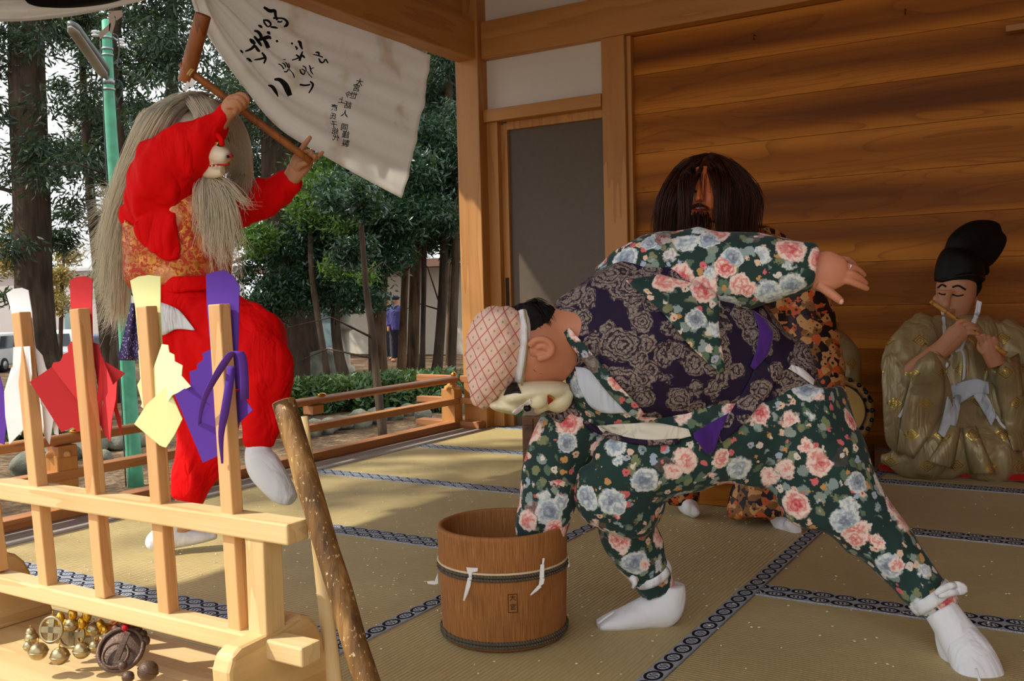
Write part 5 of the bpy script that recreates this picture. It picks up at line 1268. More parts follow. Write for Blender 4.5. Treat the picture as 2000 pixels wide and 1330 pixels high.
# wig
g = G(); limb(g, [(356, 200, 3.40, 44, 1), (354, 240, 3.41, 82, .8), (340, 300, 3.42, 84, .75), (318, 350, 3.46, 58, .7), (290, 420, 3.52, 40, .6), (262, 480, 3.54, 26, .5)], 20, 20)
g2 = voxel(g, 'wig_base', plain('wig_under', srgb(240, 228, 204), .8, var=.1, scale=40, bump=.4), fox, .012, 3)
gd = []
for k_ in range(12):               # crown, falling to the back
    f_ = k_ / 11; dn_ = 3.25 + .10 * abs(f_ - .35)
    gd.append((260, [(404 - 60 * f_, 190 + 8 * abs(f_ - .4), dn_ + .08, 14), (350 - 60 * f_, 204 + 46 * f_ * (1 - .3 * f_), dn_ + .01, 20), (282 - 28 * f_ + 40 * (1 - f_) * .6, 300 + 30 * f_, dn_ + .08, 26), (246 - 6 * f_, 430, 3.46, 28), (222, 560 + 40 * f_, 3.50, 24)]))
for k_ in range(5):                # near side over the temple
    f_ = k_ / 4; gd.append((200, [(372 + 20 * f_, 194, 3.27, 12), (392 + 20 * f_, 225, 3.235, 14), (404 + 26 * f_, 262, 3.24, 12), (430 + 20 * f_, 330, 3.30, 12)]))
for a, b, n in (((200, 470), (150, 520), 220), ((210, 400), (165, 440), 160), ((212, 540), (160, 590), 200), ((232, 560), (212, 640), 320), ((220, 370), (180, 392), 120), ((240, 600), (222, 632), 260), ((203, 500), (158, 560), 180), ((226, 520), (196, 600), 260)):
    gd.append((n, [(290, 230, 3.36, 20), (256, 310, 3.42, 20), (228, 410, 3.48, 22), (*a, 3.52, 22), (b[0] - 8, b[1], 3.54, 30)]))
for k_ in range(6):                # over the brow and far side
    f_ = k_ / 5; gd.append((170, [(380 + 30 * f_, 194 + 8 * f_, 3.34, 12), (430 + 16 * f_, 222, 3.36 + .08 * f_, 16), (462 + 14 * f_, 275, 3.42, 16), (470 + 12 * f_, 340, 3.46, 18), (466 + 10 * f_, 400, 3.46, 20)]))
for a, b, c, n in (((432, 372), (452, 450), (462, 530), 70), ((414, 372), (424, 450), (428, 530), 90), ((398, 368), (406, 440), (412, 500), 90), ((446, 384), (468, 440), (484, 500), 50), ((440, 354), (480, 390), (500, 402), 40), ((386, 372), (394, 420), (402, 462), 70), ((426, 380), (440, 470), (446, 548), 60), ((440, 380), (460, 470), (476, 560), 36)):
    gd.append((n, [(404, 340, 3.29, 12), (*a, 3.265, 13), (*b, 3.265, 9), (*c, 3.28, 5)]))
gd.append((260, [(405, 205, 3.27, 16), (440, 250, 3.34, 14), (452, 300, 3.40, 14), (455, 350, 3.42, 16)]))
gd.append((200, [(470, 340, 3.44, 14), (456, 372, 3.40, 22), (436, 380, 3.33, 22)]))
strands('wig_hair', gd, WHITEH, fox, .0016, 12, 5, .028)
# mallet
MAL = wood('mallet_wood', srgb(104, 58, 26), srgb(170, 104, 52), 'Z', 3, .45, 6)
mh = [at(397, 28, 3.17), at(362, 160, 3.24)]
ml = thing('wooden_mallet', 'brown wooden mallet with a cylindrical head held over the fox dancer', 'mallet', mh[1])
q = G(); q.tube([mh[0] + (mh[1] - mh[0]) * s for s in (0, .01, .5, .99, 1)], [.024, .0265, .0265, .0265, .024], 20); q.obj('head', MAL, ml, True, .002)
ha, hb = at(366, 136, 3.225), at(608, 316, 3.40)
q = G(); q.tube([ha + (hb - ha) * s for s in np.linspace(0, 1, 10)], [.0125 + .0015 * math.sin(s * 3) for s in np.linspace(0, 1, 10)], 14); q.obj('handle', MAL, ml, True)
q = G(); q.tube([at(370, 139, 3.22), at(352, 125, 3.215)], [.009, .010], 8); q.obj('wedge', MAL, ml, True)
q = G(); torus(q, at(374, 142, 3.225), .017, .004, hb - ha, 20, 6); torus(q, at(371, 140, 3.222), .018, .004, hb - ha, 20, 6); tag(q.obj('straw_binding', plain('straw', srgb(200, 170, 110), .8), ml, True), kind='stuff')
for quad in (((374, 152), (382, 158), (376, 172), (368, 166)), ((366, 158), (372, 164), (364, 178), (356, 176))):
    q = G(); q.prism([at(*p, 3.19) for p in quad], FW * .0015); q.obj('paper_streamer', PW, ml)
# ================================================================== BENDING DANCER WITH HIS ARM IN THE TUB
mp = gz(1440, 1260); man = thing('person', 'person in rose printed costume and plaid cap bending over with one arm in the tub', 'person', (mp[0], mp[1], 0))
# body under the clothes
g = G()
HX, HY, HD = 1052, 690, 2.43
limb(g, [(968, 690, HD, 40, 1.0), (985, 690, HD, 62, 1.0), (1025, 684, HD, 76, 1.0), (1065, 688, HD, 74, .95), (1098, 704, HD, 60, .85), (1120, 722, HD, 34, .7)], 20, 24)
limb(g, [(1060, 655, HD, 54, .9), (1110, 650, 2.435, 58, .9), (1160, 640, 2.44, 66, .95), (1210, 630, 2.45, 110, .8)], 18, 18)
limb(g, [(1180, 630, 2.45, 100, .8), (1280, 640, 2.47, 118, .8), (1400, 700, 2.48, 88, .85), (1500, 760, 2.48, 70, .9), (1570, 800, 2.47, 60, .9)], 18, 22)
limb(g, [(1220, 545, 2.50, 45), (1330, 525, 2.44, 38), (1450, 525, 2.38, 33), (1550, 528, 2.32, 26), (1600, 532, 2.30, 24)], 14, 18)
limb(g, [(1200, 740, 2.48, 48), (1112, 860, 2.50, 40), (1070, 960, 2.50, 34), (1056, 1030, 2.50, 24), (1052, 1056, 2.51, 20)], 14, 18)
limb(g, [(1560, 800, 2.46, 70), (1360, 850, 2.45, 60), (1190, 930, 2.46, 48), (1215, 1030, 2.51, 40), (1268, 1110, 2.55, 27), (1290, 1160, 2.57, 24)], 14, 22)
limb(g, [(1560, 800, 2.46, 66), (1610, 900, 2.42, 56), (1690, 1010, 2.38, 42), (1770, 1110, 2.34, 34), (1832, 1190, 2.305, 26)], 14, 20)
core = voxel(g, 'body', SKIN1, None, .0095, 3)
g = G()   # ear
limb(g, [(1034, 676, 2.325, 7, .9), (1046, 664, 2.318, 7, .9), (1066, 664, 2.318, 7, .9), (1079, 678, 2.320, 7, .9), (1072, 694, 2.325, 7, .9), (1050, 700, 2.33, 8, .9)], 12, 24)
limb(g, [(1034, 684, 2.34, 14, .9), (1054, 682, 2.34, 18, .7), (1072, 682, 2.34, 12, .8)], 12, 10); limb(g, [(1048, 680, 2.322, 4), (1060, 676, 2.32, 5), (1068, 684, 2.322, 4)], 10, 10)
ear = voxel(g, 'ear', SKIN1, None, .003, 2)
g = G(); hd_ = 2.29   # raised hand
limb(g, [(1586, 530, 2.305, 36, .55), (1602, 530, 2.30, 40, .5), (1622, 530, 2.29, 40, .45), (1642, 530, 2.285, 31, .42), (1652, 530, 2.285, 24, .4)], 16, 14)
finger(g, [(1600, 556), (1616, 568, -.012), (1632, 580, -.02), (1642, 588, -.022)], hd_, 11, 12)
finger(g, [(1632, 548), (1656, 548, -.01), (1676, 556, -.008), (1692, 563, 0)], hd_, 9.2, 12)
finger(g, [(1636, 536), (1660, 534, -.01), (1678, 543, .0), (1690, 553, .012)], hd_, 8.8, 12)
finger(g, [(1636, 522), (1658, 520, -.004), (1674, 526, .006), (1687, 537, .02)], hd_, 8.4, 12)
finger(g, [(1630, 508, .01), (1650, 506, .012), (1662, 511, .022), (1672, 521, .034)], hd_, 7.4, 12)
h1 = voxel(g, 'hand', SKIN3, None, .0024, 3)
g = G(); hd_ = 2.52   # hand inside the tub
limb(g, [(1054, 1040, 2.50, 24), (1052, 1062, 2.52, 27, .6), (1050, 1090, 2.52, 30, .5), (1049, 1104, 2.52, 26, .5)], 12, 10)
for i, x in enumerate((1030, 1043, 1056, 1068)): finger(g, [(x + 4, 1098), (x, 1118, -.015), (x - 2, 1134, 0), (x + 2, 1144, .015)], hd_, 7.5)
finger(g, [(1030, 1072), (1014, 1092, -.01), (1012, 1112, -.01)], hd_, 8.5)
h2 = voxel(g, 'hand', SKIN1, None, .003, 3)
body = join_meshes('body', [core, ear, h1, h2], SKIN3, man)
q = G(); k = 2.29 / F
c0 = at(1658, 520, 2.286); torus(q, c0, .0098, .0016, at(1674, 526, 2.296) - at(1642, 520, 2.288), 20, 6); q.obj('finger_ring', plain('silver', srgb(225, 225, 228), .2, .9), man, True)
q = G(); q.ball(at(1643, 589, 2.262), (.006, .004, .007), 10, 6); q.obj('thumb_nail', plain('nail', srgb(226, 176, 156), .35), man, True)
# trousers
g = G()
limb(g, [(1600, 780, 2.47, 50, .9), (1560, 800, 2.46, 96, .9), (1470, 830, 2.45, 108, .8), (1340, 868, 2.44, 92, .85), (1240, 910, 2.45, 88, .85), (1190, 940, 2.46, 72, .9), (1160, 950, 2.465, 40, 1)], 22, 26)
limb(g, [(1205, 900, 2.455, 76, .85), (1212, 960, 2.47, 92, .8), (1222, 1000, 2.49, 82, .8), (1222, 1012, 2.50, 58, .9), (1232, 1050, 2.52, 54, .9), (1260, 1105, 2.55, 46, .9), (1278, 1142, 2.565, 36, 1), (1282, 1154, 2.57, 35, 1)], 20, 26)
limb(g, [(1540, 780, 2.46, 104, .85), (1562, 850, 2.44, 106, .85), (1608, 925, 2.42, 98, .88), (1658, 985, 2.40, 80, .95), (1706, 1035, 2.38, 62, 1), (1750, 1085, 2.36, 50, 1), (1802, 1148, 2.33, 41, 1), (1840, 1196, 2.305, 35, 1)], 22, 28)
limb(g, [(1545, 945, 2.41, 38, .9), (1585, 985, 2.40, 50, .9), (1630, 1002, 2.39, 42, .9), (1680, 1012, 2.38, 30, .9)], 14, 14)
limb(g, [(1300, 900, 2.44, 60), (1420, 890, 2.44, 56), (1540, 900, 2.43, 60)], 14, 12)
trs = voxel(g, 'trousers', FLORAL, man, .0085, 4, (.010, 7, (1, 1, .8)))
for pts in ([(1232, 1122, 2.555, 7), (1256, 1122, 2.52, 9), (1284, 1113, 2.52, 9), (1306, 1104, 2.55, 8)],):
    pass
# white ankle bands
def band(name, c, nrm, R, w, m, par, flat=.85):
    q = G(); nn = np.array(Vector(nrm).normalized()); M = np.array(Vector((0, 0, 1)).rotation_difference(Vector(nn)).to_matrix()); P = []
    for i in range(33):
        a = 2 * PI * i / 32; o = M @ np.array((R * math.cos(a), R * flat * math.sin(a), 0)); P.append([c + o + nn * w * s + o / R * .002 * math.cos(s * 3) for s in (-.5, -.17, .17, .5)])
    q.sheet(P, .004); return q.obj(name, m, par, True)
c = at(1270, 1118, 2.553); axs = at(1238, 1060, 2.53) - at(1290, 1155, 2.57); band('ankle_tie', c, axs, .056, .024, WHITE, man, .95)
q = G(); q.tube(bez([at(1234, 1128, 2.50), at(1240, 1136, 2.49), at(1236, 1148, 2.495)], 8), [.010] * 3 + [.007] * 3 + [.004] * 2, 8); q.obj('ankle_knot', WHITE, man, True)
c = at(1818, 1166, 2.318); axs = at(1770, 1110, 2.34) - at(1850, 1205, 2.30); band('ankle_tie', c, axs, .054, .030, WHITE, man, .95)
for pts in (((1826, 1160), (1850, 1146), (1872, 1142), (1884, 1152), (1860, 1156), (1836, 1162)), ((1832, 1164), (1856, 1158), (1880, 1154), (1866, 1150))):
    q = G(); q.tube(bez([at(x, y, 2.25) for x, y in pts], 16), [.005] + [.0085] * 14 + [.005], 8); q.obj('ankle_bow', WHITE, man, True)
# feet
g = G(); limb(g, [(1304, 1140, 2.575, 34, 1), (1302, 1165, 2.575, 38, .95), (1290, 1186, 2.575, 42, .85), (1262, 1196, 2.57, 32, 1.0), (1226, 1207, 2.565, 24, 1.35), (1192, 1215, 2.56, 17, 1.7), (1168, 1221, 2.555, 10, 2.0)], 18, 22)
limb(g, [(1326, 1196, 2.58, 14), (1312, 1190, 2.58, 24), (1285, 1194, 2.575, 26)], 14, 10); 
f1 = voxel(g, 'tabi_sock', TABI, man, .0055, 3)
q = G(); q.tube(bez([at(1200, 1195, 2.53), at(1182, 1207, 2.52), at(1168, 1218, 2.52)], 8), .0035, 6); q.obj('toe_seam', TABI, f1, True)
g = G(); limb(g, [(1834, 1186, 2.305, 33, 1), (1850, 1210, 2.295, 34, 1), (1872, 1242, 2.28, 38, .95), (1894, 1276, 2.25, 44, .9), (1912, 1310, 2.215, 46, .7), (1922, 1340, 2.19, 44, .55), (1926, 1362, 2.17, 32, .5)], 18, 22)
limb(g, [(1850, 1225, 2.31, 26), (1862, 1262, 2.31, 32), (1880, 1290, 2.28, 36)], 14, 10)
f2 = voxel(g, 'tabi_sock', TABI, man, .0055, 3)
q = G(); q.tube(bez([at(1906, 1306, 2.145), at(1912, 1325, 2.125), at(1918, 1350, 2.115)], 8), .003, 6); q.obj('toe_seam', TABI, f2, True)
# rose robe: sleeves
g = G()
limb(g, [(1225, 590, 2.50, 90, .7), (1275, 548, 2.45, 88, .75), (1350, 524, 2.41, 76, .8), (1440, 528, 2.37, 74, .8), (1520, 526, 2.33, 64, .85), (1574, 524, 2.31, 50, .85), (1592, 525, 2.305, 45, .8)], 22, 26)
limb(g, [(1180, 800, 2.50, 60, .8), (1118, 838, 2.49, 66, .85), (1086, 890, 2.495, 60, .9), (1072, 960, 2.50, 56, .9), (1058, 1025, 2.51, 50, .9), (1056, 1048, 2.515, 44, .9)], 20, 22)
voxel(g, 'robe_sleeves', FLORAL, man, .0085, 4, (.009, 8, (1, 1, .8)))
# dark vest
g = G()
limb(g, [(1080, 620, 2.46, 44, .8), (1120, 630, 2.45, 72, .8), (1180, 640, 2.45, 132, .72), (1250, 655, 2.45, 170, .68), (1340, 672, 2.455, 166, .70), (1430, 705, 2.46, 128, .78), (1490, 735, 2.465, 104, .86), (1545, 756, 2.47, 86, .92), (1578, 762, 2.475, 50, .9)], 24, 30)
limb(g, [(1150, 790, 2.50, 40, .9), (1116, 806, 2.49, 46, 1.0), (1092, 816, 2.49, 44, 1.25), (1084, 822, 2.49, 36, 1.3)], 16, 12)
limb(g, [(1280, 760, 2.42, 62, .6), (1340, 782, 2.41, 60, .6), (1410, 800, 2.41, 50, .6)], 16, 12)
vs = voxel(g, 'paisley_vest', VEST, man, .0085, 4, (.008, 7, (1, 1, 1)))
# collar, undershirt and lining at the open front
def patch(name, outline, mat, tree, off=.008, n=10, par=None, lift=0.0):
    """cloth panel laid on a garment: two edge polylines (px) joined by n strips"""
    A, B = bez(outline[0], 22), bez(outline[1], 22); T = np.full((22, n), np.nan); V = {}
    for i in range(22):
        for j in range(n):
            s = j / (n - 1); x, y = A[i] * (1 - s) + B[i] * s; v = Vector(ray(x, y)).normalized(); h = tree.ray_cast(Vector(CAM), v); V[i, j] = np.array(v)
            if h[0] is not None: T[i, j] = h[3]
    m = np.nanmedian(T); T = np.where(np.isnan(T) | (abs(T - m) > .12), m, T)
    for _ in range(2):
        P = np.pad(T, 1, mode='edge'); T = (P[:-2, 1:-1] + P[2:, 1:-1] + P[1:-1, :-2] + P[1:-1, 2:] + 2 * T) / 6
    rows = [[CAM + V[i, j] * (T[i, j] - off - lift * math.sin(PI * j / (n - 1))) for j in range(n)] for i in range(22)]
    q = G(); q.sheet(rows, .004); return q.obj(name, mat, par or man, True)
def tree_of(*objs):
    v = []; f = []
    for o in objs:
        b = len(v); v += [x.co.copy() for x in o.data.vertices]; f += [tuple(i + b for i in p.vertices) for p in o.data.polygons]
    return BVHTree.FromPolygons(v, f)
g = G(); limb(g, [(1128, 700, 2.45, 40, .9), (1170, 730, 2.45, 84, .75), (1230, 752, 2.45, 98, .7), (1320, 775, 2.45, 84, .7), (1400, 800, 2.45, 60, .7)], 18, 18)
rb = voxel(g, 'robe_body', FLORAL, man, .009, 4, (.005, 8, (1, 1, 1)))
patch('white_sash_end', [[(312, 590), (330, 596), (352, 608), (380, 643)], [(312, 652), (322, 654), (344, 643), (380, 645)]], WHITE, tree_of(FOXT), .012, 7, fox)
tv = tree_of(vs, trs, rb)
patch('undershirt', [[(1124, 716), (1150, 722), (1190, 752), (1236, 792)], [(1130, 752), (1150, 790), (1180, 806), (1232, 806)]], BLUEW, tv, .008)
patch('robe_collar', [[(1112, 640), (1156, 690), (1205, 748), (1246, 792), (1258, 808)], [(1098, 652), (1140, 706), (1186, 764), (1222, 802), (1244, 818)]], FLORAL, tv, .016, 6)
patch('robe_collar', [[(1018, 598), (1034, 580), (1060, 574)], [(1028, 606), (1044, 594), (1068, 592)]], FLORAL, tv, .012, 5)
patch('cream_lining', [[(1168, 832), (1220, 828), (1280, 826), (1345, 838)], [(1178, 846), (1230, 860), (1300, 862), (1350, 852)]], CREAM, tv, .013, 6)
q = G(); rim = bez([(1096, 756), (1122, 806), (1160, 838), (1210, 856), (1270, 866), (1348, 858)], 30); P = []
for x, y in rim:
    v = Vector(ray(x, y)).normalized(); h = tv.ray_cast(Vector(CAM), v); P.append((np.array(h[0]) if h[0] is not None else at(x, y, 2.36)) - np.array(v) * .010)
P = [np.mean(P[max(0, i - 3):i + 4], axis=0) for i in range(len(P))]; q.tube(P, .0075, 10); q.obj('vest_hem', VEST, man, True)
patch('sleeve_flap', [[(1222, 548), (1290, 606), (1350, 678), (1406, 728)], [(1290, 536), (1396, 572), (1404, 640), (1416, 724)]], FLORAL, tv, .014, 8)
patch('purple_sash', [[(1470, 606), (1482, 640), (1478, 680), (1466, 716)], [(1500, 626), (1510, 652), (1500, 690), (1474, 722)]], PURPLE, tv, .014, 6)
patch('purple_sash', [[(1354, 846), (1380, 830), (1424, 806)], [(1356, 856), (1388, 888), (1410, 836)]], PURPLE, tv, .016, 6)
patch('vest_skirt', [[(1480, 700), (1462, 746), (1430, 800), (1402, 852)], [(1530, 722), (1500, 770), (1450, 830), (1408, 866)]], VEST, tv, .010, 7)
patch('white_waist_edge', [[(1546, 712), (1570, 722), (1590, 742)], [(1540, 720), (1562, 734), (1588, 752)]], WHITE, tv, .010, 4)
# hair, headband, cap
g = G(); limb(g, [(1002, 640, 2.42, 40, 1.2), (1040, 628, 2.425, 40, 1.5), (1066, 620, 2.43, 30, 1.3), (1076, 612, 2.44, 18, 1.2)], 16, 14)
limb(g, [(1020, 652, 2.40, 50, 1.0), (1042, 645, 2.40, 36, 1.1), (1056, 640, 2.41, 20, 1)], 14, 10)
limb(g, [(1018, 715, 2.40, 24, 1.2), (1036, 718, 2.385, 18, .9), (1046, 718, 2.38, 8, .8)], 12, 10)
voxel(g, 'hair', plain('black_hair_base', srgb(14, 13, 14), .5, var=.3, scale=120, bump=.5), man, .005, 2, (.003, 60, (1, 1, 1)))
strands('hair_tips', [(90, [(1050, 600, 2.40, 16), (1064, 622, 2.37, 18), (1076, 640, 2.37, 14)]), (70, [(1044, 640, 2.365, 14), (1058, 650, 2.36, 12), (1070, 656, 2.36, 10)]), (50, [(1030, 710, 2.36, 10), (1042, 716, 2.355, 10), (1052, 722, 2.355, 8)]), (60, [(1030, 595, 2.42, 10), (1050, 592, 2.40, 12), (1076, 604, 2.40, 12)])], BLACKH, man, .0012, 8, 9, .004)
g = G(); limb(g, [(1018, 606, 2.43, 15, 4.4), (1024, 640, 2.43, 18, 4.75), (1020, 690, 2.43, 17, 5.0), (1014, 738, 2.43, 15, 4.4), (1010, 754, 2.43, 10, 3)], 18, 18)
voxel(g, 'headband', WHITE, man, .006, 2)
def plaid():
    t = NT('pink_plaid'); c = t.coord(); L = []
    for dv in ((.78, .45, .42), (.62, .36, -.70)):
        dt = t.n('VectorMath', {0: c, 1: dv}, operation='DOT_PRODUCT').outputs['Value']; f = t.math('ABSOLUTE', t.math('SUBTRACT', t.math('FRACT', t.math('MULTIPLY', dt, 36.0)), .5)); L.append(f)
    line = t.math('SUBTRACT', 1.0, t.step(t.math('MINIMUM', *L), .045, .02)); dot = t.math('SUBTRACT', 1.0, t.step(t.math('ADD', t.math('ABSOLUTE', t.math('SUBTRACT', L[0], .5)), t.math('ABSOLUTE', t.math('SUBTRACT', L[1], .5))), .11, .02))
    col = t.mix(line, srgb(232, 200, 180), srgb(196, 106, 104)); col = t.mix(t.math('MULTIPLY', dot, .6), col, srgb(130, 90, 90)); t.bump(t.noise(t.coord(), 22, 3).outputs[0], .5, .015); return t.out(col, .85, spec=.1)
PLAID = plaid()
g = G(); limb(g, [(936, 742, 2.43, 24, 1.4), (944, 704, 2.43, 36, 2.0), (962, 666, 2.43, 52, 1.9), (988, 640, 2.43, 52, 2.0), (1006, 622, 2.43, 32, 2.2)], 20, 18)
limb(g, [(1010, 610, 2.43, 20, 3.0), (992, 640, 2.43, 44, 2.2), (976, 690, 2.43, 56, 1.8), (958, 738, 2.43, 46, 1.9), (944, 780, 2.43, 26, 2.2), (940, 794, 2.43, 14, 2.0)], 20, 20)
voxel(g, 'plaid_cap', PLAID, man, .0065, 4, (.007, 18, (1, 1, 1)))
q = G(); q.tube(bez([at(1024, 604, 2.335), at(1030, 650, 2.325), at(1027, 700, 2.328), at(1018, 758, 2.345)], 14), .0025, 6); q.obj('mask_string', plain('string', srgb(150, 130, 90), .8), man, True)
# white comic mask, facing the floor
g = G()
limb(g, [(978, 782, 2.42, 14, 4.0), (1000, 772, 2.42, 24, 3.4), (1035, 764, 2.42, 24, 3.4), (1066, 762, 2.42, 22, 3.2), (1096, 762, 2.42, 18, 2.8), (1112, 758, 2.42, 10, 2)], 20, 20)
limb(g, [(972, 790, 2.42, 10, 4), (990, 792, 2.41, 15, 4), (1008, 796, 2.41, 14, 3.6), (1020, 794, 2.41, 8, 3)], 16, 12)
limb(g, [(1076, 784, 2.42, 12, 2), (1090, 783, 2.41, 24, 1.6), (1106, 768, 2.42, 16, 1.8)], 16, 12)
for x, y, d, r in ((1050, 780, 2.345, 20), (1056, 794, 2.40, 13), (1050, 801, 2.41, 8), (1066, 795, 2.40, 8), (1040, 770, 2.35, 20), (1030, 788, 2.37, 10)):
    g.ball(at(x, y, d), r * d / F, 14, 10)
mk = voxel(g, 'comic_mask', plain('mask_ivory', srgb(232, 224, 190), .3, var=.06, spec=.5), man, .004, 2)
def dab(name, m, c, r, par):
    q = G(); kk = c[2] / F; q.ball(at(*c), tuple(x * kk for x in r), 12, 8); return q.obj(name, m, par, True)
tm = tree_of(mk)
def onm(x, y, off=.0): 
    v = Vector(ray(x, y)).normalized(); h = tm.ray_cast(Vector(CAM), v); return np.array(h[0]) - np.array(v) * off if h[0] is not None else at(x, y, 2.36)
def decal(name, a, b, m): return patch(name, [a, b], m, tm, .0035, 6, mk)
decal('painted_hair', [(984, 772), (995, 752), (1010, 748)], [(997, 768), (1008, 767), (1018, 768)], MBLK)
decal('eye_white', [(1000, 806), (1012, 795), (1036, 779)], [(1006, 810), (1018, 802), (1038, 787)], PAPER)
decal('eye_green', [(1006, 811), (1012, 805), (1018, 800)], [(1010, 813), (1018, 809), (1022, 803)], plain('mask_green', srgb(30, 120, 70), .35))
dab('pupil', MBLK, (1030, 797, 2.355), (8, 8, 7), mk)
decal('lips', [(1069, 773), (1074, 775), (1081, 779)], [(1071, 790), (1075, 787), (1079, 784)], MRED); decal('gold_tooth', [(1070, 771), (1076, 772), (1084, 778)], [(1071, 775), (1076, 777), (1082, 781)], MGOLD)
# ================================================================== LONG HAIRED MASKED DANCER ON THE STOOL
dp_ = gz(1420, 1015); dk = thing('person', 'person in black and gold brocade with long dark wig and orange mask seated behind', 'person', (dp_[0], dp_[1], 0))
g = G()
limb(g, [(1388, 330, 3.86, 40, 1.0), (1388, 380, 3.85, 50, 1.0), (1388, 430, 3.86, 34, .9), (1392, 470, 3.90, 30, .9), (1420, 520, 3.95, 90, .6), (1440, 620, 3.98, 92, .65), (1440, 740, 3.98, 88, .7), (1430, 830, 3.98, 92, .75)], 16, 26)
limb(g, [(1480, 520, 3.94, 36), (1550, 620, 3.88, 30), (1590, 720, 3.78, 26), (1560, 790, 3.70, 22)], 12, 14)
limb(g, [(1350, 520, 3.94, 36), (1310, 640, 3.90, 30), (1300, 760, 3.78, 26), (1330, 800, 3.70, 20)], 12, 14)
limb(g, [(1470, 840, 3.96, 46), (1500, 850, 3.80, 44), (1510, 880, 3.66, 38), (1510, 960, 3.62, 30), (1516, 1015, 3.60, 18)], 12, 16)
limb(g, [(1390, 840, 3.98, 46), (1350, 850, 3.84, 44), (1335, 880, 3.78, 38), (1330, 940, 3.80, 28), (1335, 985, 3.82, 18)], 12, 16)
core = voxel(g, 'body', SKIN2, None, .012, 4)
hs = []
for cx, cy, d, s in ((1548, 800, 3.69, 1), (1342, 806, 3.69, -1)):
    g = G(); limb(g, [(cx + 8 * s, cy - 14, d + .01, 14), (cx, cy, d, 17, .6), (cx - 10 * s, cy + 14, d - .01, 15, .5)], 12, 8)
    for i in range(4): finger(g, [(cx - s * (2 + 5 * i) , cy + 10 - 2 * i, -.01), (cx - s * (8 + 5 * i), cy + 24 - 2 * i, -.02), (cx - s * (10 + 5 * i), cy + 34 - 3 * i, -.01)], d, 4.4)
    finger(g, [(cx - 6 * s, cy - 2), (cx - 16 * s, cy + 4, -.015), (cx - 22 * s, cy + 12, -.02)], d, 5); hs.append(voxel(g, 'hand', SKIN2, None, .004, 2))
join_meshes('body', [core] + hs, SKIN2, dk)
g = G()
limb(g, [(1400, 480, 3.94, 80, .7), (1430, 530, 3.95, 130, .62), (1450, 620, 3.96, 150, .62), (1460, 720, 3.96, 150, .65), (1460, 810, 3.95, 150, .7), (1455, 870, 3.92, 140, .75)], 22, 22)
limb(g, [(1500, 530, 3.92, 70, .8), (1560, 600, 3.87, 62, .8), (1592, 690, 3.80, 52, .8), (1600, 770, 3.76, 50, .8), (1604, 850, 3.76, 40, .6)], 18, 20)
limb(g, [(1350, 530, 3.92, 60, .8), (1305, 620, 3.88, 56, .8), (1290, 720, 3.82, 50, .8), (1300, 820, 3.78, 46, .7)], 18, 18)
limb(g, [(1470, 860, 3.90, 90, .9), (1520, 880, 3.74, 80, .9), (1510, 930, 3.68, 72, .9), (1500, 985, 3.64, 74, .8), (1500, 1012, 3.63, 76, .8)], 18, 18)
limb(g, [(1380, 860, 3.94, 80, .9), (1340, 880, 3.84, 60, .9), (1330, 930, 3.83, 40, .9), (1330, 985, 3.83, 34, .9)], 18, 16)
voxel(g, 'brocade_robe', DKBROC, dk, .012, 4, (.012, 7, (1, 1, .5)))
g = G(); limb(g, [(1520, 1000, 3.62, 22, 1), (1530, 1018, 3.60, 22, 1.1), (1545, 1028, 3.56, 18, 1.4), (1552, 1032, 3.50, 10, 1.6)], 14, 12); voxel(g, 'tabi_sock', TABI, dk, .008, 3)
g = G(); limb(g, [(1338, 965, 3.82, 18, 1), (1342, 984, 3.81, 20, 1.1), (1350, 993, 3.77, 15, 1.4), (1354, 997, 3.72, 9, 1.6)], 14, 12); voxel(g, 'tabi_sock', TABI, dk, .008, 3)
ORANGE = plain('mask_orange', srgb(196, 104, 56), .3, var=.15, scale=30, spec=.5)
g = G(); limb(g, [(1374, 330, 3.76, 20, 1), (1374, 360, 3.75, 34, .9), (1376, 395, 3.745, 38, .9), (1378, 420, 3.75, 28, .9), (1378, 432, 3.755, 14, .9)], 18, 18)
limb(g, [(1368, 362, 3.70, 6, 1), (1366, 384, 3.68, 8, 1.2), (1366, 393, 3.675, 10, 1)], 12, 8)
mo = voxel(g, 'orange_mask', ORANGE, dk, .006, 3)
kk = 3.7 / F
for nm, m, c, r in (('eye', MBLK, (1356, 374, 3.688), (6, 6, 3)), ('eye', MBLK, (1386, 376, 3.69), (6, 6, 3)), ('mouth', MRED, (1366, 408, 3.685), (14, 6, 2.5)), ('tooth_row', PAPER, (1366, 406, 3.682), (10, 5, 1.6))):
    q = G(); q.ball(at(*c), tuple(x * kk for x in r), 12, 8); q.obj(nm, m, mo, True)
g = G(); limb(g, [(1390, 318, 3.88, 40, 1.1), (1388, 350, 3.90, 82, .9), (1384, 410, 3.93, 92, .8), (1384, 460, 3.95, 88, .6)], 20, 16); voxel(g, 'wig_base', plain('wig_dark', srgb(22, 12, 10), .6, var=.4, scale=60, bump=.5), dk, .012, 3)
gd = []
for i in range(14):
    f = i / 13; x1 = 1292 + 182 * f; dd = 3.74 + .03 * abs(f - .4)
    if .22 < f < .62: continue
    gd.append((170, [(1384 + 10 * (f - .5), 308, 3.86, 10), (1384 + (x1 - 1384) * .55, 322 + 6 * abs(f - .5), 3.80, 12), (x1 + 4, 380, dd + .02, 14), (x1 - 4 + 4 * f, 440, dd + .05, 14), (x1 - 6 + 14 * f, 480, dd + .07, 16)]))
for x0 in (1334, 1342, 1404, 1416): gd.append((90, [(1380, 312, 3.84, 8), (x0, 345, 3.70, 8), (x0 + 1, 400, 3.67, 9), (x0 - 1, 470, 3.70, 10)]))
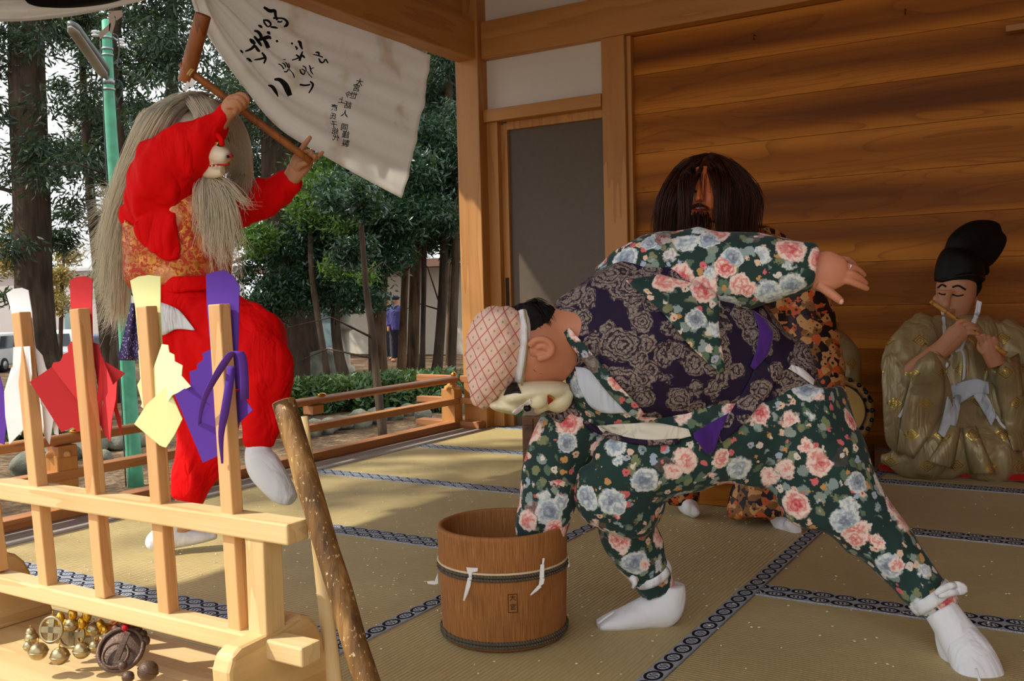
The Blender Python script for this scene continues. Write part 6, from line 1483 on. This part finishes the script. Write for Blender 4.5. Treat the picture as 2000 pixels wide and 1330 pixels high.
gd.append((40, [(1352, 330, 3.72, 8), (1352, 360, 3.68, 7), (1346, 420, 3.68, 7), (1340, 480, 3.70, 8)])); gd.append((40, [(1394, 330, 3.72, 8), (1400, 370, 3.68, 8), (1404, 430, 3.69, 8), (1408, 480, 3.71, 8)])); gd.append((80, [(1378, 312, 3.80, 5), (1366, 335, 3.70, 5), (1352, 366, 3.67, 6), (1342, 420, 3.68, 8)])); gd.append((80, [(1378, 312, 3.80, 5), (1386, 335, 3.70, 5), (1398, 370, 3.675, 6), (1406, 430, 3.69, 8)])); gd.append((7, [(1378, 312, 3.82, 6), (1372, 345, 3.69, 9), (1372, 400, 3.655, 10), (1372, 450, 3.68, 10)]))
gd.append((240, [(1366, 428, 3.70, 22), (1366, 450, 3.68, 26), (1368, 500, 3.70, 26)])); gd.append((60, [(1340, 412, 3.685, 4), (1366, 400, 3.675, 4), (1392, 412, 3.69, 5)]))
gd.append((120, [(1440, 400, 3.86, 14), (1468, 440, 3.88, 12), (1490, 480, 3.90, 12)])); gd.append((90, [(1310, 400, 3.84, 12), (1296, 440, 3.84, 12), (1290, 480, 3.86, 10)]))
strands('wig_hair', gd, DARKH, dk, .0018, 10, 11, .01)

# ================================================================== FLUTE PLAYER
fx = gz(1890, 925); fl_ = thing('person', 'person in gold satin court robe and black hat kneeling and playing a flute', 'person', (fx[0], fx[1], 0))
DF = 4.58
def face_head(cx, cy, d, s, yaw, skin):
    """head with brow, nose, cheeks, chin and ears; s = half face width px; yaw shifts features"""
    g = G(); sh = yaw * s
    limb(g, [(cx, cy - 1.5 * s, d, .55 * s, 1.1), (cx, cy - .9 * s, d, .96 * s, 1.08), (cx + .05 * sh, cy - .1 * s, d, 1.0 * s, 1.0), (cx + .2 * sh, cy + .65 * s, d - .01, .82 * s, .95), (cx + .35 * sh, cy + 1.15 * s, d - .015, .5 * s, .9), (cx + .4 * sh, cy + 1.35 * s, d - .015, .26 * s, .8)], 20, 22)
    k = d / F; f = d - s * k
    limb(g, [(cx + sh * .75, cy - .1 * s, f + .012, .14 * s, 1), (cx + sh * .95, cy + .25 * s, f - .002, .20 * s, 1), (cx + sh * 1.0, cy + .42 * s, f - .004, .24 * s, .9), (cx + sh * .85, cy + .5 * s, f + .008, .18 * s, .8)], 12, 10)
    limb(g, [(cx + sh * .8 - .62 * s, cy - .28 * s, f + .03, .12 * s, 1), (cx + sh * .75, cy - .26 * s, f + .012, .13 * s, 1), (cx + sh * .7 + .62 * s, cy - .28 * s, f + .03, .12 * s, 1)], 10, 10)
    limb(g, [(cx + sh * .75 - .28 * s, cy + .78 * s, f + .02, .10 * s, 1), (cx + sh * .78, cy + .76 * s, f + .006, .13 * s, 1), (cx + sh * .75 + .28 * s, cy + .78 * s, f + .02, .10 * s, 1)], 10, 10)
    for e in (-1, 1): limb(g, [(cx + e * .98 * s + .12 * sh, cy - .1 * s, d + .004, .10 * s, 1.5), (cx + e * 1.06 * s + .12 * sh, cy + .12 * s, d + .004, .16 * s, 1.3), (cx + e * .98 * s + .12 * sh, cy + .42 * s, d, .12 * s, 1.2)], 10, 10)
    return g
S_ = 36; FX, FY = 1868, 580
g = face_head(FX, FY, DF, S_, -.55, SKIN2)
limb(g, [(FX + 8, FY + 30, DF + .02, 24, 1), (FX + 10, FY + 70, DF + .03, 27, 1), (FX + 10, FY + 100, DF + .04, 40, .8)], 14, 10)
limb(g, [(1880, 690, DF + .05, 70, .7), (1885, 770, DF + .05, 66, .75), (1890, 860, DF + .05, 74, .8), (1890, 905, DF + .05, 80, .9)], 16, 16)
limb(g, [(1800, 665, 4.56, 28), (1768, 740, 4.46, 25), (1796, 712, 4.36, 18), (1850, 668, 4.33, 14)], 12, 16)
limb(g, [(1950, 668, 4.58, 28), (1985, 740, 4.46, 24), (1970, 730, 4.36, 18), (1945, 700, 4.30, 14)], 12, 16)
limb(g, [(1850, 890, DF, 44), (1800, 890, 4.44, 42), (1760, 905, 4.56, 30)], 12, 12); limb(g, [(1930, 890, DF, 44), (1975, 890, 4.40, 42), (2000, 910, 4.5, 30)], 12, 12)
core = voxel(g, 'body', SKIN2, None, .0065, 3)
g = G(); d = 4.31       # near hand over the flute
limb(g, [(1832, 690, 4.335, 17), (1850, 672, 4.325, 19, .6), (1872, 650, 4.31, 20, .5), (1884, 642, 4.305, 15, .5)], 12, 10)
for i, (a, b) in enumerate((((1868, 634), (1888, 626)), ((1876, 638), (1900, 634)), ((1880, 645), (1908, 643)), ((1880, 652), (1908, 654)))):
    finger(g, [a, ((a[0] + b[0]) / 2, (a[1] + b[1]) / 2 - 3, -.015), (b[0], b[1], -.012), (b[0] + 5, b[1] + 8, .01)], d, 5.2)
finger(g, [(1862, 664), (1876, 664, .02), (1890, 656, .03)], d, 5.5)
h1 = voxel(g, 'hand', SKIN2, None, .003, 2)
g = G(); d = 4.27
limb(g, [(1945, 712, 4.29, 16), (1938, 692, 4.28, 19, .6), (1932, 672, 4.27, 19, .5), (1930, 664, 4.27, 14, .5)], 12, 10)
for a, b in (((1918, 668), (1908, 656)), ((1926, 664), (1918, 652)), ((1934, 664), (1930, 655)), ((1942, 668), (1942, 660))):
    finger(g, [(a[0], a[1] + 6), (a[0] - 3, a[1] - 6, -.012), (b[0], b[1], -.016), (b[0] + 6, b[1] + 8, -.012)], d, 5.0)
finger(g, [(1922, 690), (1912, 680, .015), (1912, 668, .02)], d, 5.4)
h2 = voxel(g, 'hand', SKIN2, None, .003, 2)
fb = join_meshes('body', [core, h1, h2], SKIN2, fl_)
tf = tree_of(fb)
def on_face(x, y, off=.0012):
    v = Vector(ray(x, y)).normalized(); h = tf.ray_cast(Vector(CAM), v); return np.array(h[0]) - np.array(v) * off if h[0] is not None else at(x, y, DF - .1)
def fline(name, pts, r, m, par):
    q = G(); q.tube([on_face(x, y) for x, y in bez(pts, 10)], r, 6); return q.obj(name, m, par, True)
BROW = plain('brow_black', srgb(26, 20, 18), .7); LIP = plain('lip', srgb(168, 88, 78), .5); EYEW = plain('eye_white_f', srgb(220, 210, 200), .3)
fline('eyebrow', [(1832, 562), (1840, 556), (1848, 560)], .005, BROW, fl_); fline('eyebrow', [(1860, 561), (1872, 558), (1886, 566)], .005, BROW, fl_)
fline('closed_eye', [(1833, 572), (1840, 575), (1847, 574)], .0035, BROW, fl_); fline('closed_eye', [(1860, 575), (1870, 578), (1882, 576)], .0035, BROW, fl_)
fline('lips', [(1838, 606), (1844, 604), (1851, 607)], .005, LIP, fl_)
g = G(); limb(g, [(1898, 545, DF - .01, 12, 2.0), (1902, 562, DF, 12, 2.0), (1898, 580, DF - .02, 7, 1.5)], 12, 10); limb(g, [(1835, 548, DF - .02, 5, 3), (1870, 540, DF - .02, 10, 5), (1900, 546, DF, 12, 3)], 12, 10); voxel(g, 'hair', plain('black_hair_f', srgb(12, 11, 12), .5), fl_, .006, 2)
HATB = plain('black_lacquer_hat', srgb(8, 8, 8), .55, var=.2, scale=60, bump=.3, spec=.25)
g = G(); limb(g, [(1874, 548, DF, 46, 1.0), (1874, 528, DF, 45, 1.0), (1876, 505, DF, 40, 1.0), (1880, 492, DF, 30, .9)], 20, 14)
limb(g, [(1858, 500, DF, 18, 1.1), (1880, 482, DF, 34, .7), (1912, 464, DF, 36, .5), (1940, 452, DF, 24, .4), (1955, 448, DF, 12, .4)], 20, 18)
limb(g, [(1885, 500, DF, 34, .7), (1915, 490, DF, 36, .45), (1946, 466, DF, 24, .4), (1957, 454, DF, 12, .35)], 18, 14)
limb(g, [(1910, 520, DF, 14, 1.4), (1922, 528, DF, 10, 1.4), (1928, 536, DF, 5, 1.2)], 12, 8)
voxel(g, 'court_hat', HATB, fl_, .006, 3)
# robe
g = G()
limb(g, [(1874, 622, DF + .05, 52, .8), (1876, 650, DF + .04, 96, .66), (1882, 700, DF + .03, 100, .7), (1888, 770, DF + .03, 92, .75), (1890, 830, DF + .03, 92, .8), (1890, 860, DF + .03, 80, .8)], 22, 20)
limb(g, [(1820, 640, 4.58, 40, .9), (1786, 690, 4.52, 52, .9), (1772, 735, 4.46, 48, .8), (1806, 722, 4.38, 30, .9), (1836, 694, 4.345, 24, .9)], 18, 18)
limb(g, [(1780, 700, 4.48, 54, .6), (1782, 770, 4.44, 58, .45), (1776, 830, 4.44, 50, .4), (1776, 880, 4.45, 36, .4), (1770, 898, 4.46, 18, .4)], 18, 18)
limb(g, [(1822, 730, 4.37, 26, .6), (1840, 780, 4.38, 20, .5), (1846, 815, 4.40, 10, .5)], 12, 10)
limb(g, [(1935, 645, 4.58, 42, .9), (1985, 700, 4.52, 54, .9), (1996, 750, 4.44, 50, .8), (1970, 740, 4.36, 30, .9), (1950, 712, 4.31, 22, .9)], 18, 18)
limb(g, [(1985, 740, 4.42, 54, .6), (1972, 800, 4.40, 50, .45), (1990, 860, 4.42, 48, .4), (2000, 890, 4.44, 30, .4)], 18, 16)
limb(g, [(1890, 840, DF, 96, .8), (1830, 872, 4.48, 74, .9), (1790, 896, 4.46, 48, .9), (1744, 898, 4.50, 20, .6), (1722, 896, 4.52, 6, .6)], 18, 20)
limb(g, [(1890, 840, DF, 96, .8), (1930, 880, 4.42, 74, .85), (1950, 905, 4.38, 50, .8), (1990, 900, 4.44, 50, .8)], 18, 18)
limb(g, [(1860, 860, 4.46, 40, .8), (1866, 900, 4.44, 36, .8)], 14, 8)
rbf = voxel(g, 'satin_robe', GOLDR, fl_, .0085, 2, (.013, 9, (1, 1, .35)))
tr_ = tree_of(rbf)
patch('under_collar', [[(1852, 640), (1862, 652), (1868, 664)], [(1894, 624), (1890, 642), (1876, 662)]], WHITE, tr_, .004, 6, fl_)
patch('sleeve_panel', [[(1806, 668), (1786, 720), (1764, 800), (1752, 880)], [(1834, 690), (1846, 760), (1828, 830), (1784, 896)]], GOLDR, tr_, .016, 8, fl_, .02)
patch('sleeve_panel', [[(1948, 712), (1944, 760), (1960, 820), (1978, 880)], [(1990, 690), (1998, 760), (2010, 830), (2016, 880)]], GOLDR, tr_, .016, 8, fl_, .02)
for a_, b_ in (([(1856, 830), (1836, 866), (1812, 902)], [(1876, 836), (1868, 880), (1862, 916)]), ([(1880, 836), (1886, 880), (1896, 926)], [(1906, 832), (1926, 880), (1946, 926)])):
    patch('hakama_pleat', [a_, b_], GOLDR, tr_, .012, 7, fl_, .02)
patch('collar_band', [[(1908, 586), (1902, 616), (1890, 640)], [(1918, 590), (1912, 618), (1900, 644)]], WHITE, tr_, .006, 4, fl_); patch('collar_band', [[(1838, 606), (1840, 630), (1842, 656)], [(1844, 606), (1847, 630), (1849, 656)]], WHITE, tr_, .006, 4, fl_)
for nm, a, b in (('sash_knot', [(1828, 760), (1860, 752), (1900, 740), (1930, 746)], [(1830, 800), (1870, 790), (1905, 770), (1932, 770)]), ('sash_tail', [(1850, 775), (1842, 810), (1832, 845)], [(1878, 770), (1872, 812), (1858, 868)]), ('sash_tail', [(1900, 770), (1918, 800), (1936, 832)], [(1914, 758), (1934, 790), (1946, 812)])):
    patch(nm, [a, b], BLUEW, tr_, .014, 6, fl_)
for pts in ([(1862, 690), (1880, 682), (1884, 720), (1880, 748)], [(1862, 690), (1850, 712), (1848, 732)], [(1895, 640), (1884, 668), (1876, 684)], [(1812, 680), (1796, 710), (1784, 760), (1766, 800), (1752, 820)], [(1772, 830), (1790, 820), (1800, 818)], [(1800, 820), (1804, 836)], [(1772, 830), (1766, 860)], [(1918, 750), (1934, 790), (1956, 830), (1972, 838)], [(1976, 720), (1970, 760), (1984, 800), (1998, 820)]):
    q = G(); P = []
    for x, y in bez(pts, 16):
        v = Vector(ray(x, y)).normalized(); h = tr_.ray_cast(Vector(CAM), v); P.append((np.array(h[0]) if h[0] is not None else at(x, y, 4.38)) - np.array(v) * .006)
    P = [np.mean(P[max(0, i - 2):i + 3], axis=0) for i in range(len(P))]; q.tube(P, .0075, 6, .003, ref=FW); q.obj('white_cord', WHITE, fl_, True)
# flute
BAM = wood('bamboo_flute', srgb(150, 98, 38), srgb(206, 150, 68), 'X', 4, .4, 5)
a, b = at(1818, 588, 4.38), at(1965, 692, 4.24); ft = thing('bamboo_flute', 'slim golden bamboo flute held to the lips of the kneeling player', 'flute', (a + b) / 2)
q = G(); q.tube([a + (b - a) * s for s in np.linspace(0, 1, 9)], [.0105] * 9, 12); q.obj('tube', BAM, ft, True)
for s in (.02, .2, .45, .7, .9, .98): q = G(); p = a + (b - a) * s; q.tube([p, p + (b - a) * .018], .0125, 12); q.obj('binding', plain('flute_binding', srgb(170, 110, 40), .5), ft, True)
for s in (.34, .42, .5, .58, .66, .74): q = G(); q.ball(a + (b - a) * s - FW * .0095 + (0, 0, .003), (.004, .004, .003), 8, 5); q.obj('finger_hole', MBLK, ft, True)

# ================================================================== DRUMMER, MOSTLY HIDDEN
mx_ = gz(1580, 882); dr = thing('person', 'person in gold satin robe kneeling at the drum behind the long haired dancer', 'person', (mx_[0], mx_[1], 0))
d = 5.12
g = face_head(1560, 580, d, 30, .1, SKIN2); limb(g, [(1560, 610, d + .02, 20, 1), (1560, 645, d + .03, 30, .9), (1560, 690, d + .04, 60, .7), (1562, 780, d + .05, 56, .75), (1562, 850, d + .05, 62, .9)], 14, 16)
limb(g, [(1600, 670, d, 24), (1622, 730, d - .08, 20), (1610, 770, d - .2, 14)], 12, 12); limb(g, [(1520, 670, d, 24), (1500, 730, d - .08, 20), (1520, 770, d - .2, 14)], 12, 12)
core = voxel(g, 'body', SKIN2, None, .009, 3); hs = []
for cx in (1608, 1522):
    g = G(); limb(g, [(cx, 764, d - .2, 12), (cx, 780, d - .21, 15, .7), (cx, 790, d - .21, 12, .7)], 10, 8)
    for i in range(4): finger(g, [(cx - 9 + 6 * i, 786), (cx - 10 + 6 * i, 797, -.015), (cx - 8 + 6 * i, 803, .01)], d - .21, 3.6)
    finger(g, [(cx + 10, 774), (cx + 14, 786, -.01), (cx + 9, 794, -.01)], d - .21, 4); hs.append(voxel(g, 'hand', SKIN2, None, .004, 2))
drb = join_meshes('body', [core] + hs, SKIN2, dr); tf = tree_of(drb)
for sx in (-1, 1): fline('eyebrow', [(1562 + sx * 18, 572), (1562 + sx * 11, 569), (1562 + sx * 5, 572)], .005, BROW, dr); fline('eye', [(1562 + sx * 17, 580), (1562 + sx * 11, 582), (1562 + sx * 6, 580)], .0035, BROW, dr)
fline('lips', [(1556, 604), (1563, 603), (1570, 604)], .005, LIP, dr)
g = G(); limb(g, [(1560, 640, d + .04, 50, .8), (1562, 680, d + .04, 84, .68), (1562, 770, d + .04, 80, .75), (1562, 860, d + .03, 90, .9), (1562, 878, d + .03, 84, .9)], 20, 18)
limb(g, [(1604, 664, d, 36, .9), (1640, 690, d - .04, 34, .8), (1650, 730, d - .10, 32, .7), (1648, 770, d - .12, 28, .6), (1640, 800, d - .12, 16, .6)], 16, 16); limb(g, [(1516, 664, d, 36, .9), (1484, 700, d - .04, 34, .8), (1480, 760, d - .10, 32, .7), (1492, 800, d - .14, 16, .6)], 16, 16)
limb(g, [(1520, 862, d - .05, 50, .9), (1560, 868, d - .12, 44, .9), (1600, 862, d - .05, 50, .9)], 14, 12)
voxel(g, 'satin_robe', GOLDR, dr, .011, 3, (.012, 7, (1, 1, .4)))
g = G(); limb(g, [(1560, 552, d, 36, 1), (1562, 530, d, 34, 1), (1566, 505, d, 26, .9), (1576, 488, d, 16, .6)], 18, 12); voxel(g, 'court_hat', HATB, dr, .008, 3)

# ================================================================== VISITORS FAR OFF BY THE OUTBUILDING
def visitor(label, px, d, jacket, trousers, hat=None, turn=1):
    p = at(px, 700, d); b = np.array((p[0], p[1], ZG)); t = thing('person', label, 'person', b, 'visitors by the outbuilding'); r = RT * (1, 1, 0); r = r / np.linalg.norm(r)
    g = G(); g.ball(b + (0, 0, 1.60), (.085, .095, .115), 12, 9); g.tube([b + (0, 0, 1.40), b + (0, 0, 1.54)], .055, 10)
    g.tube([b + (0, 0, z) for z in (.85, 1.1, 1.3, 1.42)], [.15, .16, .18, .10], 12, [.10, .11, .12, .07], ref=FW)
    for s in (-1, 1):
        g.tube([b + r * s * .08 + (0, 0, .9), b + r * s * .09 + (0, 0, .45), b + r * s * .09 + (0, 0, .02)], [.085, .06, .045], 10)
        g.tube([b + r * s * .17 + (0, 0, 1.38), b + r * s * .22 + (0, 0, 1.12), b + r * s * .2 - FW * .08 + (0, 0, .88)], [.055, .045, .035], 10); g.ball(b + r * s * .2 - FW * .09 + (0, 0, .83), (.035, .035, .06), 8, 6)
        g.ball(b + r * s * .09 - FW * .06 * turn + (0, 0, .04), (.05, .11, .045), 10, 6)
    voxel(g, 'body', SKIN2, t, .022, 2)
    g = G(); g.tube([b + (0, 0, z) for z in (.82, 1.1, 1.3, 1.43, 1.47)], [.18, .185, .205, .13, .08], 12, [.13, .135, .145, .1, .07], ref=FW)
    for s in (-1, 1): g.tube([b + r * s * .17 + (0, 0, 1.39), b + r * s * .23 + (0, 0, 1.12), b + r * s * .21 - FW * .07 + (0, 0, .92)], [.075, .065, .055], 10)
    voxel(g, 'jacket', jacket, t, .025, 2)
    g = G(); 
    for s in (-1, 1): g.tube([b + r * s * .08 + (0, 0, .92), b + r * s * .09 + (0, 0, .45), b + r * s * .09 + (0, 0, .08)], [.105, .085, .07], 10)
    voxel(g, 'trousers', trousers, t, .025, 2)
    g = G(); g.ball(b + (0, 0, 1.65), (.1, .11, .09), 12, 8)
    if hat: g.tube([b + (0, 0, 1.66), b + (0, 0, 1.675)], .15, 14)
    g.obj('hat' if hat else 'hair', hat or BLACKH, t, True); return t
visitor('person in a blue violet jacket and hat standing by the outbuilding', 776, 24.6, fabric('violet_jacket', srgb(74, 70, 130)), fabric('dark_trousers', srgb(40, 40, 50)), fabric('dark_hat', srgb(50, 46, 60)))
visitor('person in dark clothes facing the figure in violet', 759, 25.4, fabric('black_jacket', srgb(46, 44, 52)), fabric('grey_trousers', srgb(70, 70, 78)))
